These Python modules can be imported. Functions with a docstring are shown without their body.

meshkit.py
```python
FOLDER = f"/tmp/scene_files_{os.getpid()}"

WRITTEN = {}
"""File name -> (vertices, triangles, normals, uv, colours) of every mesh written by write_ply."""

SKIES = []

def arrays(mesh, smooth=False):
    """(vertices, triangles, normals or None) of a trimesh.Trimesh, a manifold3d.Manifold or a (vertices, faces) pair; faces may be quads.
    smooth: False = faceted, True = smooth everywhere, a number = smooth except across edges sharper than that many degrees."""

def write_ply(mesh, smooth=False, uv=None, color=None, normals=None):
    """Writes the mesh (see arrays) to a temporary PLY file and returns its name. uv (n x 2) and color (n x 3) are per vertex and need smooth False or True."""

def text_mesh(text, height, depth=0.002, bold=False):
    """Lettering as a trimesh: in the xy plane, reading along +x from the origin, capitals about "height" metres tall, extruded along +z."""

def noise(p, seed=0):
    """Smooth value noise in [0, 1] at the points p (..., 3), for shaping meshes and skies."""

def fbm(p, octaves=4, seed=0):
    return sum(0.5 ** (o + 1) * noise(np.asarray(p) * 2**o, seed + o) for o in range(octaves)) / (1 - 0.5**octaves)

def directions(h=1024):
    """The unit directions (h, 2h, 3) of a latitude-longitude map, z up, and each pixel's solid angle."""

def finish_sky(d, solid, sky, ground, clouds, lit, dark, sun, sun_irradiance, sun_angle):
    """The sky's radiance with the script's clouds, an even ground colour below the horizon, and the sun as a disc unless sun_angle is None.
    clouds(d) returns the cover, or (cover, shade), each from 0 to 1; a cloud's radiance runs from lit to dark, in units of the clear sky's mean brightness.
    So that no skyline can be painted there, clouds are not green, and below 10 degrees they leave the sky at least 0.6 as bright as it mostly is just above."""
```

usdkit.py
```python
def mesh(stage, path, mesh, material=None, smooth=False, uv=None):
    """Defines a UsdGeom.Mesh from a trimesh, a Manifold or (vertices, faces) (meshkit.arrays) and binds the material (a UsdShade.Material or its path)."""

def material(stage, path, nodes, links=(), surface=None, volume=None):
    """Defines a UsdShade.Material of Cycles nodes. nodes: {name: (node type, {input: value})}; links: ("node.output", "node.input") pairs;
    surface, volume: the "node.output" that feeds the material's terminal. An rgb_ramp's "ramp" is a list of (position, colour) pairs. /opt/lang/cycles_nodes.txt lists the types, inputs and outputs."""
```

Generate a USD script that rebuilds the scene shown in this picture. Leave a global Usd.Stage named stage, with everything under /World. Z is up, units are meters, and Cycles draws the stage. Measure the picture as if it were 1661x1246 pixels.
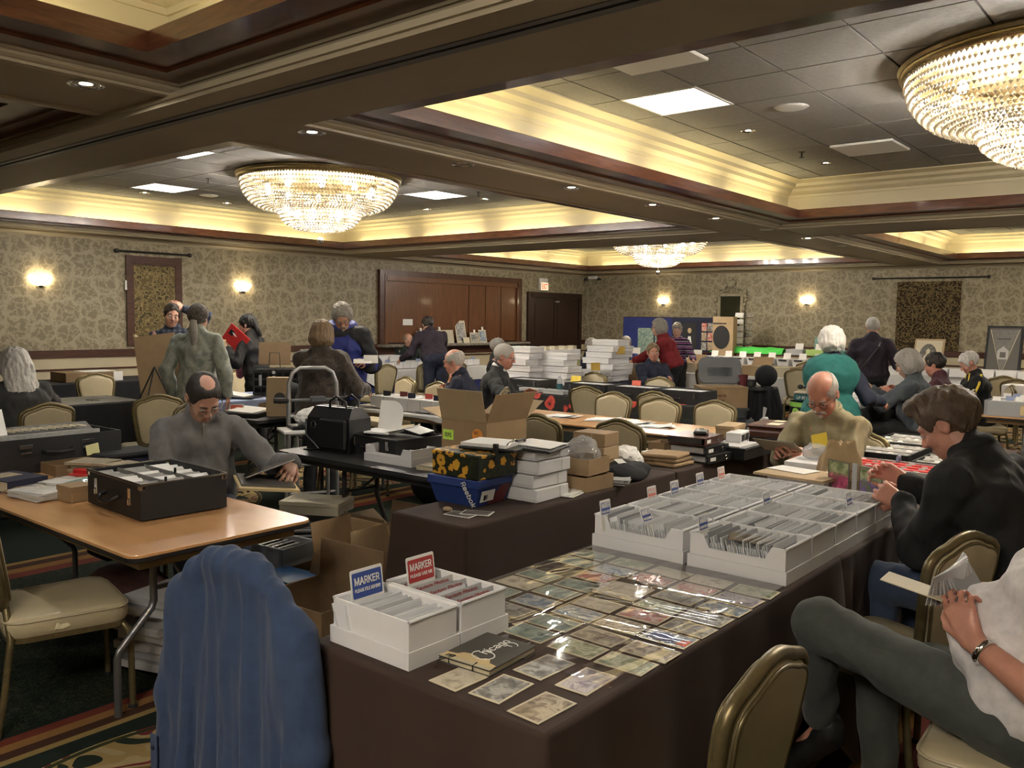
import math, random
import numpy as np
import trimesh, manifold3d as m3
import shapely.geometry as sg
from pxr import Usd, UsdGeom, UsdShade, UsdLux, Gf, Sdf
import usdkit, meshkit

stage = Usd.Stage.CreateInMemory()
UsdGeom.SetStageUpAxis(stage, UsdGeom.Tokens.z)
UsdGeom.SetStageMetersPerUnit(stage, 1.0)
UsdGeom.Xform.Define(stage, '/World')
UsdGeom.Scope.Define(stage, '/World/Looks')
PI = math.pi
RNG = random.Random(11)

# ------------------------------------------------------------------ camera, exposure, strengths of the room's lamps
EXPOSURE = 2.12
CAM_H = 1.65
YAW, PITCH, ROLL = -0.69077303, 0.0774809, 0.01288081
_fw = np.array([math.sin(YAW) * math.cos(PITCH), math.cos(YAW) * math.cos(PITCH), -math.sin(PITCH)])
_rt = np.array([math.cos(YAW), -math.sin(YAW), 0.0])
_up = np.cross(_rt, _fw)
_r = _rt * math.cos(ROLL) + _up * math.sin(ROLL)
_u = -_rt * math.sin(ROLL) + _up * math.cos(ROLL)
cam = UsdGeom.Camera.Define(stage, '/World/camera')
cam.AddTransformOp().Set(Gf.Matrix4d(*_r, 0, *_u, 0, *(-_fw), 0, 0, 0, CAM_H, 1))
cam.CreateHorizontalApertureAttr(36.0)
cam.CreateVerticalApertureAttr(36.0 * 1246 / 1661)
cam.CreateFocalLengthAttr(36.0 * 1391.0 / 1661)
cam.CreateClippingRangeAttr(Gf.Vec2f(0.05, 200))
cam.CreateExposureAttr(EXPOSURE)
COVE, COVE_DIM = 5.5, 2.6
BULB, DOWN, PANEL, SCONCE = 150.0, 260.0, 2.6, 6.5
C_COVE, C_BULB, C_DOWN, C_PANEL, C_SCONCE = (1, .88, .52), (1, .92, .82), (1, .93, .84), (.93, .98, 1), (1, .80, .50)

# ------------------------------------------------------------------ helpers
_used = {}


def numbered(parent, name):
    k = (parent, name)
    n = _used.get(k, 0)
    _used[k] = n + 1
    return f'{parent}/{name}' + (f'_{n:03d}' if n else '')


def info(p, label=None, cat=None, group=None, kind=None):
    for k, v in (('label', label), ('category', cat), ('group', group), ('kind', kind)):
        if v:
            p.SetCustomDataByKey(k, v)
    return p


def place(x, loc, rz=0, scale=None):
    x.AddTranslateOp().Set(Gf.Vec3d(*map(float, loc)))
    if rz:
        x.AddRotateZOp().Set(float(rz))
    if scale:
        x.AddScaleOp().Set(Gf.Vec3f(*scale))


def thing(name, label, cat, loc=(0, 0, 0), rz=0, group=None, kind=None):
    x = UsdGeom.Xform.Define(stage, numbered('/World', name))
    place(x, loc, rz)
    return info(x.GetPrim(), label, cat, group, kind)


def dup(src, loc, rz=0, label=None, group=None, scale=None):
    was = src.GetCustomData()
    base = src.GetName().rstrip('0123456789').rstrip('_') if src.GetName()[-3:].isdigit() else src.GetName()
    x = UsdGeom.Xform.Define(stage, numbered('/World', base))
    x.GetPrim().GetReferences().AddInternalReference(src.GetPath())
    p = x.GetPrim()
    p.CreateAttribute('xformOp:translate', Sdf.ValueTypeNames.Double3).Set(Gf.Vec3d(*map(float, loc)))
    p.CreateAttribute('xformOp:rotateZ', Sdf.ValueTypeNames.Float).Set(float(rz))
    order = ['xformOp:translate', 'xformOp:rotateZ']
    if scale:
        p.CreateAttribute('xformOp:scale', Sdf.ValueTypeNames.Float3).Set(Gf.Vec3f(*scale))
        order.append('xformOp:scale')
    p.CreateAttribute('xformOpOrder', Sdf.ValueTypeNames.TokenArray, False, Sdf.VariabilityUniform).Set(order)
    p.SetInstanceable(True)
    return info(p, label or was.get('label'), was.get('category'), group or was.get('group'))


def part(parent, name, mesh, mat, label=None, kind=None, smooth=False):
    path = numbered(str(parent.GetPath()), name)
    if isinstance(mesh, MB):
        mesh = mesh.get()
    p = usdkit.mesh(stage, path, mesh, MATS[mat], smooth).GetPrim()
    return info(p, label, None, None, kind)


def solo(name, mesh, mat, label, cat, group=None, kind=None, smooth=False):
    if isinstance(mesh, MB):
        mesh = mesh.get()
    p = usdkit.mesh(stage, numbered('/World', name), mesh, MATS[mat], smooth).GetPrim()
    return info(p, label, cat, group, kind)


def struct(name, label):
    x = UsdGeom.Xform.Define(stage, numbered('/World', name))
    return info(x.GetPrim(), label, None, None, 'structure')


def rotm(rz=0, rx=0, ry=0):
    a, b, c = math.radians(rz), math.radians(rx), math.radians(ry)
    Z = np.array([[math.cos(a), -math.sin(a), 0], [math.sin(a), math.cos(a), 0], [0, 0, 1]])
    X = np.array([[1, 0, 0], [0, math.cos(b), -math.sin(b)], [0, math.sin(b), math.cos(b)]])
    Y = np.array([[math.cos(c), 0, math.sin(c)], [0, 1, 0], [-math.sin(c), 0, math.cos(c)]])
    return Z @ X @ Y


_BF = np.array([[0, 2, 1], [1, 2, 3], [4, 5, 6], [5, 7, 6], [0, 1, 4], [1, 5, 4], [2, 6, 3], [3, 6, 7], [0, 4, 2], [2, 4, 6], [1, 3, 5], [3, 7, 5]])
_BV = np.array([[x, y, z] for z in (-.5, .5) for y in (-.5, .5) for x in (-.5, .5)])


class MB:
    """collects shapes into one mesh"""

    def __init__(self):
        self.v, self.f, self.n = [], [], 0

    def add(self, v, f, R=None, at=None):
        v = np.asarray(v, float)
        if R is not None:
            v = v @ np.asarray(R).T
        if at is not None:
            v = v + np.asarray(at, float)
        f = np.asarray(f, int)
        if f.shape[1] == 4:
            f = np.vstack([f[:, [0, 1, 2]], f[:, [0, 2, 3]]])
        self.v.append(v)
        self.f.append(f + self.n)
        self.n += len(v)
        return self

    def box(self, c, s, rz=0, rx=0, ry=0, bev=0):
        R = rotm(rz, rx, ry) if (rz or rx or ry) else None
        s = np.asarray(s, float)
        if bev:
            b = min(bev, min(s) * .45)
            pts = []
            for k in _BV * 2:
                for a in range(3):
                    q = k * (s / 2 - b)
                    q[a] = k[a] * s[a] / 2
                    pts.append(q)
            h = m3.Manifold.hull_points(np.array(pts)).to_mesh()
            return self.add(h.vert_properties[:, :3], h.tri_verts, R, c)
        return self.add(_BV * s, _BF, R, c)

    def tray(self, c, s, t, rz=0, floor=True):
        """open topped box: c is the centre of its base"""
        x, y, z = s
        R = rotm(rz)
        for d, q in (((0, -y / 2 + t / 2, z / 2), (x, t, z)), ((0, y / 2 - t / 2, z / 2), (x, t, z)), ((-x / 2 + t / 2, 0, z / 2), (t, y - 2 * t, z)), ((x / 2 - t / 2, 0, z / 2), (t, y - 2 * t, z))) + ((((0, 0, t / 2), (x - 2 * t, y - 2 * t, t)),) if floor else ()):
            self.add(_BV * np.array(q), _BF, R, np.asarray(c) + R @ np.array(d))
        return self

    def tube(self, pts, r, n=8, closed=False, flat=1.0, caps=True):
        P = np.asarray(pts, float)
        N = len(P)
        rr = np.broadcast_to(np.asarray(r, float), (N,))
        if closed:
            T = np.roll(P, -1, 0) - np.roll(P, 1, 0)
        else:
            T = np.gradient(P, axis=0)
        T /= np.maximum(np.linalg.norm(T, axis=1, keepdims=True), 1e-9)
        a = np.array([0, 0, 1.0]) if abs(T[0][2]) < .9 else np.array([1.0, 0, 0])
        u = np.cross(T[0], a)
        u /= np.linalg.norm(u)
        V = []
        ang = np.arange(n) / n * 2 * PI
        for i in range(N):
            u = u - T[i] * (u @ T[i])
            u /= np.linalg.norm(u)
            w = np.cross(T[i], u)
            V.append(P[i] + rr[i] * (np.cos(ang)[:, None] * u + np.sin(ang)[:, None] * w * flat))
        V = np.vstack(V)
        F = []
        for i in range(N if closed else N - 1):
            j = (i + 1) % N
            for k in range(n):
                l = (k + 1) % n
                F.append([i * n + k, i * n + l, j * n + l, j * n + k])
        F = np.array(F)
        F = np.vstack([F[:, [0, 1, 2]], F[:, [0, 2, 3]]])
        if not closed and caps:
            V = np.vstack([V, P[:1], P[-1:]])
            c0, c1 = N * n, N * n + 1
            e = [[c0, (k + 1) % n, k] for k in range(n)] + [[c1, (N - 1) * n + k, (N - 1) * n + (k + 1) % n] for k in range(n)]
            F = np.vstack([F, e])
        return self.add(V, F)

    def lathe(self, prof, n=24, at=(0, 0, 0), R=None):
        P = np.asarray(prof, float)
        ang = np.arange(n) / n * 2 * PI
        V = np.stack([P[:, :1] * np.cos(ang), P[:, :1] * np.sin(ang), np.repeat(P[:, 1:], n, 1)], -1).reshape(-1, 3)
        F = []
        for i in range(len(P) - 1):
            for k in range(n):
                l = (k + 1) % n
                F.append([i * n + k, i * n + l, (i + 1) * n + l, (i + 1) * n + k])
        return self.add(V, F, R, at)

    def prism(self, poly, z0, z1, R=None, at=None):
        """poly in xy extruded along z"""
        if not hasattr(poly, 'geom_type'):
            poly = sg.Polygon(poly)
        for g in getattr(poly, 'geoms', [poly]):
            m = trimesh.creation.extrude_polygon(g, z1 - z0, engine='earcut')
            self.add(m.vertices + [0, 0, z0], m.faces, R, at)
        return self

    def ball(self, c, r, sub=2, R=None):
        s = trimesh.creation.icosphere(sub)
        return self.add(s.vertices * np.asarray(r, float), s.faces, R, c)

    def hull(self, pts):
        h = m3.Manifold.hull_points(np.asarray(pts, float)).to_mesh()
        return self.add(h.vert_properties[:, :3], h.tri_verts)

    def text(self, s, height, R, at, depth=.0008, bold=True, width=None):
        m = meshkit.text_mesh(s, height, depth, bold)
        v = np.array(m.vertices)
        v[:, 0] -= (v[:, 0].min() + v[:, 0].max()) / 2
        v[:, 1] -= (v[:, 1].min() + v[:, 1].max()) / 2
        if width:
            v[:, 0] *= width / max(1e-6, np.ptp(v[:, 0]))
        return self.add(v, m.faces, R, at)

    def grid(self, X, Y, Z):
        n, m = X.shape
        V = np.stack([X, Y, Z], -1).reshape(-1, 3)
        i = np.arange(n * m).reshape(n, m)
        F = np.stack([i[:-1, :-1], i[1:, :-1], i[1:, 1:], i[:-1, 1:]], -1).reshape(-1, 4)
        return self.add(V, F)

    def rot(self, rz=0, rx=0, ry=0):
        R = rotm(rz, rx, ry)
        self.v = [v @ R.T for v in self.v]
        return self

    def move(self, d):
        self.v = [v + np.asarray(d, float) for v in self.v]
        return self

    def get(self):
        return np.vstack(self.v), np.vstack(self.f)


def arc(c, r, a0, a1, n):
    a = np.radians(np.linspace(a0, a1, n))
    return [(c[0] + r * math.cos(x), c[1] + r * math.sin(x)) for x in a]


def rrect(w, d, r, n=5):
    x, y = w / 2 - r, d / 2 - r
    return arc((x, y), r, 0, 90, n) + arc((-x, y), r, 90, 180, n) + arc((-x, -y), r, 180, 270, n) + arc((x, -y), r, 270, 360, n)


def frame3(fwd, up=(0, 0, 1)):
    """matrix whose columns are right, up', outward: text written in xy reads along right and faces fwd"""
    f = np.asarray(fwd, float)
    f /= np.linalg.norm(f)
    u = np.asarray(up, float)
    r = np.cross(u, f)
    r /= np.linalg.norm(r)
    return np.stack([r, np.cross(f, r), f], 1)


# ------------------------------------------------------------------ materials
MATS = {}


def mat(name, col, rough=.5, metal=0, var=0, scale=20, bump=0, bscale=None, stretch=None, spec=.5, sheen=0, coat=0, sss=0, rnd=0, detail=3):
    n = {'p': ('principled_bsdf', dict(base_color=col, roughness=rough, metallic=metal, specular_ior_level=spec, sheen_weight=sheen, coat_weight=coat, coat_roughness=.08, subsurface_weight=sss, subsurface_scale=.008))}
    L = []
    if var or bump:
        n['tc'] = ('texture_coordinate', {})
        n['mp'] = ('mapping', dict(scale=stretch or (1, 1, 1)))
        n['nz'] = ('noise_texture', dict(scale=scale, detail=detail, roughness=.6))
        L += [('tc.object', 'mp.vector'), ('mp.vector', 'nz.vector')]
    src = None
    if var:
        lo, hi = [max(0, c * (1 - var)) for c in col], [min(1, c * (1 + var)) for c in col]
        n['rp'] = ('rgb_ramp', dict(ramp=[(.3, lo), (.7, hi)]))
        L.append(('nz.fac', 'rp.fac'))
        src = 'rp.color'
    if rnd:
        n['oi'] = ('object_info', {})
        n['mr'] = ('map_range', dict(to_min=1 - rnd, to_max=1 + rnd))
        n['hs'] = ('hsv', dict(color=col))
        L += [('oi.random', 'mr.value'), ('mr.result', 'hs.value')]
        if src:
            L.append((src, 'hs.color'))
        src = 'hs.color'
    if src:
        L.append((src, 'p.base_color'))
    if bump:
        n['nb'] = ('noise_texture', dict(scale=bscale or scale, detail=3))
        n['bp'] = ('bump', dict(strength=bump, distance=.004))
        L += [('mp.vector', 'nb.vector'), ('nb.fac', 'bp.height'), ('bp.normal', 'p.normal')]
    MATS[name] = usdkit.material(stage, '/World/Looks/' + name, n, L, surface='p.BSDF')


def emit(name, col, strength):
    MATS[name] = usdkit.material(stage, '/World/Looks/' + name, {'e': ('emission', dict(color=col, strength=strength))}, [], surface='e.emission')


def custom(name, nodes, links, surface='p.BSDF'):
    MATS[name] = usdkit.material(stage, '/World/Looks/' + name, nodes, links, surface=surface)


emit('cove_glow', C_COVE, COVE)
emit('cove_glow_dim', C_COVE, COVE_DIM)
emit('bulb_glow', C_BULB, BULB)
emit('downlight_glow', C_DOWN, DOWN)
emit('downlight_faint', C_DOWN, DOWN * .12)
emit('panel_glow', C_PANEL, PANEL)
emit('sconce_glow', C_SCONCE, SCONCE)
emit('exit_glow', (1, .66, .40), .35)
emit('exit_red', (1, .05, .02), .25)

mat('soffit_paint', (.36, .30, .20), .6, var=.04, scale=3)
mat('cream_paint', (.60, .53, .36), .55)
mat('moulding_paint', (.40, .34, .23), .5)
mat('wainscot_paint', (.52, .45, .30), .55)
mat('tray_wood', (.11, .035, .014), .28, var=.35, scale=6, stretch=(1, 1, 8), coat=.3)
mat('rail_wood', (.06, .02, .010), .35, var=.3, scale=8, stretch=(1, 1, 6))
mat('panel_wood', (.13, .050, .020), .32, var=.35, scale=5, stretch=(14, 14, .5), coat=.15)
mat('door_wood', (.028, .012, .008), .4, var=.3, scale=6, stretch=(10, 10, .6))
mat('ceiling_tile', (.27, .255, .235), .9, var=.10, scale=30, bump=.5, bscale=160, rnd=.05)
mat('tile_grid', (.13, .125, .115), .6)
mat('slot_metal', (.10, .10, .10), .5)
mat('black_gap', (.006, .006, .006), .9)
mat('white_trim', (.70, .69, .66), .4)
mat('chrome', (.75, .74, .72), .12, metal=1)
mat('dark_chrome', (.22, .22, .22), .3, metal=1)
mat('brass', (.38, .30, .16), .33, metal=1, var=.2, scale=40)
mat('iron', (.02, .018, .016), .5)
mat('brown_cloth', (.036, .0190, .0125), .85, var=.10, scale=6, bump=.15, bscale=300)
mat('black_cloth', (.008, .008, .010), .9, var=.2, scale=8)
mat('blue_cloth', (.012, .020, .12), .85, var=.15, scale=8)
mat('navy_cloth', (.012, .014, .035), .85)
mat('paleblue_cloth', (.24, .29, .44), .8, var=.08, scale=8)
mat('grey_cloth', (.17, .16, .13), .8, var=.12, scale=5)
mat('white_cloth', (.58, .58, .57), .8)
mat('laminate', (.56, .30, .125), .26, var=.10, scale=3, stretch=(1, 3, 1), coat=.25)
mat('laminate_edge', (.30, .20, .10), .5, var=.2, scale=12)
mat('black_edge', (.012, .010, .009), .5)
mat('table_black', (.014, .014, .015), .45)
mat('steel_leg', (.18, .18, .185), .4, metal=.7)
mat('chair_gold', (.17, .135, .065), .38, metal=.55, var=.18, scale=30)
mat('chair_vinyl', (.45, .385, .25), .42, var=.08, scale=5, bump=.15, bscale=200)
mat('foam', (.75, .68, .45), .9)
mat('card_white', (.68, .675, .68), .6, var=.02, scale=4)
mat('card_inside', (.60, .57, .52), .7)
mat('kraft', (.30, .20, .105), .75, var=.08, scale=8)
mat('kraft_dark', (.20, .13, .068), .8, var=.10, scale=8)
mat('kraft_light', (.40, .29, .165), .7, var=.06, scale=8)
mat('paper', (.74, .73, .70), .7)
mat('paper_cream', (.58, .52, .38), .7, rnd=.10)
mat('paper_old', (.30, .25, .165), .8, var=.25, scale=18)
mat('tan_folder', (.55, .42, .22), .7)
mat('paper_grey', (.42, .42, .42), .7, rnd=.18)
mat('sleeve', (.56, .57, .585), .3, rnd=.22, coat=.3)
mat('sleeve_dark', (.26, .265, .27), .35, rnd=.25)
mat('ink_black', (.01, .01, .012), .6)
mat('ink_red', (.34, .03, .03), .6)
mat('ink_brown', (.10, .04, .02), .6)
mat('marker_blue', (.035, .075, .30), .45)
mat('marker_red', (.44, .045, .045), .45)
mat('marker_coral', (.72, .20, .15), .45)
mat('neon', (.55, .85, .12), .6)
mat('orange', (.85, .32, .06), .6)
mat('yellow', (.80, .60, .06), .6)
mat('gold_paper', (.52, .34, .06), .65)
mat('pale_yellow', (.68, .65, .32), .7)
mat('red', (.55, .03, .03), .5)
mat('red_plain', (.40, .05, .04), .6, rnd=.2)
mat('coral', (.70, .14, .09), .55)
mat('pink', (.75, .30, .42), .7)
mat('green_cloth', (.08, .62, .09), .7)
mat('green_card', (.42, .62, .18), .7)
mat('teal_card', (.14, .30, .26), .6)
mat('lime', (.30, .62, .10), .5)
mat('teal_tin', (.03, .11, .12), .4)
mat('black_plastic', (.010, .010, .011), .35)
mat('black_leather', (.010, .010, .011), .42, bump=.3, bscale=180)
mat('black_case', (.011, .011, .012), .55, bump=.35, bscale=240)
mat('grey_plastic', (.055, .062, .068), .5)
mat('grey_plastic_light', (.10, .105, .11), .45)
mat('clear_bin', (.42, .43, .44), .25)
mat('brown_leather', (.075, .026, .014), .42, var=.25, scale=10, bump=.3, bscale=120)
mat('maroon_bag', (.07, .028, .022), .7, var=.3, scale=12)
mat('box_blue', (.018, .045, .19), .5)
mat('box_blue_light', (.03, .13, .34), .45)
mat('box_maroon', (.13, .02, .025), .6)
mat('felt_light', (.27, .265, .25), .85, var=.15, scale=30)
mat('felt_grey', (.17, .165, .155), .9, var=.15, scale=30)
mat('album_cover', (.055, .050, .042), .75, var=.15, scale=14)
mat('album_cream', (.46, .40, .27), .7)
mat('mount_grey', (.10, .095, .085), .6)
mat('light_wood', (.42, .27, .12), .5, var=.12, scale=6)
mat('alu', (.42, .42, .42), .38, metal=.8)
mat('rubber', (.012, .012, .012), .7)
mat('photo_dark', (.10, .09, .075), .4, var=.8, scale=25)
mat('photo_mid', (.24, .22, .18), .4, var=.6, scale=22)
mat('gilt', (.27, .235, .15), .55, var=.25, scale=30)
mat('glass_dark', (.12, .13, .10), .05, metal=1)
mat('knob_dark', (.03, .028, .024), .4)
# ------------------------------------------------------------------ the setting
XL, XR, YF, YB = -12.45, 4.0, 17.85, -5.0
ZS, ZT = 2.745, 3.238

custom('wallpaper', {
    'g': ('geometry', {}), 's': ('separate_xyz', {}), 'a': ('math', dict(math_type='add')), 'c': ('combine_xyz', {}),
    'n': ('noise_texture', dict(scale=9.0, detail=4, roughness=.62)), 'vs': ('vector_math', dict(math_type='scale', scale=.26)), 'va': ('vector_math', dict(math_type='add')),
    'v': ('voronoi_texture', dict(scale=3.5, dimensions='2D', feature='distance_to_edge', randomness=.7)),
    'v2': ('voronoi_texture', dict(scale=9.5, dimensions='2D', feature='distance_to_edge', randomness=1.0)), 'm2': ('math', dict(math_type='multiply_add', value2=.55, value3=.035)), 'mn': ('math', dict(math_type='smoothmin', value3=.03)),
    'r': ('rgb_ramp', dict(ramp=[(0, (.35, .305, .205)), (.05, (.335, .29, .195)), (.10, (.235, .20, .128)), (.18, (.205, .172, .108)), (1, (.20, .168, .105))])),
    'p': ('principled_bsdf', dict(roughness=.55, specular_ior_level=.35))},
    [('g.position', 's.vector'), ('s.x', 'a.value1'), ('s.y', 'a.value2'), ('a.value', 'c.x'), ('s.z', 'c.y'), ('c.vector', 'n.vector'), ('n.color', 'vs.vector1'), ('vs.vector', 'va.vector1'), ('c.vector', 'va.vector2'), ('va.vector', 'v.vector'),
     ('va.vector', 'v2.vector'), ('v2.distance', 'm2.value1'), ('v.distance', 'mn.value1'), ('m2.value', 'mn.value2'), ('mn.value', 'r.fac'), ('r.color', 'p.base_color')])

# carpet: green aisles with squiggles, striped borders, round flowered medallions
_st = [(0, (.010, .016, .012)), (.002, (.24, .15, .05)), (.015, (.05, .022, .012)), (.035, (.20, .105, .03)), (.052, (.13, .03, .02)), (.0755, (.010, .016, .012)),
       (.508, (.010, .016, .012)), (.512, (.13, .028, .018)), (.523, (.23, .12, .04)), (.534, (.05, .022, .014)), (.546, (.24, .17, .06)), (.5535, (.010, .016, .012))]
custom('carpet', {
    'g': ('geometry', {}), 's': ('separate_xyz', {}), 'x0': ('math', dict(math_type='add', value2=6.05)), 'xm': ('math', dict(math_type='floored_modulo', value2=4.9)), 'u': ('math', dict(math_type='divide', value2=4.9)),
    'st': ('rgb_ramp', dict(ramp=_st, interpolate=False)),
    'ns': ('noise_texture', dict(scale=42, detail=2, distortion=1.2)), 'nr': ('rgb_ramp', dict(ramp=[(.44, (.006, .011, .007)), (.5, (.040, .046, .026)), (.56, (.007, .012, .008))])),
    'fi': ('math', dict(math_type='compare', value2=1.43, value3=1.05)), 'f1': ('mix', {}),
    'cx': ('math', dict(math_type='subtract', value2=3.80)), 'y0': ('math', dict(math_type='add', value2=-.35)), 'ym': ('math', dict(math_type='floored_modulo', value2=2.2)), 'cy': ('math', dict(math_type='subtract', value2=1.1)),
    'cv': ('combine_xyz', {}), 'ln': ('vector_math', dict(math_type='length')), 'in': ('math', dict(math_type='less_than', value2=.98)), 'ed': ('math', dict(math_type='compare', value2=.96, value3=.012)),
    'nf': ('noise_texture', dict(scale=3.0, detail=1, distortion=1.6)), 'fr': ('rgb_ramp', dict(interpolate=False, ramp=[(0, (.010, .018, .014)), (.36, (.012, .02, .014)), (.42, (.26, .185, .075)), (.475, (.30, .235, .12)), (.53, (.13, .018, .022)), (.59, (.27, .21, .10)), (.66, (.16, .085, .03)), (.74, (.012, .02, .014))])),
    'm1': ('mix', {}), 'm2': ('mix', dict(color2=(.03, .035, .012))), 'nb': ('noise_texture', dict(scale=260, detail=2)), 'bp': ('bump', dict(strength=.6, distance=.004)),
    'hv': ('mix', dict(mix_type='multiply', fac=.5)), 'p': ('principled_bsdf', dict(roughness=.95, specular_ior_level=.15))},
    [('g.position', 's.vector'), ('s.x', 'x0.value1'), ('x0.value', 'xm.value1'), ('xm.value', 'u.value1'), ('u.value', 'st.fac'), ('g.position', 'ns.vector'), ('ns.fac', 'nr.fac'),
     ('xm.value', 'fi.value1'), ('fi.value', 'f1.fac'), ('st.color', 'f1.color1'), ('nr.color', 'f1.color2'),
     ('xm.value', 'cx.value1'), ('s.y', 'y0.value1'), ('y0.value', 'ym.value1'), ('ym.value', 'cy.value1'), ('cx.value', 'cv.x'), ('cy.value', 'cv.y'), ('cv.vector', 'ln.vector1'), ('ln.value', 'in.value1'), ('ln.value', 'ed.value1'),
     ('g.position', 'nf.vector'), ('nf.fac', 'fr.fac'), ('in.value', 'm1.fac'), ('f1.color', 'm1.color1'), ('fr.color', 'm1.color2'), ('ed.value', 'm2.fac'), ('m1.color', 'm2.color1'),
     ('g.position', 'nb.vector'), ('nb.fac', 'bp.height'), ('bp.normal', 'p.normal'), ('m2.color', 'hv.color1'), ('nb.color', 'hv.color2'), ('m2.color', 'p.base_color')])

fl = struct('floor', 'dark green patterned carpet with striped borders and flowered medallions')
part(fl, 'carpet', MB().box(((XL + XR) / 2, (YF + YB) / 2, -.05), (XR - XL, YF - YB, .1)), 'carpet')

wl = struct('wall_left', 'long beige leaf-patterned wall with wood shutter panel and double door')
wb = struct('wall_back', 'far beige leaf-patterned wall with carved mirror')
wr = struct('wall_right', 'beige leaf-patterned wall beyond the right picture edge')
wf = struct('wall_front', 'beige leaf-patterned wall closing the hall')
WALLS = [(wl, (XL, YB), (XL, YF)), (wb, (XL, YF), (XR, YF)), (wr, (XR, YF), (XR, YB)), (wf, (XR, YB), (XL, YB))]
for w, a, b in WALLS:
    a, b = np.array(a + (0,), float), np.array(b + (0,), float)
    d = (b - a) / np.linalg.norm(b - a)
    n = np.array([d[1], -d[0], 0])          # into the room
    L = np.linalg.norm(b - a)
    rz = math.degrees(math.atan2(d[1], d[0]))
    mid = (a + b) / 2

    def slab(z0, z1, t, o=0):
        return MB().box(mid + n * (o + t / 2) + [0, 0, (z0 + z1) / 2], (L, t, z1 - z0), rz=rz)
    part(w, 'wallpaper', MB().box(mid - n * .08 + [0, 0, 1.65], (L + .32, .16, 3.3), rz=rz), 'wallpaper')
    part(w, 'wainscot', slab(0, 1.02, .012), 'wainscot_paint')
    part(w, 'chair_rail', slab(1.005, 1.115, .035), 'rail_wood', 'dark wood chair rail')
    part(w, 'bead', slab(.83, .855, .03), 'rail_wood')
    part(w, 'baseboard', slab(0, .14, .025), 'rail_wood')

# ceiling: soffits, coffers with coves, tiles
ce = struct('ceiling', 'coffered ceiling with wood trimmed trays, lit coves and grey tiles')
TRAYS = [(-3.75, 3.1, -4.1, 1.97), (-11.7, -5.3, -4.1, 1.97), (-3.75, 3.1, 3.40, 9.55), (-11.7, -5.3, 3.40, 9.55), (-3.75, 3.1, 11.45, 17.0), (-11.7, -5.3, 11.45, 17.0)]
OUT = .40
plan = sg.box(XL, YB, XR, YF)
for x0, x1, y0, y1 in TRAYS:
    plan = plan.difference(sg.box(x0 - OUT, y0 - OUT, x1 + OUT, y1 + OUT))
part(ce, 'soffit', MB().prism(plan, ZS, ZS + .05), 'soffit_paint')


def sweep_rect(x0, x1, y0, y1, prof):
    """profile [(outward offset, z)] swept around a rectangle with mitred corners"""
    m = MB()
    C = []
    for d, z in prof:
        C.append([(x0 - d, y0 - d, z), (x1 + d, y0 - d, z), (x1 + d, y1 + d, z), (x0 - d, y1 + d, z)])
    V = np.array(C, float)
    for k in range(4):
        j = (k + 1) % 4
        pts = np.stack([V[:, k], V[:, j]], 1)
        n = len(prof)
        i = np.arange(n - 1) * 2
        m.add(pts.reshape(-1, 3), np.stack([i, i + 1, i + 3, i + 2], 1))
    return m


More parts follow.
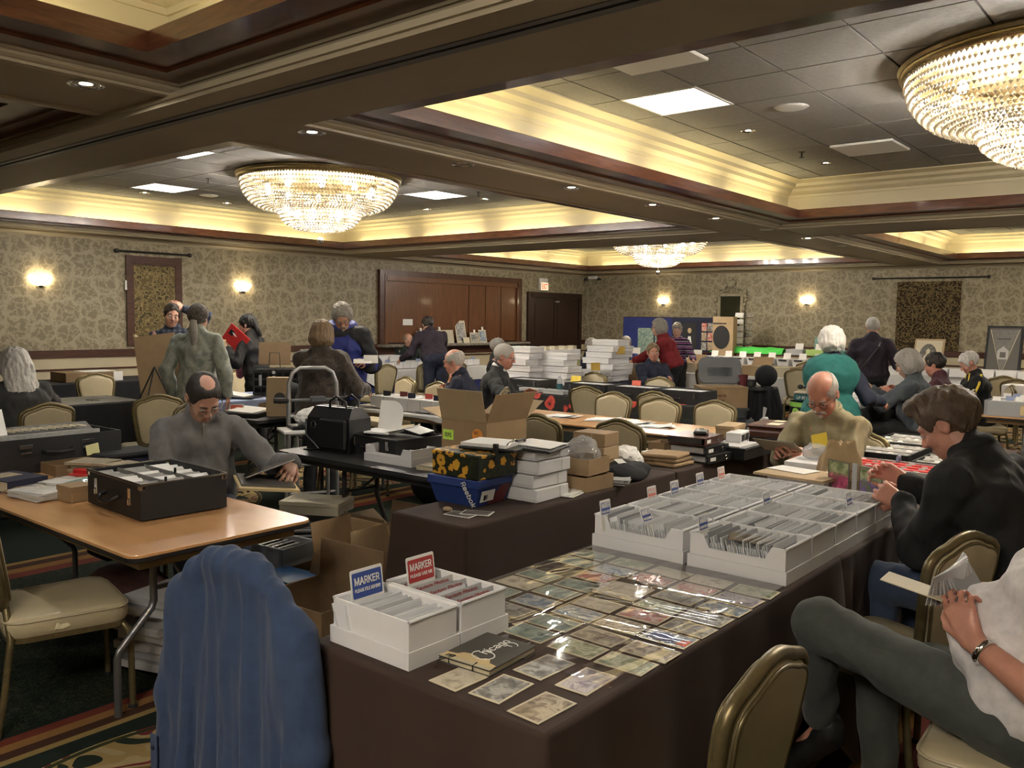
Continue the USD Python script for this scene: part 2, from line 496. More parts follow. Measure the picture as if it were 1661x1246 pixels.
ti = 0
for (x0, x1, y0, y1) in TRAYS:
    part(ce, 'tray_trim', sweep_rect(x0, x1, y0, y1, [(.03, 2.84), (.03, 2.898), (.004, 2.898), (0, 2.893), (0, 2.803), (.19, 2.803), (.19, 2.788), (.34, 2.788), (.345, 2.80)]), 'tray_wood', 'wood trim of a ceiling tray')
    part(ce, 'tray_moulding', sweep_rect(x0, x1, y0, y1, [(.33, 2.80), (.33, 2.775), (.345, 2.775), (.355, 2.762), (.375, 2.752), (.39, 2.751), (.392, 2.737), (.425, 2.737), (.43, 2.746)]), 'moulding_paint', smooth=False)
    part(ce, 'cove', sweep_rect(x0, x1, y0, y1, [(.03, 2.83), (.22, 2.83), (.22, 3.085)]), 'cream_paint')
    part(ce, 'crown_moulding', sweep_rect(x0, x1, y0, y1, [(.222, 3.06), (.205, 3.06), (.20, 3.09), (.185, 3.095), (.15, 3.12), (.135, 3.15), (.10, 3.165), (.085, 3.17), (.07, 3.20), (.02, 3.215), (.0, 3.22), (-.02, 3.222), (-.02, 3.245)]), 'cream_paint')
    part(ce, 'ceiling_deck', MB().box(((x0 + x1) / 2, (y0 + y1) / 2, ZT + .03), (x1 - x0 + .5, y1 - y0 + .5, .03)), 'tile_grid')
    near = y0 in (3.40,)
    panels = {}
    gx = np.arange(-3.475 - .61 * 20, 4, .61)
    gy = np.arange(5.39 - .61 * 22, 20, .61)
    skip = [(-3.17, 5.69), (-10.49, 5.69), (-8.05, 8.13), (-8.05, 4.47), (-3.17, 13.01), (-10.49, 13.01), (-1.34, 9.35), (-3.17, -1.0)]
    cells = []
    xs = [x0 - .02] + [g for g in gx if x0 < g < x1] + [x1 + .02]
    ys = [y0 - .02] + [g for g in gy if y0 < g < y1] + [y1 + .02]
    big = MB()
    for i in range(len(xs) - 1):
        for j in range(len(ys) - 1):
            c = ((xs[i] + xs[i + 1]) / 2, (ys[j] + ys[j + 1]) / 2)
            if any(abs(c[0] - s[0]) < .12 and abs(c[1] - s[1]) < .12 for s in skip):
                continue
            s = (xs[i + 1] - xs[i] - .014, ys[j + 1] - ys[j] - .014, .016)
            if min(s) <= 0.002:
                continue
            if near and (x0 > -5 and xs[i] < -.3 or x0 < -5):
                part(ce, 'ceiling_tile', MB().box((c[0], c[1], ZT + .004), s), 'ceiling_tile')
            else:
                big.box((c[0], c[1], ZT + .004), s)
    if big.n:
        part(ce, 'ceiling_tile_field', big, 'ceiling_tile', None, 'stuff')
    # lamps hidden in the coves
    for side in range(4):
        dark = (x0 > -5 and y0 == 3.40 and side == 2) or (x0 < -5 and y0 < 0)
        if dark:
            continue
        dim = y0 < 0
        a, b = [((x0 - .12, y0), (x0 - .12, y1)), ((x0, y0 - .12), (x1, y0 - .12)), ((x0, y1 + .12), (x1, y1 + .12)), ((x1 + .12, y0), (x1 + .12, y1))][side]
        a, b = np.array(a), np.array(b)
        L = np.linalg.norm(b - a)
        n = int(L // 1.28)
        m = MB()
        for k in range(n):
            p = a + (b - a) * ((k + .5) / n)
            s = (.022, 1.16, .022) if side in (0, 3) else (1.16, .022, .022)
            m.box((p[0], p[1], 2.852), s)
        part(ce, 'cove_lamp', m, 'cove_glow_dim' if dim else 'cove_glow', 'strip lamps hidden behind the wood trim')

# beam with the folding wall's track
part(ce, 'track_beam', MB().box((XL / 2 + XR / 2, 2.375, 2.725), (XR - XL, .15, .05)).box((XL / 2 + XR / 2, 2.775, 2.725), (XR - XL, .45, .05)), 'soffit_paint')
part(ce, 'track_rail', MB().box((XL / 2 + XR / 2, 2.467, 2.722), (XR - XL, .034, .05)).box((XL / 2 + XR / 2, 2.528, 2.722), (XR - XL, .044, .05)), 'slot_metal')
part(ce, 'track_gap', MB().box((XL / 2 + XR / 2, 2.495, 2.74), (XR - XL, .022, .02)), 'black_gap')
part(ce, 'beam_edge', MB().box((XL / 2 + XR / 2, 2.292, 2.735), (XR - XL, .02, .028)).box((XL / 2 + XR / 2, 3.005, 2.735), (XR - XL, .02, .028)), 'moulding_paint')
part(ce, 'crown', sweep_rect(XL, XR, YB, YF, [(-.0, 2.68), (-.012, 2.68), (-.02, 2.70), (-.05, 2.725), (-.055, 2.746)]), 'moulding_paint')
# long edge mouldings of the beam that carries the downlights
for x in (-4.86, -4.18):
    part(ce, 'beam_moulding', MB().tube([(x, 3.02, 2.744), (x, YF, 2.744)], .018, 8, flat=.6), 'moulding_paint')
    part(ce, 'beam_moulding', MB().tube([(x, YB, 2.744), (x, 2.28, 2.744)], .018, 8, flat=.6), 'moulding_paint')

# ------------------------------------------------------------------ ceiling fixtures
G_DOWN = 'recessed downlights along the main beam'


def downlight(x, y, z, r, lit, label, group):
    t = thing('downlight', label, 'ceiling light', (x, y, z), 0, group)
    part(t, 'trim_ring', MB().lathe([(r, 0), (r, -.004), (r * .9, -.007), (r * .72, -.002), (r * .66, .012), (r, .014)], 20), 'chrome', smooth=40)
    lens = MB().lathe([(0.001, -.0005), (r * .70, .0005)], 16) if lit else MB().lathe([(0.001, .010), (r * .68, .008)], 16)
    part(t, 'lamp', lens, 'downlight_glow' if lit else 'downlight_faint')
    return t


ords = ['first', 'second', 'third', 'fourth', 'fifth', 'sixth', 'seventh', 'eighth', 'ninth', 'tenth', 'eleventh', 'twelfth', 'thirteenth', 'fourteenth']
for k in range(11):
    lit = k not in (2, 6, 8, 9, 10)
    downlight(-4.29, 1.94 + 1.333 * k, ZS, .085, lit, f'{"lit" if lit else "unlit"} round downlight in the main beam, {ords[k]} from the camera', G_DOWN)
for x, y, lb in ((-3.16, 6.88, 'small lit downlight in the tiles beside the square light panel'), (-3.17, 8.72, 'small lit downlight in the tiles near the sprinkler and tray corner'),
                 (-11.1, 5.75, 'small downlight in the tiles over the left wall, nearer of two'), (-11.1, 6.97, 'small downlight in the tiles over the left wall, farther of two'),
                 (-9.2, 9.1, 'small downlight in the tiles left of the far light panel'), (-7.75, 8.75, 'small downlight in the tiles right of the far light panel'),
                 (-8.6, 16.4, 'small downlight in the far tray beside the far chandelier')):
    downlight(x, y, ZT - .004, .062, True, lb, 'small downlights among the tiles')
for x, y, lb in ((-3.17, 5.69, 'square light panel in the tiles beside the round speaker'), (-10.49, 5.69, 'square light panel left of the left chandelier'), (-8.05, 8.13, 'square light panel behind the left chandelier'),
                 (-8.05, 4.47, 'square light panel half hidden by the track beam'), (-3.17, 13.01, 'square light panel in the far right tray'), (-10.49, 13.01, 'square light panel in the far left tray'), (-3.17, -1.0, 'square light panel above the camera')):
    t = thing('light_panel', lb, 'ceiling light', (x, y, ZT - .004), 0, 'square ceiling light panels')
    part(t, 'frame', MB().box((0, .29, .004), (.6, .02, .016)).box((0, -.29, .004), (.6, .02, .016)).box((.29, 0, .004), (.02, .56, .016)).box((-.29, 0, .004), (.02, .56, .016)), 'white_trim')
    part(t, 'diffuser', MB().box((0, 0, .006), (.56, .56, .01)), 'panel_glow')
for x, y, lb in ((-2.55, 8.1, 'square white air vent plate in the tiles near the right chandelier'), (-2.75, 4.55, 'flat white air vent beside the track beam')):
    t = thing('air_vent', lb, 'vent', (x, y, ZT - .004))
    part(t, 'plate', MB().box((0, 0, -.02), (.54, .54, .022), bev=.006), 'white_trim')
    part(t, 'neck', MB().box((0, 0, 0), (.4, .4, .02)), 'slot_metal')
for x, y, lb in ((-2.57, 6.32, 'round white ceiling speaker beside the square light panel'), (-10.6, 6.38, 'round ceiling speaker in the tiles left of the left chandelier')):
    t = thing('ceiling_speaker', lb, 'speaker', (x, y, ZT - .004))
    part(t, 'grille', MB().lathe([(.001, -.012), (.09, -.011), (.115, -.006), (.12, 0)], 24), 'white_trim', smooth=50)
    part(t, 'rim', MB().lathe([(.12, 0), (.123, -.006), (.128, 0)], 24), 'paper_grey')
for x, y, lb in ((-3.15, 8.04, 'dark fire sprinkler hanging between two small downlights'), (-7.4, 8.23, 'dark fire sprinkler right of the panel behind the left chandelier'), (-9.3, 5.6, 'dark fire sprinkler left of the left chandelier')):
    t = thing('sprinkler', lb, 'sprinkler', (x, y, ZT - .004))
    part(t, 'escutcheon', MB().lathe([(.001, -.006), (.03, -.004), (.035, 0)], 14), 'iron')
    part(t, 'stem', MB().tube([(0, 0, 0), (0, 0, -.05)], .009, 8), 'iron')
    part(t, 'deflector', MB().lathe([(.001, -.052), (.024, -.05), (.024, -.054), (.001, -.056)], 12), 'iron')

# chandeliers: strings of crystal beads in two tiers around bulbs
custom('crystal', {'t': ('translucent_bsdf', dict(color=(.42, .38, .31))), 'd': ('diffuse_bsdf', dict(color=(.36, .33, .27))), 'g': ('glossy_bsdf', dict(color=(1, .97, .9), roughness=.12)), 'm': ('mix_closure', dict(fac=.38)), 'm2': ('mix_closure', dict(fac=.3))},
       [('t.BSDF', 'm.closure1'), ('d.BSDF', 'm.closure2'), ('m.closure', 'm2.closure1'), ('g.BSDF', 'm2.closure2')], 'm2.closure')
_ov, _of = np.array([[1, 0, 0], [0, 1, 0], [-1, 0, 0], [0, -1, 0], [0, 0, 1], [0, 0, -1]], float), np.array([[0, 1, 4], [1, 2, 4], [2, 3, 4], [3, 0, 4], [1, 0, 5], [2, 1, 5], [3, 2, 5], [0, 3, 5]])


def beads(prof, step, size, seed):
    rg = np.random.default_rng(seed)
    V, F, n = [], [], 0
    for r, z in prof:
        k = max(3, int(2 * PI * r / step))
        a = np.arange(k) / k * 2 * PI + rg.random() * .2
        for t in a:
            s = size * (.9 + .25 * rg.random())
            c, q = math.cos(t), math.sin(t)
            R = np.array([[c, -q, 0], [q, c, 0], [0, 0, 1]])
            V.append((_ov * [s, s, s * 1.25]) @ R.T + [r * c, r * q, z])
            F.append(_of + n)
            n += 6
    return np.vstack(V), np.vstack(F)


def rows(pts, n):
    P = np.array(pts, float)
    s = np.r_[0, np.cumsum(np.linalg.norm(np.diff(P, axis=0), axis=1))]
    t = np.linspace(0, s[-1], n)
    return np.stack([np.interp(t, s, P[:, 0]), np.interp(t, s, P[:, 1])], 1)


UP = [(.885, -.075), (.875, -.14), (.845, -.215), (.79, -.29), (.72, -.345), (.63, -.385), (.52, -.40)]
LOW = [(.50, -.33), (.475, -.42), (.43, -.50), (.36, -.56), (.27, -.60), (.15, -.615)]


def chandelier(x, y, label, seed):
    t = thing('chandelier', label, 'chandelier', (x, y, ZT - .01), 0, 'crystal chandeliers')
    part(t, 'rim', MB().lathe([(.80, 0), (.925, 0), (.93, -.012), (.915, -.03), (.92, -.045), (.905, -.07), (.88, -.078), (.86, -.05), (.80, -.03)], 64), 'brass', smooth=50)
    part(t, 'ceiling_pan', MB().lathe([(.001, -.012), (.82, -.012)], 48), 'brass')
    part(t, 'upper_beads', beads(rows(UP, 13), .034, .0150, seed), 'crystal', 'upper bowl of crystal bead strings', 'stuff')
    part(t, 'lower_beads', beads(rows(LOW, 12), .031, .0145, seed + 1), 'crystal', 'lower bowl of crystal bead strings', 'stuff')
    part(t, 'lower_ring', MB().lathe([(.50, -.315), (.512, -.32), (.512, -.335), (.50, -.338)], 48), 'brass')
    for k in range(10):
        a = k / 10 * 2 * PI
        part(t, 'bulb', MB().ball((.60 * math.cos(a), .60 * math.sin(a), -.17), (.030, .030, .042), 1), 'bulb_glow', None)
    for k in range(5):
        a = k / 5 * 2 * PI + .3
        part(t, 'bulb', MB().ball((.26 * math.cos(a), .26 * math.sin(a), -.44), (.034, .034, .045), 1), 'bulb_glow')
    part(t, 'finial_stem', MB().tube([(0, 0, -.5), (0, 0, -.69)], .006, 6), 'brass')
    part(t, 'finial_ball', MB().ball((0, 0, -.725), .04, 2), 'chrome', 'mirrored ball hanging under the chandelier', smooth=True)


chandelier(-8.05, 6.25, 'round crystal chandelier in the tray by the left wall', 1)
chandelier(-.80, 6.1, 'large crystal chandelier cut by the right picture edge', 4)
chandelier(-8.05, 13.9, 'distant crystal chandelier in the tray by the far corner', 7)
chandelier(-.62, -1.1, 'crystal chandelier above the camera', 13)
chandelier(-.62, 13.9, 'crystal chandelier of the far right tray', 10)

# wall lamps
def sconce(loc, rz, label):
    t = thing('wall_sconce', label, 'wall lamp', loc, rz, 'lit bowl sconces on the papered walls')
    prof = [(.02, -.095), (.07, -.085), (.12, -.055), (.15, -.005), (.155, .035)]
    V, n = MB(), 20
    a = np.linspace(0, PI, n)
    P = np.array(prof)
    V.grid(np.outer(P[:, 0], np.cos(a)), np.outer(P[:, 0], np.sin(a)) * .75, np.repeat(P[:, 1:], n, 1))
    part(t, 'glass_bowl', V, 'sconce_glow', smooth=True)
    part(t, 'back_plate', MB().box((0, .006, -.04), (.12, .012, .15), bev=.004), 'brass')
    part(t, 'base_cap', MB().lathe([(.001, -.115), (.02, -.11), (.035, -.095), (.03, -.085)], 14, (0, .02, 0)), 'iron')


sconce((XL, 4.95, 2.09), -90, 'lit bowl sconce at the near end of the left wall')
sconce((XL, 8.08, 2.11), -90, 'lit bowl sconce between the narrow tapestry and the wood shutter')
sconce((-10.17, YF, 2.10), 180, 'lit bowl sconce on the far wall above the blue display board')
sconce((-6.76, YF, 2.10), 180, 'lit bowl sconce on the far wall right of the carved mirror')

# tapestries
for nm, base, hi, lo in (('weave_brown', (.045, .032, .018), (.20, .15, .07), (.016, .013, .010)), ('weave_gold', (.13, .10, .05), (.28, .21, .10), (.05, .045, .025))):
    custom(nm, {'tc': ('texture_coordinate', {}), 'n': ('noise_texture', dict(scale=9, detail=4, distortion=1.6)), 'v': ('voronoi_texture', dict(scale=16)), 'a': ('math', dict(math_type='multiply_add', value2=.5)),
                'r': ('rgb_ramp', dict(ramp=[(.25, lo), (.45, base), (.62, lo), (.72, hi), (.85, base)])), 'p': ('principled_bsdf', dict(roughness=.9, specular_ior_level=.1))},
           [('tc.object', 'n.vector'), ('tc.object', 'v.vector'), ('v.distance', 'a.value1'), ('n.fac', 'a.value3'), ('a.value', 'r.fac'), ('r.color', 'p.base_color')])


def wavy(w, z0, z1, seed, amp=.012):
    X, Z = np.meshgrid(np.linspace(-w / 2, w / 2, 30), np.linspace(z0, z1, 16), indexing='ij')
    Y = .03 + amp * np.sin(X * 17 + seed) * (1.2 - (Z - z0) / (z1 - z0))
    return MB().grid(X, Y, Z).grid(X[::-1], Y[::-1] - .006, Z[::-1])


t = thing('tapestry', 'narrow tapestry with dark red border hung from a rod on the left wall', 'tapestry', (XL, 6.56, 0), -90)
part(t, 'weave', wavy(.66, 1.24, 2.36, 1), 'weave_gold', smooth=True)
part(t, 'border', MB().box((-.38, .035, 1.825), (.11, .02, 1.33)).box((.38, .035, 1.825), (.11, .02, 1.33)).box((0, .035, 2.42), (.66, .02, .13)).box((0, .035, 1.205), (.66, .02, .09)), 'rail_wood', 'dark red woven border')
part(t, 'rod', MB().tube([(-.55, .05, 2.545), (.55, .05, 2.545)], .014, 8), 'iron')
part(t, 'rod_knob', MB().ball((-.57, .05, 2.545), .032), 'iron', smooth=True)
part(t, 'rod_knob', MB().ball((.57, .05, 2.545), .032), 'iron', smooth=True)
part(t, 'tag', MB().box((.45, .05, 2.05), (.03, .006, .14)), 'paper')
t = thing('tapestry', 'broad dark tapestry hung from a rod on the far wall', 'tapestry', (-4.40, YF, 0), 180)
part(t, 'weave', wavy(1.14, 1.12, 2.44, 2), 'weave_brown', smooth=True)
part(t, 'rod', MB().tube([(-1.0, .05, 2.51), (1.0, .05, 2.51)], .014, 8), 'iron')
part(t, 'rod_knob', MB().ball((-1.02, .05, 2.51), .032), 'iron', smooth=True)
part(t, 'rod_knob', MB().ball((1.02, .05, 2.51), .032), 'iron', smooth=True)

# carved mirror
t = thing('mirror', 'carved gilt mirror with a crested frame on the far wall', 'mirror', (-8.47, YF, 1.83), 180)
part(t, 'glass', MB().box((0, .02, -.03), (.48, .012, .74)), 'glass_dark')
part(t, 'frame', MB().box((-.27, .03, -.03), (.07, .05, .86), bev=.015).box((.27, .03, -.03), (.07, .05, .86), bev=.015).box((0, .03, .38), (.58, .05, .07), bev=.015).box((0, .03, -.44), (.58, .05, .07), bev=.015), 'gilt')
rg = np.random.default_rng(5)
cv = MB()
for s in (-1, 1):
    for k in range(11):
        z = -.5 + k * .095
        cv.ball((s * (.335 + .025 * math.sin(k * 1.7)), .035, z), (.035, .025, .05), 1, rotm(ry=rg.uniform(-40, 40)))
    for k in range(4):
        cv.ball((s * (.08 + .075 * k), .035, .445 + .03 * math.cos(k)), (.05, .025, .03), 1, rotm(ry=s * 25))
        cv.ball((s * (.08 + .075 * k), .035, -.52 + .02 * k), (.05, .025, .035), 1, rotm(ry=-s * 30))
    cv.tube([(s * .30, .04, .42), (s * .24, .05, .50), (s * .15, .05, .49), (s * .12, .045, .56), (s * .06, .045, .60)], .018, 8)
    cv.ball((s * .34, .04, .46), (.05, .03, .06), 1)
part(t, 'carving', cv, 'gilt', 'carved leaf scrolls around the frame', smooth=50)
part(t, 'crest', MB().ball((0, .04, .62), (.10, .035, .09), 2).ball((-.08, .045, .66), (.045, .03, .05), 1).ball((.08, .045, .66), (.045, .03, .05), 1).ball((0, .045, .72), (.05, .03, .045), 1), 'gilt', 'leafy crest on top of the frame', smooth=50)
part(t, 'pendant', MB().ball((0, .04, -.56), (.13, .03, .05), 2).ball((0, .045, -.61), (.05, .025, .05), 1), 'gilt', smooth=50)

# wood shutter, ledge, door on the left wall (local x runs along the wall)
sh = struct('window_1', 'wood panelled serving shutter with dark frame above a stone ledge')
YY0, YY1 = 11.01, 15.30
def wbox(y0, y1, z0, z1, t, o=0):
    return MB().box((XL + o + t / 2, (y0 + y1) / 2, (z0 + z1) / 2), (t, y1 - y0, z1 - z0))
part(sh, 'frame', MB().box((XL + .035, YY0 + .06, 1.76), (.07, .12, 1.54)).box((XL + .035, YY1 - .06, 1.76), (.07, .12, 1.54)).box((XL + .035, (YY0 + YY1) / 2, 2.47), (.07, YY1 - YY0 - .24, .12)), 'rail_wood')
part(sh, 'inner_frame', MB().box((XL + .05, YY0 + .15, 1.75), (.06, .06, 1.4)).box((XL + .05, YY1 - .15, 1.75), (.06, .06, 1.4)).box((XL + .05, (YY0 + YY1) / 2, 2.37), (.06, YY1 - YY0 - .3, .09)), 'panel_wood')
for a, b in ((11.19, 13.52), (13.54, 14.06), (14.08, 14.58), (14.60, 15.12)):
    part(sh, 'shutter_panel', wbox(a, b, 1.13, 2.33, .03, .01), 'panel_wood')
part(sh, 'shutter_back', wbox(11.1, 15.2, 1.1, 2.4, .008, .002), 'black_gap')
part(sh, 'ledge', MB().box((XL + .14, (YY0 + YY1) / 2, 1.075), (.34, YY1 - YY0 + .1, .055), bev=.02), 'photo_mid', 'dark mottled stone ledge')
part(sh, 'apron', wbox(YY0 - .05, YY1 + .05, .90, 1.05, .08), 'rail_wood')
dr = struct('door_1', 'dark wood double door in a dark frame at the far corner')
part(dr, 'frame', wbox(15.55, 15.68, 0, 2.25, .06).box((XL + .03, 17.64, 1.125), (.06, .12, 2.25)).box((XL + .03, 16.62, 2.19), (.06, 1.92, .12)), 'door_wood')
for a, b in ((15.69, 16.55), (16.57, 17.57)):
    lf = part(dr, 'leaf', wbox(a, b, .01, 2.12, .035, .004), 'door_wood')
    part(dr, 'leaf_panel', wbox(a + .13, b - .13, 1.15, 1.98, .012, .037).box((XL + .043, (a + b) / 2, .6), (.012, b - a - .26, .8)), 'door_wood')
part(dr, 'door_closer', wbox(16.58, 16.72, 2.02, 2.06, .05, .04), 'alu')
t = thing('exit_sign', 'small lit exit sign on the left wall above the double door', 'sign', (XL, 16.15, 2.39), -90)
part(t, 'housing', MB().box((0, .03, .0), (.30, .06, .20), bev=.006).box((0, .02, .14), (.30, .04, .10)), 'white_trim')
part(t, 'face', MB().box((0, .062, 0), (.27, .006, .17)), 'exit_glow')
part(t, 'lettering', MB().text('EXIT', .115, frame3((0, 1, 0)), (0, .066, 0), .002, True, .22), 'exit_red')
t = thing('emergency_light', 'white twin-head emergency light under the ceiling in the far corner', 'emergency light', (-12.15, YF, 2.66), 180)
part(t, 'housing', MB().box((0, .05, 0), (.24, .10, .08), bev=.01), 'white_trim')
for s in (-1, 1):
    part(t, 'lamp_head', MB().lathe([(.001, .0), (.045, .0), (.05, .03), (.03, .06), (.001, .065)], 14, (s * .2, .07, -.07)), 'knob_dark', smooth=40)
# ------------------------------------------------------------------ tables
TZ = .755


def loft(m, layers, cap=True):
    """layers: list of (polygon points n x 2, z) with equal n; closed solid"""
    n = len(layers[0][0])
    V = np.vstack([np.c_[np.asarray(p), np.full(n, z)] for p, z in layers])
    F = []
    for i in range(len(layers) - 1):
        k = np.arange(n)
        l = (k + 1) % n
        F.append(np.stack([i * n + k, i * n + l, (i + 1) * n + l, (i + 1) * n + k], 1))
    F = np.vstack(F)
    F = np.vstack([F[:, :3], F[:, [0, 2, 3]]])
    if cap:
        for i, s in ((0, -1), (len(layers) - 1, 1)):
            c = len(V)
            V = np.vstack([V, [*np.mean(layers[i][0], 0), layers[i][1]]])
            k = np.arange(n)
            l = (k + 1) % n
            e = np.stack([np.full(n, c), i * n + k, i * n + l], 1)
            F = np.vstack([F, e if s > 0 else e[:, [0, 2, 1]]])
    return V, F


def folding_table(name, label, x0, x1, y0, y1, top='laminate', leg='steel_leg', edge='black_edge', axis='x', z=TZ, inset=.36, spread=.30, group=None):
    cx, cy, w, d = (x0 + x1) / 2, (y0 + y1) / 2, x1 - x0, y1 - y0
    t = thing(name, label, 'table', (cx, cy, 0), 0, group)
    o = np.array(rrect(w, d, .05))
    part(t, 'table_top', loft(None, [(o, z - .012), (o, z - .001), (o * .998, z)]), top)
    part(t, 'edge_band', loft(None, [(o * 1.0, z - .03), (o * 1.004, z - .026), (o * 1.004, z - .013), (o, z - .011)]), edge)
    part(t, 'apron', MB().box((0, 0, z - .05), (w - .12, d - .12, .045)), 'laminate_edge' if top == 'laminate' else 'table_black')
    for s in (-1, 1):
        for q in (-1, 1):
            if axis == 'x':
                a = s * (w / 2 - inset)
                P = [(a, q * .14, z - .06), (a, q * .14, .45), (a, q * .15, .42), (a, q * (spread - .01), .27), (a, q * spread, .24), (a, q * spread, 0)]
            else:
                a = s * (d / 2 - inset)
                P = [(q * .14, a, z - .06), (q * .14, a, .45), (q * .15, a, .42), (q * (spread - .01), a, .27), (q * spread, a, .24), (q * spread, a, 0)]
            part(t, 'leg', MB().tube(P, .016, 8), leg, smooth=50)
        if axis == 'x':
            part(t, 'brace', MB().tube([(a, -.14, .5), (a, .14, .5)], .010, 6).tube([(a, 0, .5), (a - s * .28, 0, z - .06)], .009, 6), leg)
        else:
            part(t, 'brace', MB().tube([(-.14, a, .5), (.14, a, .5)], .010, 6).tube([(0, a, .5), (0, a - s * .28, z - .06)], .009, 6), leg)
    return t


def cloth(name, label, x0, x1, y0, y1, drop, m, amp=.018, seed=0, z=TZ, group=None, flare=.07, corner=.30, smooth=True, wl=.16):
    """drop: (x-, x+, y-, y+) overhangs"""
    rg = np.random.default_rng(seed)
    z = z + .004
    st = .022
    pts, nr, dp, cd = [], [], [], []
    cs = [(x0, y0), (x1, y0), (x1, y1), (x0, y1)]
    D = [drop[2], drop[1], drop[3], drop[0]]
    N = [(0, -1), (1, 0), (0, 1), (-1, 0)]
    for k in range(4):
        a, b = np.array(cs[k]), np.array(cs[(k + 1) % 4])
        L = np.linalg.norm(b - a)
        n = max(4, int(L / st))
        for i in range(n):
            s = i / n
            p = a + (b - a) * s
            da, db = s * L, (1 - s) * L
            pts.append(p)
            w0, w1 = math.exp(-(da / .05) ** 2) * .5, math.exp(-(db / .05) ** 2) * .5
            n0 = np.array(N[k], float) * (1 - w0 - w1) + np.array(N[k - 1]) * w0 + np.array(N[(k + 1) % 4]) * w1
            nr.append(n0 / np.linalg.norm(n0))
            dd = D[k] * (1 - w0 - w1) + D[k - 1] * w0 + D[(k + 1) % 4] * w1
            dp.append(dd)
            cd.append(min(da, db))
    P, Nn, dp, cd = np.array(pts), np.array(nr), np.array(dp), np.array(cd)
    M = len(P)
    s = np.r_[0, np.cumsum(np.linalg.norm(np.diff(P, axis=0), axis=1))]
    ph = rg.uniform(0, 6, 4)
    f = .5 * np.sin(s * 2 * PI / wl + ph[0] + 1.3 * np.sin(s * 3 + ph[1])) + .35 * np.sin(s * 2 * PI / (wl * 2.3) + ph[2]) + .3 * np.sin(s * 2 * PI / (wl * .55) + ph[3]) * np.exp(-(cd / .2) ** 2) * 2
    cf = np.exp(-(cd / .13) ** 2)
    dp = np.minimum(dp + corner * np.exp(-(cd / .17) ** 2), z - .012)
    V = []
    r = .014
    ring = [(0, 0), (r * .5, -r * .13), (r * .87, -r * .5), (r, -r)]
    for o, dz in ring:
        V.append(np.c_[P + Nn * o, np.full(M, z + dz)])
    K = 12
    for k in range(1, K + 1):
        t = k / K
        off = r + dp * t * .03 + (amp * f * (t ** .8) * (.5 + .5 * np.minimum(1, cd / .3)) + flare * cf * t + .03 * cf * f * t) * np.minimum(1, dp / .3)
        V.append(np.c_[P + Nn * np.maximum(off, .004)[:, None], z - r - (dp - r) * t])
    V = np.vstack(V)
    R = len(ring) + K
    i = np.arange(M)
    j = (i + 1) % M
    F = np.vstack([np.stack([a * M + i, a * M + j, (a + 1) * M + j, (a + 1) * M + i], 1) for a in range(R - 1)])[:, ::-1]
    mb = MB().add(V, F)
    X, Y = np.meshgrid(np.linspace(x0, x1, 8), np.linspace(y0, y1, 8), indexing='ij')
    mb.grid(X, Y, np.full_like(X, z))
    return solo(name, mb, m, label, 'tablecloth', group, None, 55 if smooth else False)


folding_table('folding_table', 'bare wood-topped folding table on steel legs holding an open black card case', -5.52, -3.03, 1.49, 2.31)
folding_table('folding_table', 'long bare wood table with loose white papers among empty chairs', -5.48, -2.95, 5.86, 6.60, inset=.45)
folding_table('folding_table', 'black folding table holding a black bag and an open case beside the hand truck', -4.78, -2.98, 3.34, 4.08, 'table_black', 'iron', 'table_black', inset=.42, spread=.22)
folding_table('folding_table', 'dark table with a brown paper bag and binders behind the man in grey', -6.98, -6.2, 4.15, 5.25, 'table_black', 'iron', 'table_black', axis='y')
folding_table('folding_table', 'table spread with pale cloth and a row of white card boxes with dark tabs', -6.50, -5.25, 5.42, 6.18, 'laminate')
folding_table('folding_table', 'small dark table with a red cup, a hat and a black coat', -5.55, -4.62, 10.75, 11.3, 'table_black', 'iron', 'table_black', inset=.14, spread=.18)
folding_table('folding_table', 'dark long table of brown card boxes in front of the seated woman', -7.5, -6.5, 10.80, 11.35, 'table_black', 'iron', 'table_black')
folding_table('folding_table', 'wood table carrying clear plastic card boxes at the right picture edge', -1.80, .3, 9.35, 10.12, 'laminate')

BR = 'brown tablecloths'
for k, (nm, ya, yb) in enumerate((('nearest brown-clothed table, under plastic-covered postcards', 1.43, 3.25), ('second brown-clothed table, under white boxes of sleeves', 3.27, 5.08), ('third brown-clothed table, under open trays of cards', 5.10, 6.92))):
    folding_table('folding_table', 'folding table hidden under the ' + ('nearest', 'second', 'third')[k] + ' brown cloth of the right row', -1.86 if k < 2 else -1.65, -1.085, ya + .005, yb - .005, z=TZ - .004)
cloth('tablecloth', 'brown cloth with a raised front hem on the nearest table of postcards', -1.87, -1.075, 1.425, 3.255, (.5, .48, .24, .5), 'brown_cloth', .028, 3, corner=.34, flare=.10, wl=.36)
cloth('tablecloth', 'brown cloth under the far half of the white sleeve boxes', -1.87, -1.075, 3.265, 5.085, (.66, .68, .5, .5), 'brown_cloth', .024, 5, corner=.06, flare=.05)
cloth('tablecloth', 'brown cloth under the open trays of cards by the man in black', -1.66, -1.075, 5.095, 6.92, (.66, .66, .5, .5), 'brown_cloth', .02, 6, corner=.06, flare=.05)
for k, (ya, yb) in enumerate(((2.65, 4.44), (4.48, 6.25))):
    folding_table('folding_table', 'narrow table hidden under the brown cloth ' + ('with the sunflower box', 'with the leather briefcase')[k], -2.865, -2.445, ya + .005, yb - .005, axis='y', z=TZ - .004, spread=.15)
cloth('tablecloth', 'brown floor-length cloth on the narrow table with the sunflower box', -2.87, -2.44, 2.645, 4.445, (.74, .74, .74, .7), 'brown_cloth', .012, 7, corner=.0, flare=.035, wl=.5)
cloth('tablecloth', 'brown floor-length cloth on the narrow table with the leather briefcase', -2.87, -2.44, 4.475, 6.255, (.74, .74, .70, .7), 'brown_cloth', .012, 8, corner=.0, flare=.035, wl=.5)
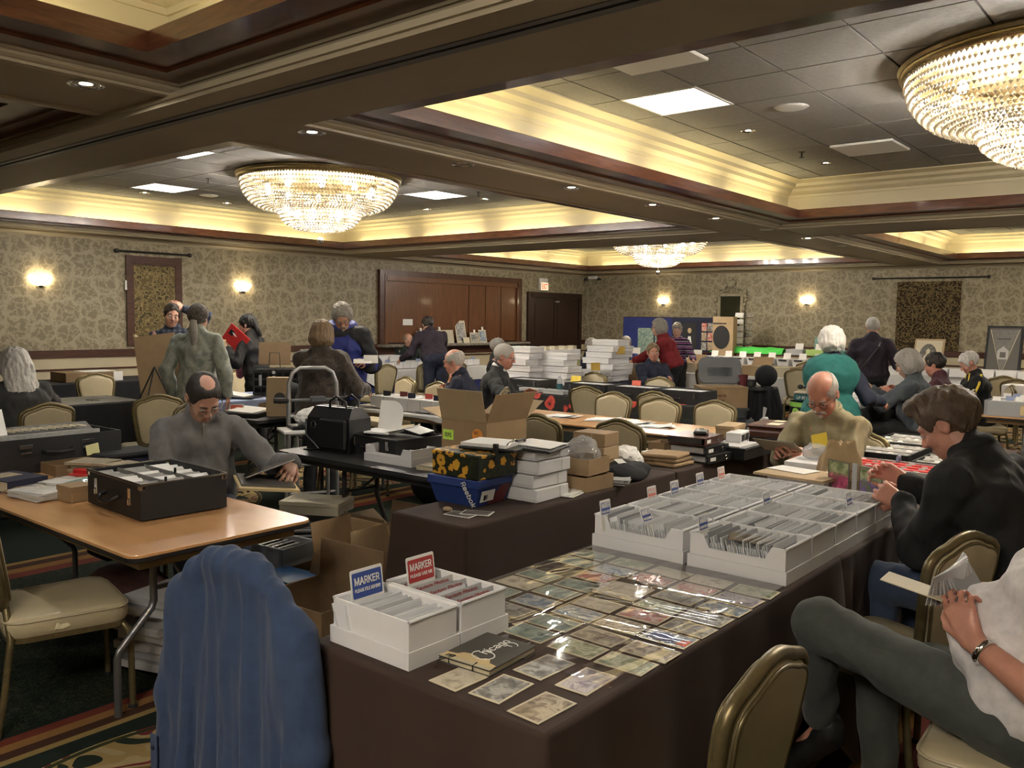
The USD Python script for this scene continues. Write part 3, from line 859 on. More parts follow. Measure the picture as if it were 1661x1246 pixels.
cloth('tablecloth', 'black cloth with grey top on the table of the white-haired person', -9.18, -8.40, 2.3, 4.30, (.7, .7, .7, .7), 'black_cloth', .008, 9, corner=0)
solo('table_runner', MB().box((-8.79, 3.3, TZ + .008), (.76, 1.96, .006)), 'grey_cloth', 'grey runner on the black cloth before the white-haired person', 'table runner')
cloth('tablecloth', 'pale blue cloth on the table of the two black crates', -8.58, -7.80, 4.36, 6.2, (.12, .10, .12, .12), 'paleblue_cloth', .01, 10, corner=.05)
folding_table('folding_table', 'wood table under the pale blue cloth and two black crates', -8.57, -7.81, 4.37, 6.19, axis='y', z=TZ - .004)
cloth('tablecloth', 'black cloth on the long table along the left wall', -11.85, -10.95, 3.6, 6.4, (.7, .7, .7, .7), 'black_cloth', .008, 11, corner=0)
cloth('tablecloth', 'black cloth on the table behind the standing woman with the red folder', -10.9, -10.1, 6.5, 8.3, (.7, .7, .7, .7), 'black_cloth', .008, 12, corner=0)
cloth('tablecloth', 'pale cloth on the table of white boxes with dark tabs', -6.48, -5.27, 5.43, 6.17, (.03, .03, .03, .03), 'white_cloth', .004, 13, corner=.02)
cloth('tablecloth', 'royal blue floor-length cloth on the dealer table by the wood shutter', -11.2, -10.42, 8.9, 11.9, (.7, .72, .7, .7), 'blue_cloth', .02, 14, corner=0)
cloth('tablecloth', 'white cover over the royal blue cloth by the wood shutter', -11.22, -10.40, 9.0, 11.88, (.1, .24, .1, .1), 'white_cloth', .006, 15, z=TZ + .006, corner=0)
custom('poppy_cloth', {'tc': ('texture_coordinate', {}), 'g': ('geometry', {}), 'v': ('voronoi_texture', dict(scale=5.4, randomness=.85)), 'n': ('noise_texture', dict(scale=14)), 'ms': ('math', dict(math_type='multiply_add', value2=.22, value3=-.11)), 'ad': ('math', dict(math_type='add')),
                       'r': ('rgb_ramp', dict(interpolate=False, ramp=[(0, (.04, .006, .006)), (.09, (.42, .035, .025)), (.20, (.55, .07, .045)), (.33, (.20, .015, .015)), (.36, (.008, .008, .008)), (.62, (.012, .022, .014)), (.7, (.008, .008, .008))])), 'p': ('principled_bsdf', dict(roughness=.8))},
       [('g.position', 'v.vector'), ('g.position', 'n.vector'), ('n.fac', 'ms.value1'), ('v.distance', 'ad.value1'), ('ms.value', 'ad.value2'), ('ad.value', 'r.fac'), ('r.color', 'p.base_color')])
cloth('tablecloth', 'black cloth printed with red poppies under a row of black cases', -7.0, -4.15, 7.98, 8.6, (.6, .6, .6, .6), 'poppy_cloth', .012, 16, corner=0)
cloth('tablecloth', 'dark blue cloth under the stacks of white boxes by the double door', -7.6, -6.55, 8.9, 10.7, (.66, .66, .66, .66), 'navy_cloth', .012, 17, corner=0)
cloth('tablecloth', 'dark cloth on the stall table behind the man in the blue and black shirt', -9.6, -7.0, 13.6, 14.4, (.66, .66, .66, .66), 'navy_cloth', .01, 18, corner=0)
cloth('tablecloth', 'dark red-brown cloth on the stall table along the far wall', -8.2, -4.6, 15.7, 16.35, (.66, .66, .66, .66), 'brown_cloth', .012, 19, corner=0)
cloth('tablecloth', 'pale cloth on the middle stall table of card boxes', -7.6, -4.0, 13.0, 13.8, (.4, .4, .4, .4), 'white_cloth', .01, 20, corner=0)
cloth('tablecloth', 'white cloth on the far right stall table below the dark tapestry', -4.48, -1.6, 15.6, 16.4, (.6, .6, .6, .6), 'white_cloth', .01, 21, corner=0)
cloth('tablecloth', 'dark cloth on the table where three people sort cards', -3.28, -2.80, 9.0, 10.95, (.6, .6, .6, .6), 'black_cloth', .01, 22, corner=0)

# ------------------------------------------------------------------ banquet chairs (facing +y)
BACK = [(0, 0), (.10, .0), (.135, .01), (.155, .035), (.165, .09), (.185, .20), (.20, .29), (.205, .345), (.195, .385), (.165, .408), (.12, .418), (.075, .437), (.035, .448)]
OUT2 = np.array(BACK + [(0, .45)] + [(-x, z) for x, z in BACK[:0:-1]])


def dense(P, n):
    P = np.vstack([P, P[:1]])
    s = np.r_[0, np.cumsum(np.linalg.norm(np.diff(P, axis=0), axis=1))]
    t = np.linspace(0, s[-1], n, endpoint=False)
    return np.stack([np.interp(t, s, P[:, 0]), np.interp(t, s, P[:, 1])], 1)


OUT2 = dense(OUT2, 48)
BTILT = math.radians(9)


def back_xf(q):
    """(x, up, depth) of the back panel -> chair coordinates"""
    q = np.asarray(q, float)
    return np.stack([q[:, 0], -.215 - q[:, 1] * math.sin(BTILT) + q[:, 2] * math.cos(BTILT), .485 + q[:, 1] * math.cos(BTILT) + q[:, 2] * math.sin(BTILT)], 1)


def chair_parts(t):
    c = OUT2.mean(0)
    fr = MB().tube(back_xf(np.c_[OUT2, np.zeros(48)]), .0165, 8, True)
    part(t, 'back_frame', fr, 'chair_gold', smooth=60)
    lay = [(c + (OUT2 - c) * s, d) for s, d in ((.80, -.026), (.90, -.024), (.945, -.010), (.945, .010), (.90, .030), (.78, .037))]
    V, F = loft(None, lay)
    part(t, 'backrest', (back_xf(V), F), 'chair_vinyl', smooth=50)
    pp = c + (OUT2 - c) * .90
    part(t, 'back_piping', MB().tube(back_xf(np.c_[pp, np.full(48, -.021)]), .006, 6, True).tube(back_xf(np.c_[pp, np.full(48, .026)]), .006, 6, True), 'chair_gold', smooth=60)
    o = np.array(rrect(.45, .45, .07, 6))
    o[:, 0] *= 1 + .10 * (o[:, 1] / .45)
    V, F = loft(None, [(o * .97, .385), (o, .40), (o * 1.01, .425), (o * 1.0, .45), (o * .93, .466), (o * .6, .474)])
    part(t, 'seat', (V, F), 'chair_vinyl', smooth=50)
    part(t, 'seat_piping', MB().tube(np.c_[o * 1.005, np.full(len(o), .447)], .005, 6, True), 'chair_vinyl')
    part(t, 'seat_frame', loft(None, [(o * .96, .362), (o * .96, .386)]), 'chair_gold')
    for s in (-1, 1):
        part(t, 'leg', MB().tube([(s * .15, .12, .372), (s * .175, .17, .372), (s * .195, .20, .362), (s * .205, .218, .335), (s * .208, .225, .30), (s * .205, .228, .15), (s * .205, .23, .0)], .0135, 8), 'chair_gold', smooth=60)
        part(t, 'leg', MB().tube([(s * .142, -.214, .50), (s * .165, -.21, .45), (s * .19, -.205, .38), (s * .20, -.215, .32), (s * .20, -.235, .16), (s * .20, -.265, 0)], .0135, 8), 'chair_gold', smooth=60)
        part(t, 'glide', MB().lathe([(.001, 0), (.018, 0), (.018, .012), (.014, .016)], 10, (s * .205, .23, 0)).lathe([(.001, 0), (.018, 0), (.018, .012), (.014, .016)], 10, (s * .20, -.265, 0)), 'rubber')


G_CH = None
CH0 = thing('banquet_chair', 'gold-framed cream chair with a torn seat front at the bare wood table', 'chair', (-3.68, 1.50, 0), -12)
chair_parts(CH0)
tm = MB()
part(CH0, 'seat_tear', tm.add(*loft(None, [(np.array([(-.03, -.012), (.0, -.016), (.034, -.004), (.02, .012), (-.005, .006), (-.02, .016)]), 0), (np.array([(-.026, -.009), (.0, -.012), (.028, -.004), (.016, .009), (-.005, .004), (-.016, .012)]), .004)]), R=frame3((1, 0, 0)), at=(.224, -.03, .412)), 'foam', 'torn hole showing foam')
CHAIR = thing('banquet_chair', 'gold-framed cream chair seen from behind at the right long edge of the postcard table', 'chair', (-.99, 1.75, 0), 90)
chair_parts(CHAIR)
# x, y, facing (degrees from +y, anticlockwise), label
CHAIRS = [
    (-2.10, 1.62, 2, 'cream chair with a blue denim shirt draped over its back'),
    (-.38, 2.74, 92, 'cream chair with a marked seat edge under the man in white'),
    (-.90, 3.30, 72, 'cream chair between the man in white and the man in black'),
    (-.56, 3.68, 74, 'cream chair under the man in the black jacket'),
    (-7.33, 2.82, 92, 'cream chair behind the white-haired person, seen from the back'),
    (-9.35, 3.55, -90, 'cream chair across the table from the white-haired person'),
    (-7.42, 3.86, 75, 'cream chair in front of the leaning cardboard sheet'),
    (-9.85, 4.55, -100, 'cream chair behind the leaning cardboard sheet'),
    (-6.72, 3.62, 110, 'cream chair just behind the man in grey'),
    (-9.62, 5.55, -80, 'cream chair behind the crate with two brown boxes on top'),
    (-9.45, 6.25, -80, 'cream chair right of the crate with brown boxes'),
    (-9.75, 8.55, 90, 'cream chair nearest the man in the parka at the blue table'),
    (-9.80, 9.40, 95, 'middle cream chair along the royal blue table'),
    (-9.72, 10.05, 85, 'cream chair at the royal blue table beside the bending man'),
    (-7.45, 6.72, 170, 'cream chair pushed behind the white boxes, left of two'),
    (-6.60, 6.42, 175, 'cream chair pushed behind the white boxes, right of two'),
    (-6.00, 5.02, 5, 'big cream chair back in front of the white boxes with dark tabs'),
    (-3.90, 5.28, 3, 'cream chair at the long bare table, right of the open carton'),
    (-3.26, 5.45, -3, 'cream chair at the long bare table behind the brown carton stack'),
    (-4.55, 6.78, 178, 'cream chair on the far side of the bare table, leftmost'),
    (-3.92, 6.62, 182, 'cream chair on the far side of the bare table, middle'),
    (-3.45, 6.72, 176, 'cream chair on the far side of the bare table, rightmost'),
    (-5.15, 7.72, 3, 'cream chair before the poppy cloth, left of two'),
    (-4.30, 7.72, -2, 'cream chair before the poppy cloth, right of two'),
    (-6.45, 9.25, 180, 'cream chair behind the black cases with a yellow card on it'),
    (-5.35, 9.05, 176, 'cream chair behind the right end of the black cases'),
    (-7.15, 12.75, -20, 'cream chair beside the man in the blue and black shirt'),
    (-6.1, 12.3, 15, 'cream chair just behind the woman in red'),
    (-7.35, 15.35, 3, 'cream chair before the far stall, left of three'),
    (-6.45, 15.3, -3, 'cream chair before the far stall, middle of three'),
    (-5.65, 15.3, 4, 'cream chair before the far stall, right of three'),
    (-5.0, 13.0, 20, 'cream chair with a pale rim between the far card boxes'),
    (-1.86, 5.56, 174, 'cream chair under the man in the olive shirt'),
    (-2.36, 9.46, 92, 'cream chair under the person in the slate blue shirt'),
    (-2.32, 10.24, 92, 'cream chair under the man in the maroon shirt'),
    (-2.12, 11.3, 112, 'cream chair under the man in the striped track jacket'),
    (-2.35, 13.6, 15, 'cream chair at the white stall, left of two'),
    (-1.95, 13.0, -15, 'cream chair at the white stall, right of two'),
    (-4.53, 2.63, -112, 'cream chair under the man in the grey pullover'),
    (-5.86, 6.56, 118, 'cream chair under the bald man with his hand on his chin'),
    (-6.18, 7.05, -62, 'cream chair under the man in the dark blazer'),
]
for x, y, a, lb in CHAIRS:
    dup(CHAIR, (x, y, 0), a, lb)
# ------------------------------------------------------------------ the postcard table in front
T0 = TZ + .0045
custom('film', {'lw': ('layer_weight', dict(blend=.5)), 'pw': ('math', dict(math_type='power', value2=3.0)), 'f': ('math', dict(math_type='multiply_add', value2=.85, value3=.05)), 't': ('transparent_bsdf', dict(color=(.96, .96, .96))), 'g': ('glossy_bsdf', dict(color=(1, 1, 1), roughness=.045)), 'm': ('mix_closure', {})},
       [('lw.facing', 'pw.value1'), ('pw.value', 'f.value1'), ('f.value', 'm.fac'), ('t.BSDF', 'm.closure1'), ('g.BSDF', 'm.closure2')], 'm.closure')
custom('clear_plastic', {'lw': ('layer_weight', dict(blend=.5)), 'pw': ('math', dict(math_type='power', value2=3.0)), 'f': ('math', dict(math_type='multiply_add', value2=.6, value3=.06)), 't': ('transparent_bsdf', dict(color=(.80, .81, .82))), 'g': ('glossy_bsdf', dict(roughness=.12)), 'd': ('diffuse_bsdf', dict(color=(.62, .63, .64))), 'm': ('mix_closure', {}), 'm2': ('mix_closure', dict(fac=.28))},
       [('lw.facing', 'pw.value1'), ('pw.value', 'f.value1'), ('f.value', 'm.fac'), ('t.BSDF', 'm.closure1'), ('g.BSDF', 'm.closure2'), ('m.closure', 'm2.closure1'), ('d.BSDF', 'm2.closure2')], 'm2.closure')
PICS = {'teal': [(.05, .10, .085), (.14, .22, .19), (.30, .36, .30)], 'sepia': [(.07, .05, .032), (.26, .20, .13), (.50, .43, .30)], 'grey': [(.045, .045, .042), (.20, .195, .18), (.46, .45, .42)],
        'blue': [(.04, .07, .15), (.16, .24, .34), (.50, .50, .45)], 'red': [(.10, .08, .07), (.50, .09, .06), (.55, .50, .42)], 'cream': [(.22, .17, .11), (.50, .45, .34), (.60, .55, .44)],
        'green': [(.06, .09, .04), (.22, .27, .13), (.52, .52, .36)], 'violet': [(.09, .07, .10), (.26, .22, .28), (.52, .48, .46)]}
for k, c in PICS.items():
    custom('picture_' + k, {'tc': ('texture_coordinate', {}), 'oi': ('object_info', {}), 'g': ('geometry', {}), 'n': ('noise_texture', dict(scale=24, detail=4, distortion=1.2)),
                            'r': ('rgb_ramp', dict(ramp=[(.28, c[0]), (.47, c[1]), (.58, c[2]), (.7, c[1])])), 'p': ('principled_bsdf', dict(roughness=.35))},
           [('g.position', 'n.vector'), ('n.fac', 'r.fac'), ('r.color', 'p.base_color')])


def card_box(label, x0, x1, y0, y1, h=.118, cut=None, grp=None, lid=.046):
    """white tray box standing in its own lid; cut: which long side is cut low ('y-')"""
    cx, cy, w, d = (x0 + x1) / 2, (y0 + y1) / 2, x1 - x0, y1 - y0
    t = thing('card_box', label, 'card box', (cx, cy, T0), 0, grp)
    part(t, 'lid', MB().tray((0, 0, 0), (w, d, lid), .004), 'card_white')
    b = MB()
    W, D = w - .014, d - .014
    b.box((0, D / 2 - .003, .004 + h / 2), (W, .006, h)).box((-W / 2 + .003, 0, .004 + h / 2), (.006, D - .012, h)).box((W / 2 - .003, 0, .004 + h / 2), (.006, D - .012, h)).box((0, 0, .007), (W - .012, D - .012, .005))
    if cut:
        P = [(-W / 2, 0), (W / 2, 0), (W / 2, h), (W / 2 - .05, h), (W / 2 - .075, h * .62), (-W / 2 + .075, h * .62), (-W / 2 + .05, h), (-W / 2, h)]
    else:
        P = [(-W / 2, 0), (W / 2, 0), (W / 2, h), (-W / 2, h)]
    b.prism(P, 0, .006, rotm(rx=90), (0, -D / 2 + .006, .004))
    part(t, 'box_body', b, 'card_white')
    if cut:
        fm, rr = MB(), random.Random(int(x0 * 991 + y0 * 777))
        for q in range(46):
            fm.box((-W / 2 + .02 + (W - .05) * q / 45, rr.uniform(-.004, .004), .052 + rr.uniform(-.004, .006)), (.003, .19, .092), ry=-16)
        part(t, 'sleeve_fill', fm, 'sleeve', 'packed rear sleeves', 'stuff')
    part(t, 'rolled_edge', MB().tube([(-W / 2, -D / 2, .004 + h), (-W / 2, D / 2, .004 + h)], .005, 6).tube([(W / 2, -D / 2, .004 + h), (W / 2, D / 2, .004 + h)], .005, 6).tube([(-W / 2, D / 2, .004 + h), (W / 2, D / 2, .004 + h)], .004, 6), 'card_white')
    return t


SL0 = None


def sleeves(x0, x1, cy, wid, n, z, label, group, rg, ht=.105, dark=.12, dens=1.0):
    global SL0
    for k in range(n):
        x = x0 + (x1 - x0) * (k + .5 + rg.uniform(-.25, .25)) / n
        sc = (1, wid / .18 * rg.uniform(.90, 1.0), ht / .10 * rg.uniform(.90, 1.06))
        dk = rg.random() < dark
        key = (dk, rg.choice([0, 1, 2]))
        if SL0 is None:
            SL0 = {}
        if key not in SL0:
            t = thing('postcard_sleeve', label, 'postcard sleeve', (x, cy, z), 0, group)
            m = MB().box((0, 0, .05), (.0032, .18, .10))
            m.rot(ry=(-9, -16, -22)[key[1]])
            part(t, 'sleeve', m, 'sleeve_dark' if dk else 'sleeve')
            SL0[key] = t
        else:
            dup(SL0[key], (x, cy + rg.uniform(-.004, .004), z), 0, label, group, sc)


rg = random.Random(3)
card_box('nearest white card box, holding plain sleeves behind a blue marker card', -1.835, -1.525, 1.452, 1.640)
card_box('white card box holding sleeves lettered in red, beside the album', -1.835, -1.525, 1.645, 1.842)
sleeves(-1.80, -1.545, 1.546, .165, 22, T0 + .012, 'clear sleeve filed in the nearest white card box', 'sleeves in the nearest white box', rg, .104, 0)
sleeves(-1.80, -1.545, 1.744, .172, 18, T0 + .012, 'clear sleeve filed in the white box beside the album', 'sleeves in the white box beside the album', rg, .098, .25)
for k, (x, s) in enumerate(((-1.765, 1), (-1.715, 1), (-1.66, 1), (-1.60, 1), (-1.555, 1))):
    t = thing('tab_card', f'sleeve tab lettered in red, {ords[k]} from the red marker card', 'divider card', (x, 1.744, T0 + .012), 0, 'red lettered tabs beside the album')
    part(t, 'tab', MB().box((0, 0, .056), (.002, .172, .112)).rot(ry=-10), 'paper_grey')
    part(t, 'lettering', MB().text('Eastern Photos', .010, frame3((math.cos(math.radians(10)), 0, math.sin(math.radians(10)))), (-.0165, .0, .100), .0008, False, .13), 'ink_red')


def marker(x, y, z, m, line2, label, w=.085, hgt=.062, rz=0, lean=-8):
    t = thing('marker_card', label, 'marker card', (x, y, z), rz)
    R = rotm(ry=lean)
    F = R @ frame3((1, 0, 0))
    o = lambda a, b, c=0.0: R @ np.array([c, a, b])
    part(t, 'card', MB().prism(sg.Polygon(rrect(w, hgt + .06, .006, 4)), -.001, .001, F, o(0, hgt / 2 - .03)), 'paper')
    part(t, 'colour_panel', MB().prism(sg.Polygon(rrect(w - .010, hgt - .012, .004, 4)), .001, .0016, F, o(0, hgt * .5 - .003)), m)
    part(t, 'lettering', MB().text('MARKER', .02, F, o(0, hgt * .5 + .008, .0017), .0008, True, w * .78), 'paper')
    part(t, 'small_lettering', MB().text(line2, .009, F, o(0, hgt * .5 - .017, .0017), .0008, True, w * .80), 'paper')


marker(-1.785, 1.545, .872, 'marker_blue', 'PLEASE FILE BEHIND', 'blue marker card standing in the nearest white box', .115, .082)
marker(-1.775, 1.742, .872, 'marker_red', 'PLEASE USE ME', 'dark red marker card standing in the white box by the album', .112, .078)
# ten boxes beyond
G10 = None
for k in range(5):
    ya = 2.768 + .243 * k
    nm = ('nearest', 'second', 'middle', 'fourth', 'farthest')[k]
    card_box(f'white cut-front box of sleeves, {nm} of the row beside the narrow brown table', -1.868, -1.468, ya, ya + .240, cut='y-')
    card_box(f'white cut-front box of sleeves, {nm} of the row along the chairs', -1.452, -1.082, ya, ya + .240, cut='y-')
    for x0, x1, r in ((-1.845, -1.49, 'beside the narrow brown table'), (-1.43, -1.105, 'along the chairs')):
        sleeves(x0, x1, ya + .12, .20, 26 if k < 3 else 25, T0 + .014, f'clear sleeve in the {nm} white box {r}', f'sleeves in the {nm} white box {r}', rg, .112, .13)
for k, (x, y, m, l2, z, lb, ln) in enumerate((
        (-1.82, 2.79, 'marker_blue', 'PLEASE USE ME', .885, 'blue marker card at the front corner of the white boxes', -8), (-1.66, 2.84, 'marker_blue', 'PLEASE FILE BEHIND', .875, 'blue marker card tilted on sleeves beside the front corner marker', -22),
        (-1.84, 3.18, 'marker_coral', 'PLEASE USE ME', .88, 'coral marker card nearest the camera in the white boxes', -8), (-1.83, 3.36, 'marker_blue', 'PLEASE USE ME', .88, 'blue marker card just behind the nearer coral marker', -8),
        (-1.84, 3.62, 'marker_blue', 'PLEASE USE ME', .88, 'blue marker card just in front of the farther coral marker', -8), (-1.84, 3.84, 'marker_coral', 'PLEASE USE ME', .88, 'coral marker card farthest from the camera', -8),
        (-1.42, 2.83, 'marker_blue', 'PLEASE USE ME', .885, 'blue marker card at the front of the row along the chairs', -8), (-1.43, 3.42, 'marker_blue', 'PLEASE USE ME', .88, 'blue marker card in the middle of the row along the chairs', -8),
        (-1.17, 3.66, 'marker_blue', 'PLEASE USE ME', .88, 'blue marker card nearest the brown paper bag', -8))):
    marker(x, y, z, m, l2, lb, .072, .058, 0, ln)
t = thing('loose_sleeve', 'sleeved old postcard lying across the front white box of sleeves', 'postcard', (-1.235, 2.85, T0 + .118), 20)
part(t, 'card', MB().box((0, 0, 0), (.17, .10, .002), ry=4), 'picture_sepia')
part(t, 'sleeve', MB().box((0, 0, .002), (.18, .11, .001), ry=4), 'film')

# album with script title
t = thing('album', 'dark string-bound album with white script title beside the white card boxes', 'album', (-1.438, 1.655, T0), 4)
part(t, 'pages', MB().box((0, 0, .008), (.158, .198, .012)), 'album_cream')
part(t, 'cover', MB().box((0, 0, .016), (.164, .206, .004), bev=.001).box((0, 0, .002), (.164, .206, .003)), 'album_cover')
part(t, 'spine_band', MB().box((0, -.094, .0185), (.164, .016, .0015)), 'album_cream')
part(t, 'skyline', MB().prism([(-.08, -.085), (.08, -.085), (.08, -.072), (.055, -.066), (.045, -.05), (.03, -.047), (.02, -.058), (-.0, -.05), (-.02, -.046), (-.04, -.05), (-.05, -.066), (-.08, -.07)], .0181, .0190), 'tan_folder', 'tan skyline printed on the cover')
F = frame3((0, 0, 1), (-1, 0, 0))
m = MB().text('hicago', .026, F, (.005, .030, .0182), .001, False)
a = np.linspace(math.radians(50), math.radians(400), 40)
m.tube([(.012 - .034 * math.sin(q) * (1 - .02 * q), -.035 + .026 * math.cos(q), .0187) for q in a], .0016, 5)
a = np.linspace(0, 5.2, 24)
m.tube([(.028 + .018 * math.cos(q), .068 + .012 * math.sin(q), .0187) for q in a], .0013, 5)
part(t, 'title', m, 'paper', 'white script title')
part(t, 'string', MB().tube([(-.05, -.10, .004), (-.05, -.104, .018), (-.04, -.085, .0215), (-.06, -.088, .021), (-.075, -.11, .014)], .0016, 5).tube([(.03, -.105, .004), (.03, -.104, .018), (.03, -.085, .0205)], .0016, 5).tube([(-.05, -.09, .021), (-.07, -.12, .012), (-.06, -.14, .004)], .0015, 5), 'ink_black')

# postcards laid out under the clear sheet
cols = [('cream', 'sepia', 'grey'), ]
seq = ['grey', 'teal', 'sepia', 'grey', 'blue', 'violet', 'cream', 'teal', 'green', 'red', 'sepia', 'blue', 'grey', 'cream', 'violet', 'green', 'teal', 'red', 'sepia', 'grey']
words_ = {'teal': 'teal tinted', 'sepia': 'sepia', 'grey': 'grey photographic', 'blue': 'blue tinted', 'red': 'red-and-white', 'cream': 'pale cream', 'green': 'green-yellow', 'violet': 'mauve tinted'}
PCN = 0


def postcard(x, y, w, d, kind, label, rz=0.0):
    global PCN
    PCN += 1
    t = thing('postcard', label, 'postcard', (x, y, T0), rz, 'postcards under the clear sheet')
    part(t, 'card', MB().box((0, 0, .0012), (w, d, .0016)), 'paper_cream')
    part(t, 'picture', MB().box((0, 0, .0022), (w - .014, d - .014, .0006)), 'picture_' + kind)
    return t


rg = random.Random(8)
near = [(-1.40, 1.515, 'cream', 'pale postcard of a faint building half under the album'), (-1.285, 1.530, 'grey', 'grey postcard of a ship beside the table corner row, nearer the album'), (-1.150, 1.515, 'sepia', 'pale-skied postcard nearest the table corner'),
        (-1.155, 1.70, 'violet', 'grey-mauve portrait postcard second from the table corner along the edge'), (-1.285, 1.70, 'grey', 'dark grey postcard beside the album, second row')]
for x, y, k, lb in near:
    postcard(x, y, .094, .140, k, lb, rg.uniform(-3, 3))
rowsY = [1.86, 1.972, 2.084, 2.196, 2.308, 2.420, 2.532, 2.644]
colX = [-1.775, -1.615, -1.455, -1.295, -1.140]
cn = ['at the far edge', 'next to far edge', 'middle column', 'next to chair edge', 'at the chair edge']
special = {(2, 4): 'blue', (1, 3): 'sepia', (3, 3): 'red', (6, 2): 'red', (4, 4): 'grey', (5, 4): 'blue', (6, 3): 'red', (7, 4): 'green', (7, 0): 'teal', (6, 0): 'teal', (7, 1): 'green', (4, 1): 'teal', (3, 1): 'teal', (3, 0): 'cream', (2, 0): 'teal', (1, 1): 'grey', (7, 2): 'cream'}
skipc = {(0, 0), (1, 0), (5, 2), (4, 2), (0, 1), (5, 0)}
i = 0
for r, y in enumerate(rowsY):
    for c, x in enumerate(colX):
        i += 1
        if (r, c) in skipc:
            continue
        k = special.get((r, c), seq[(i * 7) % 20])
        postcard(x + rg.uniform(-.006, .006), y + rg.uniform(-.004, .004), .142, .094, k, f'{words_[k]} postcard under the sheet, {ords[r]} row past the album, {cn[c]}', rg.uniform(-2.5, 2.5))
postcard(-1.475, 2.36, .175, .15, 'cream', 'large pale greeting card with flower print among the small postcards', 2)
t = thing('print_motif', 'orange and blue figure print on a postcard along the chair edge', 'printed picture', (-1.14, 2.084, T0 + .0027), 0)
part(t, 'blue_patch', MB().prism([(-.06, -.03), (.02, -.034), (.03, .0), (-.01, .03), (-.055, .025)], 0, .0004), 'box_blue')
part(t, 'orange_patch', MB().prism([(.03, -.03), (.062, -.028), (.060, .02), (.035, .008)], 0, .0004), 'coral')
xs, ys = np.meshgrid(np.linspace(-1.855, -1.085, 70), np.linspace(1.70, 2.752, 96), indexing='ij')
q = np.stack([xs, ys, xs * 0], -1)
zz = T0 + .0042 + .010 * np.maximum(0, meshkit.fbm(q * [9, 3.2, 1] + 3, 3) - .50) + .002 * np.maximum(0, meshkit.noise(q * [40, 8, 1]) - .5) + .0035 * np.exp(-((xs + 1.535) / .012) ** 2) * (ys < 2.3)
for ry_, a_ in ((2.02, .006), (2.08, .004), (2.26, .006), (2.31, .005), (2.48, .004)):
    zz += a_ * np.exp(-((ys - ry_ - .02 * np.sin(xs * 5)) / .011) ** 2) * np.clip((xs + 1.52) / .15, 0, 1)
zz[(xs < -1.50) & (ys < 1.86)] = np.nan
ok = ~np.isnan(zz)
zz = np.nan_to_num(zz, nan=T0)
n, mm = xs.shape
idx = np.arange(n * mm).reshape(n, mm)
qd = np.stack([idx[:-1, :-1], idx[1:, :-1], idx[1:, 1:], idx[:-1, 1:]], -1)
keep = ok[:-1, :-1] & ok[1:, :-1] & ok[1:, 1:] & ok[:-1, 1:]
solo('plastic_sheet', MB().add(np.stack([xs, ys, zz], -1).reshape(-1, 3), qd[keep]), 'film', 'clear wrinkled plastic sheet over the rows of postcards', 'plastic sheet', smooth=True)

# ------------------------------------------------------------------ generic cartons, books and papers
def carton(name, label, loc, size, rz=0, m='kraft', flaps=None, cat='box', closed=False, group=None, tape=None, inside='kraft'):
    """flaps: {side: degrees outward from standing straight up}; sides x-, x+, y-, y+"""
    w, d, h = size
    t = thing(name, label, cat, loc, rz, group)
    if closed:
        part(t, 'body', MB().box((0, 0, h * .5), (w, d, h), bev=.003), m)
        part(t, 'lid', MB().box((0, 0, h - .012), (w + .006, d + .006, .026), bev=.002), m)
    else:
        part(t, 'body', MB().tray((0, 0, 0), (w, d, h), .005), m)
    for s, a in (flaps or {}).items():
        L = (d if s[0] == 'x' else w) - .004
        H = (w if s[0] == 'x' else d) * .5 if abs(a) < 170 else .1
        fl = MB().box((0, 0, H / 2), (L, .004, H))
        fl.rot(rx=-a if s[1] == '+' else a)
        fl.rot(rz=0 if s[0] == 'y' else (-90))
        fl.move({'x-': (-w / 2 + .002, 0, h), 'x+': (w / 2 - .002, 0, h), 'y-': (0, -d / 2 + .002, h), 'y+': (0, d / 2 - .002, h)}[s])
        part(t, 'flap', fl, m)
    return t


def paper_stack(name, label, loc, size, rz, n, m, cat='papers', jit=.012, seed=1, group=None, top=None):
    """loose sheets or thin books, each its own layer"""
    rg = random.Random(seed)
    t = thing(name, label, cat, loc, rz, group)
    w, d, h = size
    for k in range(n):
        z = h * (k + .5) / n
        part(t, 'sheet' if h / n < .006 else 'layer', MB().box((rg.uniform(-jit, jit), rg.uniform(-jit, jit), z), (w * rg.uniform(.9, 1), d * rg.uniform(.9, 1), h / n * .86), rz=rg.uniform(-4, 4)), (top or m) if k == n - 1 else m)
    return t


# ------------------------------------------------------------------ bare table at left: open card case and clutter
L0 = TZ
t = thing('card_case', 'black latched carrying case, open and filled with grey cards, on the bare wood table', 'case', (-3.775, 1.985, L0), -2)
CW, CD, CHh = .54, .40, .155
part(t, 'shell', MB().tray((0, 0, .006), (CW, CD, CHh), .008), 'black_case')
part(t, 'rim', MB().tube([(-CW / 2, -CD / 2, CHh + .006), (CW / 2, -CD / 2, CHh + .006), (CW / 2, CD / 2, CHh + .006), (-CW / 2, CD / 2, CHh + .006)], .006, 6, True), 'dark_chrome')
part(t, 'divider', MB().box((0, -.065, CHh - .03), (CW - .02, .004, .06)).box((0, .065, CHh - .03), (CW - .02, .004, .06)), 'felt_grey')
rg = random.Random(4)
for j, yy in enumerate((-.13, 0, .13)):
    part(t, 'card_row', MB().box((0, yy, .075), (CW - .03, .115, .125)), 'felt_light')
    for k in range(7):
        part(t, 'index_tab', MB().box((-.23 + .075 * k + rg.uniform(-.02, .02), yy + rg.uniform(-.015, .015), CHh - .018), (.003, .105, .045), ry=-62), 'paper' if rg.random() < .38 else 'felt_light')
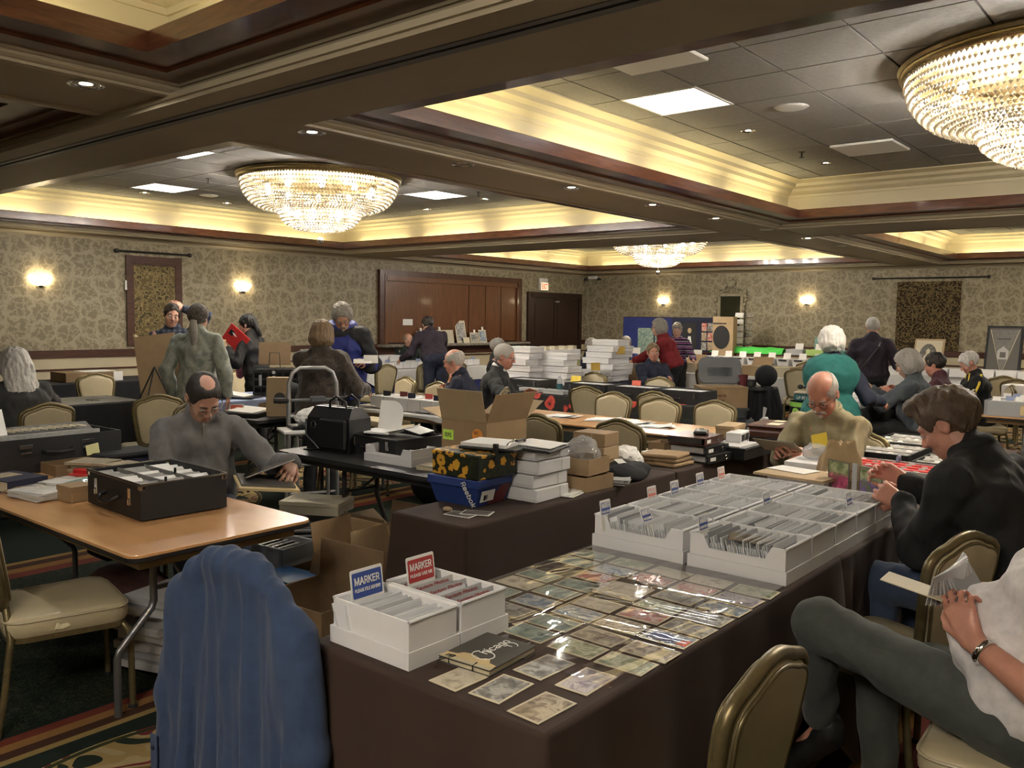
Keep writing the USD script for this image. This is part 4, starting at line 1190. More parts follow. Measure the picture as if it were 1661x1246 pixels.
for s in (-1, 1):
    part(t, 'latch', MB().box((CW / 2 * 0 + s * .17, -CD / 2 - .004, .10), (.026, .008, .075), bev=.003).box((s * .17, -CD / 2 - .008, .075), (.016, .010, .03), bev=.003), 'chrome')
    part(t, 'corner_cap', MB().box((s * (CW / 2 - .012), -CD / 2 + .012, CHh - .008), (.034, .034, .034), bev=.01), 'chrome')
    part(t, 'corner_cap', MB().box((s * (CW / 2 - .012), CD / 2 - .012, CHh - .008), (.034, .034, .034), bev=.01), 'chrome')
part(t, 'handle', MB().tube([(-.07, -CD / 2 - .004, .085), (-.068, -CD / 2 - .03, .078), (-.04, -CD / 2 - .045, .06), (.04, -CD / 2 - .045, .06), (.068, -CD / 2 - .03, .078), (.07, -CD / 2 - .004, .085)], .009, 8), 'black_leather', smooth=True)
part(t, 'lid_post', MB().tube([(.05, .065, CHh - .02), (.05, .065, CHh + .022)], .006, 8).tube([(.22, -.065, CHh - .02), (.22, -.065, CHh + .02)], .006, 8), 'black_plastic')
carton('small_box', 'small plain tan box between the cellophane packets and the black case', (-4.17, 1.79, L0), (.13, .11, .075), 5, 'kraft', closed=True)
rg = random.Random(9)
for k, (x, y, z, r, lb) in enumerate(((-4.35, 1.70, L0, 14, 'cellophane packet of pale cards, nearest the table edge'), (-4.40, 1.86, L0 + .012, 30, 'cellophane packet of pale cards with a green band, lying on another'))):
    t = thing('card_packet', lb, 'packet', (x, y, z), r)
    for q in range(5):
        part(t, 'card', MB().box((rg.uniform(-.01, .01), rg.uniform(-.01, .01), .006 + .008 * q), (.24, .16, .006), rz=rg.uniform(-9, 9)), 'paper')
    if k:
        part(t, 'green_band', MB().box((.06, 0, .047), (.05, .165, .002)), 'teal_card')
    X, Y = np.meshgrid(np.linspace(-.15, .15, 16), np.linspace(-.11, .11, 14), indexing='ij')
    e = np.maximum(abs(X) / .15, abs(Y) / .11)
    part(t, 'wrapper', MB().grid(X, Y, .012 + .042 * (1 - e ** 4) + .006 * meshkit.noise(np.stack([X, Y, X * 0], -1) * 40 + k)), 'film', smooth=True)
t = thing('picture_book', 'dark blue book lying at the left edge of the bare table', 'book', (-4.70, 1.70, L0), 12)
part(t, 'pages', MB().box((0, 0, .03), (.27, .20, .05)), 'paper_cream')
part(t, 'cover', MB().box((0, 0, .057), (.28, .21, .004)).box((0, 0, .003), (.28, .21, .004)).box((.138, 0, .03), (.004, .21, .054)), 'navy_cloth')
part(t, 'cover_print', MB().box((-.05, 0, .0595), (.12, .12, .001)), 'picture_sepia')
t = thing('red_folder', 'small red plastic frame lying among the old papers', 'frame', (-4.62, 2.05, L0), 20)
part(t, 'panel', MB().box((0, 0, .02), (.17, .10, .03)), 'red')
part(t, 'band', MB().box((0, 0, .045), (.18, .03, .02), rx=8), 'red')
paper_stack('magazine_pile', 'pile of old magazines with a tan spine behind the red frame', (-4.72, 2.14, L0), (.24, .18, .085), 30, 5, 'paper_old', 'magazines', seed=2)
paper_stack('old_paper_pile', 'pile of yellowed papers behind the white price card', (-4.50, 2.20, L0), (.22, .17, .085), 10, 9, 'paper_old', 'papers', seed=3)
paper_stack('old_paper_pile', 'tall neat pile of yellowed papers nearest the man in grey', (-4.30, 2.225, L0), (.20, .16, .105), 4, 12, 'paper_old', 'papers', .006, seed=4)
t = thing('price_card', 'blank white card propped before the yellowed papers', 'card', (-4.37, 2.08, L0), 20)
part(t, 'card', MB().box((0, 0, .042), (.075, .002, .084), rx=-12), 'paper')
carton('flat_box', 'shallow brown box tray under the suitcase edge', (-4.93, 2.12, L0), (.20, .30, .06), 0, 'kraft_dark')
# suitcase
t = thing('suitcase', 'open black suitcase full of grey file cards at the left edge', 'suitcase', (-5.24, 2.06, L0), 2)
part(t, 'shell', MB().tray((0, 0, .004), (.42, .74, .19), .012), 'black_case')
part(t, 'lid', MB().tray((0, 0, 0), (.42, .30, .10), .012).rot(rx=24).move((.02, -.53, .09)), 'black_case', 'open lid slanting toward the table edge')
part(t, 'lid_card', MB().box((0, 0, .07), (.34, .22, .09)).rot(rx=24, rz=6).move((.02, -.53, .10)), 'paper_old')
part(t, 'lid_card', MB().box((0, 0, .13), (.30, .20, .05), rz=12).rot(rx=24).move((.02, -.52, .10)), 'mount_grey')
part(t, 'lining', MB().box((-.15, .05, .17), (.10, .60, .06), ry=24), 'felt_grey', 'dark cloth lining of the far side')
part(t, 'file_row', MB().box((.06, -.04, .12), (.24, .60, .16), ry=-6), 'felt_light', 'block of grey file cards')
for k in range(11):
    part(t, 'file_card', MB().box((-.065, -.20 + .045 * k, .212), (.05, .07, .010), rx=-12, rz=18), 'paper_cream')
part(t, 'white_card', MB().box((.0, -.27, .27), (.006, .17, .15), ry=-18, rz=10), 'paper')
for s in (-1, 1):
    part(t, 'latch', MB().box((.214, s * .17, .15), (.008, .07, .025), bev=.003).box((.214, s * .17, .115), (.008, .06, .012), bev=.003), 'dark_chrome')
part(t, 'handle', MB().tube([(.212, -.08, .12), (.235, -.075, .115), (.24, 0, .108), (.235, .075, .115), (.212, .08, .12)], .010, 8), 'black_leather')
part(t, 'luggage_tag', MB().box((.222, .19, .10), (.003, .075, .06), rx=8), 'pale_yellow')
t = thing('cooler_bag', 'dark zipped bag standing beside the suitcase', 'bag', (-5.02, 2.42, TZ - .55), 0)
part(t, 'body', MB().box((0, 0, .40), (.26, .34, .40), bev=.03).box((0, 0, .2), (.25, .33, .40), bev=.02), 'navy_cloth')
part(t, 'flap', MB().box((0, .0, .61), (.27, .35, .03), bev=.012), 'black_cloth')
part(t, 'strap', MB().tube([(.135, -.1, .5), (.14, 0, .47), (.135, .1, .5)], .008, 6), 'black_leather')
t = thing('rolled_paper', 'roll of brown paper behind the pile of papers', 'paper roll', (-4.72, 2.27, L0), 0)
part(t, 'roll', MB().tube([(-.13, -.02, .035), (.11, .03, .035)], .033, 14), 'kraft_light')

# ------------------------------------------------------------------ floor clutter by the bare table
t = thing('duffel_bag', 'maroon bag on the carpet under the bare table', 'bag', (-4.35, 2.12, 0), 8)
X = m3.Manifold.sphere(1, 24).scale((.30, .20, .17)).translate((0, 0, .165)).trim_by_plane((0, 0, 1), .01)
part(t, 'body', X, 'maroon_bag', smooth=60)
part(t, 'strap', MB().tube([(-.15, -.15, .24), (-.1, -.22, .2), (.1, -.22, .2), (.15, -.15, .24)], .012, 6), 'maroon_bag')
paper_stack('book_heap', 'slanting heap of flat books on the carpet under the bare table end', (-3.75, 2.02, 0), (.34, .30, .36), 18, 9, 'paper_grey', 'books', .05, seed=5)
carton('kraft_carton', 'open brown carton on the floor, farthest of the three by the brown cloth', (-4.02, 3.66, 0), (.36, .34, .26), 2, 'kraft_dark', {'x-': 60, 'y-': 20, 'x+': 120, 'y+': 10})
carton('kraft_carton', 'open brown carton with raised flaps, middle of the three on the floor', (-3.66, 3.06, .0), (.32, .30, .34), 3, 'kraft', {'x-': 10, 'y+': -10, 'x+': -8, 'y-': 165})
carton('kraft_carton', 'low brown carton on the floor nearest the denim shirt', (-3.36, 2.60, 0), (.46, .40, .28), 4, 'kraft_dark', {'y+': 4, 'x-': 110})
carton('kraft_carton', 'brown carton with handle holes tucked beside the brown cloth', (-3.40, 3.75, 0), (.34, .3, .24), 0, 'kraft_dark', closed=True)
t = thing('blue_carton', 'blue box with a white sticker on the floor by the cartons', 'box', (-3.86, 2.78, 0), 6)
part(t, 'body', MB().box((0, 0, .115), (.30, .22, .23), bev=.003), 'box_blue_light')
part(t, 'end_panel', MB().box((0, -.1105, .10), (.22, .002, .14)), 'black_plastic')
part(t, 'sticker', MB().box((.1505, -.06, .05), (.002, .05, .05)), 'paper')
carton('kraft_carton', 'tan carton under the clear bin of cases on the floor', (-4.18, 2.93, 0), (.34, .26, .22), 8, 'kraft_dark', closed=True)
t = thing('clear_bin', 'clear plastic bin of dark cases on the tan floor carton', 'bin', (-4.18, 2.93, .222), 8)
part(t, 'tub', MB().tray((0, 0, 0), (.34, .25, .11), .004), 'clear_plastic')
part(t, 'rim', MB().tube([(-.175, -.13, .11), (.175, -.13, .11), (.175, .13, .11), (-.175, .13, .11)], .006, 6, True), 'clear_bin')
for k in range(6):
    part(t, 'case', MB().box((-.13 + .05 * k, 0, .05), (.015, .2, .085), ry=5), 'black_plastic' if k % 2 else 'paper_grey')
for k in range(8):
    x = -4.68 + .05 * k
    t = thing('flat_parcel', f'long dark parcel in the leaning stack under the black table, {ords[k]} up', 'parcel', (-4.62 + .03 * k, 3.32, .012 + .042 * k), 32 + k)
    part(t, 'parcel', MB().box((0, 0, .018), (.62, .34, .034), bev=.004, ry=-3), 'mount_grey' if k % 2 else 'black_cloth')
    part(t, 'edge', MB().box((0, -.171, .02), (.6, .002, .012), ry=-3), 'paper_grey')
carton('white_carton', 'pale flat box on top of the dark parcels under the black table', (-4.45, 3.42, .385), (.40, .26, .08), 28, 'paper_cream', closed=True)

for x, y, r, lb in ((-4.62, 6.24, 8, 'white booklet nearest the open carton on the long bare table'), (-4.18, 6.30, 24, 'curled white sheets left of the other papers on the long bare table'), (-3.88, 6.28, 12, 'white sheets in the middle of the long bare table'), (-3.62, 6.20, 30, 'white sheet at the right of the papers on the long bare table')):
    t = thing('paper_sheet', lb, 'papers', (x, y, TZ), r)
    for q in range(3):
        X, Y = np.meshgrid(np.linspace(-.14, .14, 6), np.linspace(-.10, .10, 4), indexing='ij')
        V = MB().grid(X + .03 * q, Y + .02 * q, .003 + .004 * q + .02 * np.clip(X / .14, 0, 1) ** 2 * (q == 1))
        part(t, 'sheet', V, 'paper')

# ------------------------------------------------------------------ hand truck
t = thing('hand_truck', 'grey metal folding hand truck standing beside the black folding table', 'hand truck', (-5.46, 4.16, 0), 66)
A = [(-.19, 0, .08), (-.19, 0, 1.02), (-.185, 0, 1.12), (-.155, 0, 1.20), (-.10, 0, 1.235), (.10, 0, 1.235), (.155, 0, 1.20), (.185, 0, 1.12), (.19, 0, 1.02), (.19, 0, .08)]
part(t, 'frame', MB().tube(A, .017, 8), 'alu', smooth=60)
part(t, 'inner_rail', MB().tube([(-.12, .02, .08), (-.12, .02, .72)], .013, 8).tube([(.12, .02, .08), (.12, .02, .72)], .013, 8), 'alu')
for z in (.25, .48, .72, .86):
    part(t, 'crossbar', MB().tube([(-.19, .0, z), (.19, .0, z)], .012, 8), 'alu')
part(t, 'toe_plate', MB().box((0, -.12, .03), (.36, .26, .008), bev=.003), 'alu')
for s in (-1, 1):
    part(t, 'wheel', MB().lathe([(.001, -.02), (.09, -.02), (.10, -.01), (.10, .01), (.09, .02), (.001, .02)], 20, (s * .22, .06, .10), rotm(ry=90)), 'rubber', smooth=40)
part(t, 'axle', MB().tube([(-.24, .06, .1), (.24, .06, .1)], .008, 6), 'steel_leg')
part(t, 'grip', MB().tube([(-.30, 0, .99), (-.19, 0, .985)], .022, 8).tube([(.19, .0, .99), (.27, 0, .985)], .022, 8), 'rubber')
part(t, 'clamp', MB().box((.04, 0, .99), (.12, .05, .05), bev=.01).tube([(-.19, 0, .985), (.19, 0, .985)], .014, 8), 'grey_plastic_light')
t = thing('towing_cart', 'white folding shelf of the hand truck holding a crumpled packet', 'cart shelf', (-5.18, 3.92, .0), 66)
part(t, 'shelf', MB().box((0, 0, .80), (.44, .26, .025), bev=.006), 'white_trim')
part(t, 'leg', MB().tube([(-.16, .1, .79), (-.16, .1, 0)], .012, 8), 'alu')
part(t, 'leg', MB().tube([(.16, .1, .79), (.16, .1, 0)], .012, 8), 'alu')
part(t, 'book', MB().box((0, 0, .825), (.30, .2, .024)), 'black_plastic')
X = m3.Manifold.sphere(1, 20).scale((.13, .10, .07)).refine(2).to_mesh()
vv = X.vert_properties[:, :3]
vv = vv * (1 + .35 * (meshkit.noise(vv * 28)[:, None] - .5))
part(t, 'packet', (vv + [.02, 0, .895], X.tri_verts), 'paper', 'crumpled white packet')

# ------------------------------------------------------------------ black folding table
t = thing('laptop_bag', 'black leather bag with two looped handles on the black folding table', 'bag', (-4.50, 3.64, TZ), 6)
b = m3.Manifold.hull_points(np.array([(x, y, z) for x, y, z in ((-.20, -.10, 0), (.20, -.10, 0), (-.20, .10, 0), (.20, .10, 0), (-.19, -.10, .22), (.19, -.10, .22), (-.19, .10, .22), (.19, .10, .22), (-.17, -.05, .29), (.17, -.05, .29), (-.17, .05, .29), (.17, .05, .29))], float))
part(t, 'body', b, 'black_leather')
part(t, 'front_pocket', MB().box((.06, -.115, .12), (.24, .03, .2), bev=.012), 'black_leather')
part(t, 'zipper', MB().box((0, -.0, .292), (.3, .012, .006)), 'dark_chrome')
for s in (-1, 1):
    part(t, 'handle', MB().tube([(-.08 + .05, s * .05, .26), (-.07 + .05, s * .06, .33), (0.05, s * .07, .365), (.07 + .05, s * .06, .33), (.08 + .05, s * .05, .26)], .008, 8), 'black_leather', smooth=True)
part(t, 'ring', MB().tube([(-.13 + .022 * math.cos(q), -.105, .17 + .022 * math.sin(q)) for q in np.linspace(0, 2 * PI, 14)[:-1]], .004, 6, True), 'chrome')
part(t, 'strap', MB().tube([(-.2, -.1, .2), (-.17, -.13, .1), (-.05, -.13, .02), (-.18, -.14, .0)], .010, 6), 'black_leather')
t = thing('card_case', 'open black latched case with white stationery resting on it, on the black folding table', 'case', (-4.13, 3.80, TZ), -3)
part(t, 'shell', MB().tray((0, 0, 0), (.50, .40, .125), .008), 'black_case')
part(t, 'card_row', MB().box((0, 0, .055), (.47, .37, .09)), 'felt_grey')
for s in (-1, 1):
    part(t, 'latch', MB().box((s * .17, -.204, .085), (.03, .008, .06), bev=.003), 'chrome')
part(t, 'handle', MB().tube([(-.06, -.203, .07), (-.055, -.232, .06), (.055, -.232, .06), (.06, -.203, .07)], .008, 8), 'black_leather')
part(t, 'rim', MB().tube([(-.25, -.2, .125), (.25, -.2, .125), (.25, .2, .125), (-.25, .2, .125)], .005, 6, True), 'dark_chrome')
t = thing('stationery_pad', 'white arched card pad standing open on the black case', 'pad', (-4.27, 3.83, TZ + .125), 18)
P = [(-.09, 0), (.09, 0), (.09, .10)] + arc((0, .10), .09, 0, 90, 8)[1:] + [(-.09, .19)]
part(t, 'arched_card', MB().prism(P, 0, .003, frame3((0, -.97, .24)), (0, .08, .012)), 'paper')
part(t, 'base_card', MB().box((0, -.02, .006), (.22, .2, .012)), 'paper')
part(t, 'folded_sheet', MB().box((.15, -.01, .03), (.16, .2, .004), ry=-14).box((.27, -.01, .03), (.12, .2, .004), ry=14), 'paper')
t = thing('card_box', 'white notched card box on the front edge of the black folding table', 'card box', (-3.86, 3.60, TZ), 1)
P = [(-.20, 0), (.20, 0), (.20, .10), (.13, .10), (.11, .06), (-.11, .06), (-.13, .10), (-.20, .10)]
part(t, 'box_body', MB().box((-.197, 0, .05), (.006, .2, .10)).box((.197, 0, .05), (.006, .2, .10)).box((0, 0, .004), (.39, .2, .006)).prism(P, 0, .006, rotm(rx=90), (0, -.10, 0)).prism(P, 0, .006, rotm(rx=90), (0, .106, 0)), 'card_white')
part(t, 'lid', MB().tray((0, 0, -.0), (.415, .222, .048), .004), 'card_white')
paper_stack('envelope_pile', 'low pile of pale envelopes beside the white notched box', (-3.50, 3.55, TZ), (.2, .12, .03), 10, 5, 'paper_cream', 'envelopes', .01, seed=7)
# big open carton
t = thing('kraft_carton', 'big open brown carton with a green label and an orange sticker on the black table', 'box', (-3.42, 3.88, TZ), 0)
W, D_, Hh = .36, .37, .285
part(t, 'body', MB().tray((0, 0, 0), (W, D_, Hh), .005), 'kraft')
def flap(L, H, ang, rz, pos):
    return MB().box((0, 0, H / 2), (L, .004, H)).rot(rx=ang).rot(rz=rz).move(pos)
part(t, 'flap', flap(W, .19, 14, 0, (0, -D_ / 2, Hh)), 'kraft_light')
part(t, 'flap', flap(D_, .18, -22, -90, (W / 2, 0, Hh)), 'kraft')
part(t, 'flap', flap(W, .19, -60, 0, (0, D_ / 2, Hh)), 'kraft_light')
part(t, 'flap', flap(D_, .18, 75, -90, (-W / 2, 0, Hh)), 'kraft_light')
F = frame3((0, -1, 0))
part(t, 'green_label', MB().box((-.125, -D_ / 2 - .001, .19), (.085, .002, .06)), 'neon')
part(t, 'label_lettering', MB().text('0191', .024, F, (-.125, -D_ / 2 - .002, .19), .001, True, .055), 'ink_black')
part(t, 'orange_sticker', MB().lathe([(.001, .002), (.04, .002), (.04, 0)], 20, (.11, -D_ / 2 - .0002, .205), F), 'orange')
part(t, 'sticker_lettering', MB().text('W/', .02, F, (.10, -D_ / 2 - .0025, .22), .001, False).text('M', .02, F, (.115, -D_ / 2 - .0025, .19), .001, False), 'ink_brown')

# ------------------------------------------------------------------ narrow brown table
custom('sunflower', {'g': ('geometry', {}), 'v': ('voronoi_texture', dict(scale=15, randomness=.7)), 'n': ('noise_texture', dict(scale=60)), 'ms': ('math', dict(math_type='multiply_add', value2=.30, value3=-.15)), 'ad': ('math', dict(math_type='add')),
                     'r': ('rgb_ramp', dict(interpolate=False, ramp=[(0, (.05, .022, .010)), (.16, (.16, .07, .015)), (.22, (.62, .34, .035)), (.42, (.55, .26, .03)), (.47, (.012, .018, .008)), (.62, (.02, .035, .014)), (.7, (.010, .012, .008))])), 'p': ('principled_bsdf', dict(roughness=.4))},
       [('g.position', 'v.vector'), ('g.position', 'n.vector'), ('n.fac', 'ms.value1'), ('v.distance', 'ad.value1'), ('ms.value', 'ad.value2'), ('ad.value', 'r.fac'), ('r.color', 'p.base_color')])
t = thing('shoe_box', 'blue shoe box with white lettering under the sunflower box', 'box', (-2.775, 3.045, T0), 3)
V, Fq = loft(None, [(np.array([(-.125, -.10), (.125, -.10), (.125, .125), (-.125, .125)]), 0), (np.array([(-.15, -.125), (.15, -.125), (.15, .125), (-.15, .125)]), .095)])
part(t, 'body', (V, Fq), 'box_blue')
part(t, 'lid', MB().box((0, 0, .112), (.315, .268, .04), bev=.003), 'box_blue')
part(t, 'red_end', MB().prism([(-.10, 0), (.10, 0), (.125, .09), (.06, .09), (-.03, .0)], 0, .003, frame3((.97, 0, -.24)), (.128, .0, .004)), 'box_maroon')
part(t, 'barcode_label', MB().box((0, 0, 0), (.002, .10, .055), ry=14).move((.146, -.045, .05)), 'paper')
part(t, 'barcode', MB().box((0, -.012, -.006), (.0025, .004, .025), ry=14).box((0, -.004, -.006), (.0025, .007, .025), ry=14).box((0, .008, -.006), (.0025, .003, .025), ry=14).move((.1465, -.06, .05)), 'ink_black')
part(t, 'lettering', MB().text('Reebok', .03, rotm(rz=0) @ frame3((0, -.97, -.24)) @ rotm(rz=-68), (.10, -.132, .062), .001, True, .13), 'paper')
t = thing('gift_box', 'black box printed with sunflowers on top of the blue shoe box', 'box', (-2.76, 3.06, T0 + .134), -2)
part(t, 'body', MB().box((0, 0, .055), (.31, .27, .11), bev=.004), 'sunflower')
part(t, 'lid', MB().box((0, 0, .108), (.318, .278, .02), bev=.004), 'sunflower')
t = thing('ring_binder', 'open black zip binder with white spiral pad on top of the sunflower box', 'binder', (-2.66, 3.17, T0 + .256), 14)
part(t, 'cover', MB().box((-.04, 0, .008), (.30, .26, .014), bev=.005).box((.12, .1, .006), (.26, .26, .012), ry=3, bev=.004), 'black_leather')
part(t, 'page', MB().box((-.06, -.02, .024), (.24, .20, .016)), 'paper')
part(t, 'page', MB().box((.13, .12, .016), (.2, .2, .004), ry=3), 'paper')
part(t, 'spiral', MB().tube([(.07 - .001 * k + .006 * math.cos(k * 1.6), -.12 + .004 * k, .034 + .008 * math.sin(k * 1.6)) for k in range(52)], .0013, 5), 'chrome')
part(t, 'clip', MB().box((.05, .07, .03), (.02, .1, .02), bev=.004).box((.02, -.14, .0), (.02, .02, .08)), 'black_plastic')
for k in range(4):
    t = thing('flat_white_box', f'flat white card box in the stack beside the sunflower box, {("bottom", "second", "third", "top")[k]} one', 'box', (-2.62 + .008 * (-1) ** k, 3.335 + .006 * k, T0 + .0665 * k), 1.5 * (-1) ** k)
    part(t, 'body', MB().box((0, 0, .033), (.245, .27, .062), bev=.003), 'card_white')
    part(t, 'seam', MB().box((.1231, .06, .033), (.001, .0015, .06)).box((0, -.1356, .014), (.24, .001, .0015)), 'paper_grey')
for k, (x, y, r, kd, lb) in enumerate(((-2.56, 2.86, 24, 'grey', 'black and white photo at the near end of the narrow brown table, upper one'), (-2.60, 2.80, 8, 'grey', 'black and white photo at the near end of the narrow brown table, lower one'))):
    t = thing('photo', lb, 'photo', (x, y, T0 + .003 * (1 - k)), r)
    part(t, 'print', MB().box((0, 0, .0012), (.14, .09, .002)), 'paper')
    part(t, 'picture', MB().box((0, 0, .0025), (.125, .078, .0006)), 'photo_dark')
t = thing('shell', 'small pale shell on the corner of the narrow brown table', 'shell', (-2.69, 2.80, T0), 20)
part(t, 'body', MB().ball((0, 0, .012), (.022, .015, .012), 2), 'kraft_light', smooth=True)
part(t, 'lip', MB().ball((.012, .006, .009), (.012, .010, .009), 1), 'paper_cream', smooth=True)
carton('grey_carton', 'grey-brown open box with a yellow envelope behind the white box stack', (-2.72, 3.60, T0), (.16, .17, .12), 0, 'kraft_dark')
t = thing('envelope', 'yellow envelope standing in the grey-brown box', 'envelope', (-2.72, 3.60, T0 + .004), 0)
part(t, 'envelope', MB().box((0, .02, .075), (.13, .012, .145), rx=-15), 'gold_paper')
paper_stack('white_papers', 'loose white papers on the brown cloth beside the white box stack', (-2.52, 3.52, T0), (.13, .22, .012), 12, 4, 'paper', 'papers', .012, seed=11)
carton('kraft_tray', 'lower of two small open brown boxes on the narrow brown table', (-2.53, 3.70, T0), (.15, .24, .075), -4, 'kraft')
carton('kraft_tray', 'upper small open brown box with a crumpled clear bag', (-2.58, 3.72, T0 + .078), (.20, .22, .085), 4, 'kraft')
t = thing('plastic_bag', 'crumpled clear bag in the upper small brown box', 'plastic bag', (-2.60, 3.74, T0 + .10), 0)
X = m3.Manifold.sphere(1, 24).scale((.10, .10, .10)).refine(2).to_mesh()
vv = X.vert_properties[:, :3]
vv = vv * (1 + .5 * (meshkit.fbm(vv * 22, 3)[:, None] - .5)) + [0, 0, .06]
vv[:, 2] = np.maximum(vv[:, 2], .005)
part(t, 'bag', (vv, X.tri_verts), 'clear_plastic')
for k in range(3):
    t = thing('lidded_box', f'brown cardboard box tied in the stack by the chair, {("bottom", "middle", "top")[k]} one', 'box', (-2.78, 4.14, T0 + .079 * k), 2 * k)
    part(t, 'body', MB().box((0, 0, .039), (.21, .17, .076), bev=.003), 'kraft_light' if k == 1 else 'kraft')
    part(t, 'string', MB().box((.02, -.086, .039), (.002, .002, .077)), 'paper_cream')
t = thing('folded_jacket', 'black folded garment with a white tag on the brown cloth', 'garment', (-2.56, 4.12, T0), 20)
X = m3.Manifold.sphere(1, 28).scale((.13, .22, .055)).refine(2).to_mesh()
vv = X.vert_properties[:, :3]
vv = vv + .05 * (meshkit.fbm(vv * 11, 3)[:, None] - .5) * [.6, .6, 1] + [0, 0, .03]
vv[:, 2] = np.maximum(vv[:, 2], .002)
part(t, 'cloth', (vv, X.tri_verts), 'black_cloth', smooth=True)
part(t, 'tag', MB().box((-.03, -.02, .088), (.05, .09, .002), rz=30, rx=6), 'paper')
paper_stack('newspaper_pile', 'crumpled pile of printed papers in front of the black garment', (-2.50, 3.93, T0), (.13, .22, .035), 25, 6, 'paper_grey', 'papers', .02, seed=12)
t = thing('tissue', 'white tissue and bubble wrap heap behind the black garment', 'wrapping', (-2.72, 4.36, T0), 0)
X = m3.Manifold.sphere(1, 24).scale((.10, .12, .08)).refine(2).to_mesh()
vv = X.vert_properties[:, :3]
vv = vv * (1 + .6 * (meshkit.fbm(vv * 24, 3)[:, None] - .5)) + [0, 0, .05]
vv[:, 2] = np.maximum(vv[:, 2], .002)
part(t, 'heap', (vv, X.tri_verts), 'paper')
for k in range(3):
    t = thing('paper_bag', f'folded brown paper bag in the pile at the table joint, {("bottom", "middle", "top")[k]} one', 'paper bag', (-2.60 - .01 * k, 4.66, T0 + .024 * k), 6 * k - 4)
    part(t, 'fold', MB().box((0, 0, .011), (.24, .22, .02), bev=.006).box((.05, 0, .013), (.15, .224, .022), bev=.006), 'kraft_dark' if k % 2 else 'kraft')
paper_stack('envelope_pile', 'pile of tan envelopes and white sheets behind the paper bags', (-2.76, 4.88, T0), (.18, .24, .04), -8, 6, 'kraft_light', 'envelopes', .015, seed=13, top='paper')
carton('kraft_tray', 'flat open brown tray by the black binders', (-2.80, 4.95, T0), (.12, .16, .09), 0, 'kraft_dark')
for k, (m, z, lb) in enumerate((('black_leather', 0, 'black glossy binder at the bottom of the binder pile'), ('black_plastic', .05, 'black binder with metal ring in the middle of the binder pile'), ('rail_wood', .105, 'dark brown binder on top of the binder pile'))):
    t = thing('ring_binder', lb, 'binder', (-2.52 - .03 * k, 4.98, T0 + z), -6 + 5 * k)
    part(t, 'cover', MB().box((0, 0, .003), (.26, .30, .006)).box((0, 0, .046), (.26, .30, .006)).box((.128, 0, .025), (.005, .30, .046)), m)
    part(t, 'pages', MB().box((-.01, 0, .025), (.23, .28, .034)), 'paper_grey' if k < 2 else 'black_plastic')
    part(t, 'ring', MB().lathe([(.012, 0), (.014, .002), (.012, .004)], 10, (.131, .06, .025), rotm(ry=90)), 'chrome')
    part(t, 'spine_label', MB().box((.1316, -.09, .025), (.001, .06, .022)), 'paper')
t = thing('phone_case', 'small black zip case on top of the dark brown binder', 'case', (-2.56, 5.02, T0 + .158), 24)
part(t, 'body', MB().box((0, 0, .012), (.09, .16, .022), bev=.008), 'black_plastic')
part(t, 'clasp', MB().box((0, .06, .025), (.03, .02, .005)), 'dark_chrome')
t = thing('open_case', 'long open black case of cards with a white box inside, before the briefcase', 'case', (-2.45, 5.42, T0), 0)
part(t, 'shell', MB().tray((0, 0, 0), (.30, .62, .07), .012), 'black_leather')
part(t, 'trim', MB().tube([(-.15, -.31, .07), (.15, -.31, .07), (.15, .31, .07), (-.15, .31, .07)], .008, 8, True), 'black_leather')
part(t, 'card_row', MB().box((-.02, -.10, .045), (.22, .3, .06)), 'paper_grey')
part(t, 'latch', MB().box((.152, .2, .05), (.006, .03, .02)), 'chrome')
t = thing('flat_white_box', 'white box with two dark windows standing in the open black case', 'box', (-2.50, 5.44, T0 + .014), 10)
part(t, 'body', MB().box((0, 0, .065), (.10, .22, .12), bev=.002), 'card_white')
part(t, 'window', MB().box((.051, -.05, .09), (.002, .085, .045)).box((.051, .05, .09), (.002, .085, .045)), 'knob_dark')
carton('lidded_box', 'tan box tied with string behind the white windowed box', (-2.62, 5.58, T0 + .014), (.13, .26, .15), 8, 'kraft_light', closed=True)
t = thing('briefcase', 'worn brown leather briefcase with paper labels at the end of the narrow table', 'briefcase', (-2.44, 5.98, T0), 6)
part(t, 'body', MB().box((0, 0, .07), (.36, .42, .13), bev=.03), 'brown_leather')
part(t, 'flap', MB().box((.0, .0, .142), (.34, .40, .02), bev=.009).box((.165, 0, .10), (.03, .38, .08), bev=.01), 'brown_leather')
part(t, 'paper_label', MB().box((0, -.08, .154), (.09, .14, .002)).box((-.02, .12, .154), (.07, .1, .002)), 'paper_cream')
part(t, 'handle', MB().tube([(.18, -.07, .08), (.215, -.05, .09), (.215, .05, .09), (.18, .07, .08)], .010, 8), 'brown_leather')

# ------------------------------------------------------------------ second brown table, beyond the white boxes
for k in range(2):
    t = thing('flat_white_box', ('lower' if k == 0 else 'upper') + ' white box stacked beside the brown paper bag', 'box', (-1.70 + .008 * k, 4.62, T0 + .068 * k), 2 * k)
    part(t, 'body', MB().box((0, 0, .034), (.20, .26, .065), bev=.003), 'card_white')
    part(t, 'lid', MB().box((0, 0, .056), (.204, .264, .022), bev=.002), 'card_white')
t = thing('clear_bag', 'clear bag with a yellow price card on the white boxes', 'plastic bag', (-1.68, 4.70, T0 + .136), 0)
X = m3.Manifold.sphere(1, 20).scale((.09, .10, .05)).refine(2).to_mesh()
vv = X.vert_properties[:, :3]
vv = vv * (1 + .5 * (meshkit.fbm(vv * 24, 3)[:, None] - .5)) + [0, 0, .035]
vv[:, 2] = np.maximum(vv[:, 2], .002)
part(t, 'bag', (vv, X.tri_verts), 'clear_plastic')
part(t, 'price_card', MB().box((0, 0, .10), (.085, .002, .08), rx=-25, ry=-18), 'yellow')
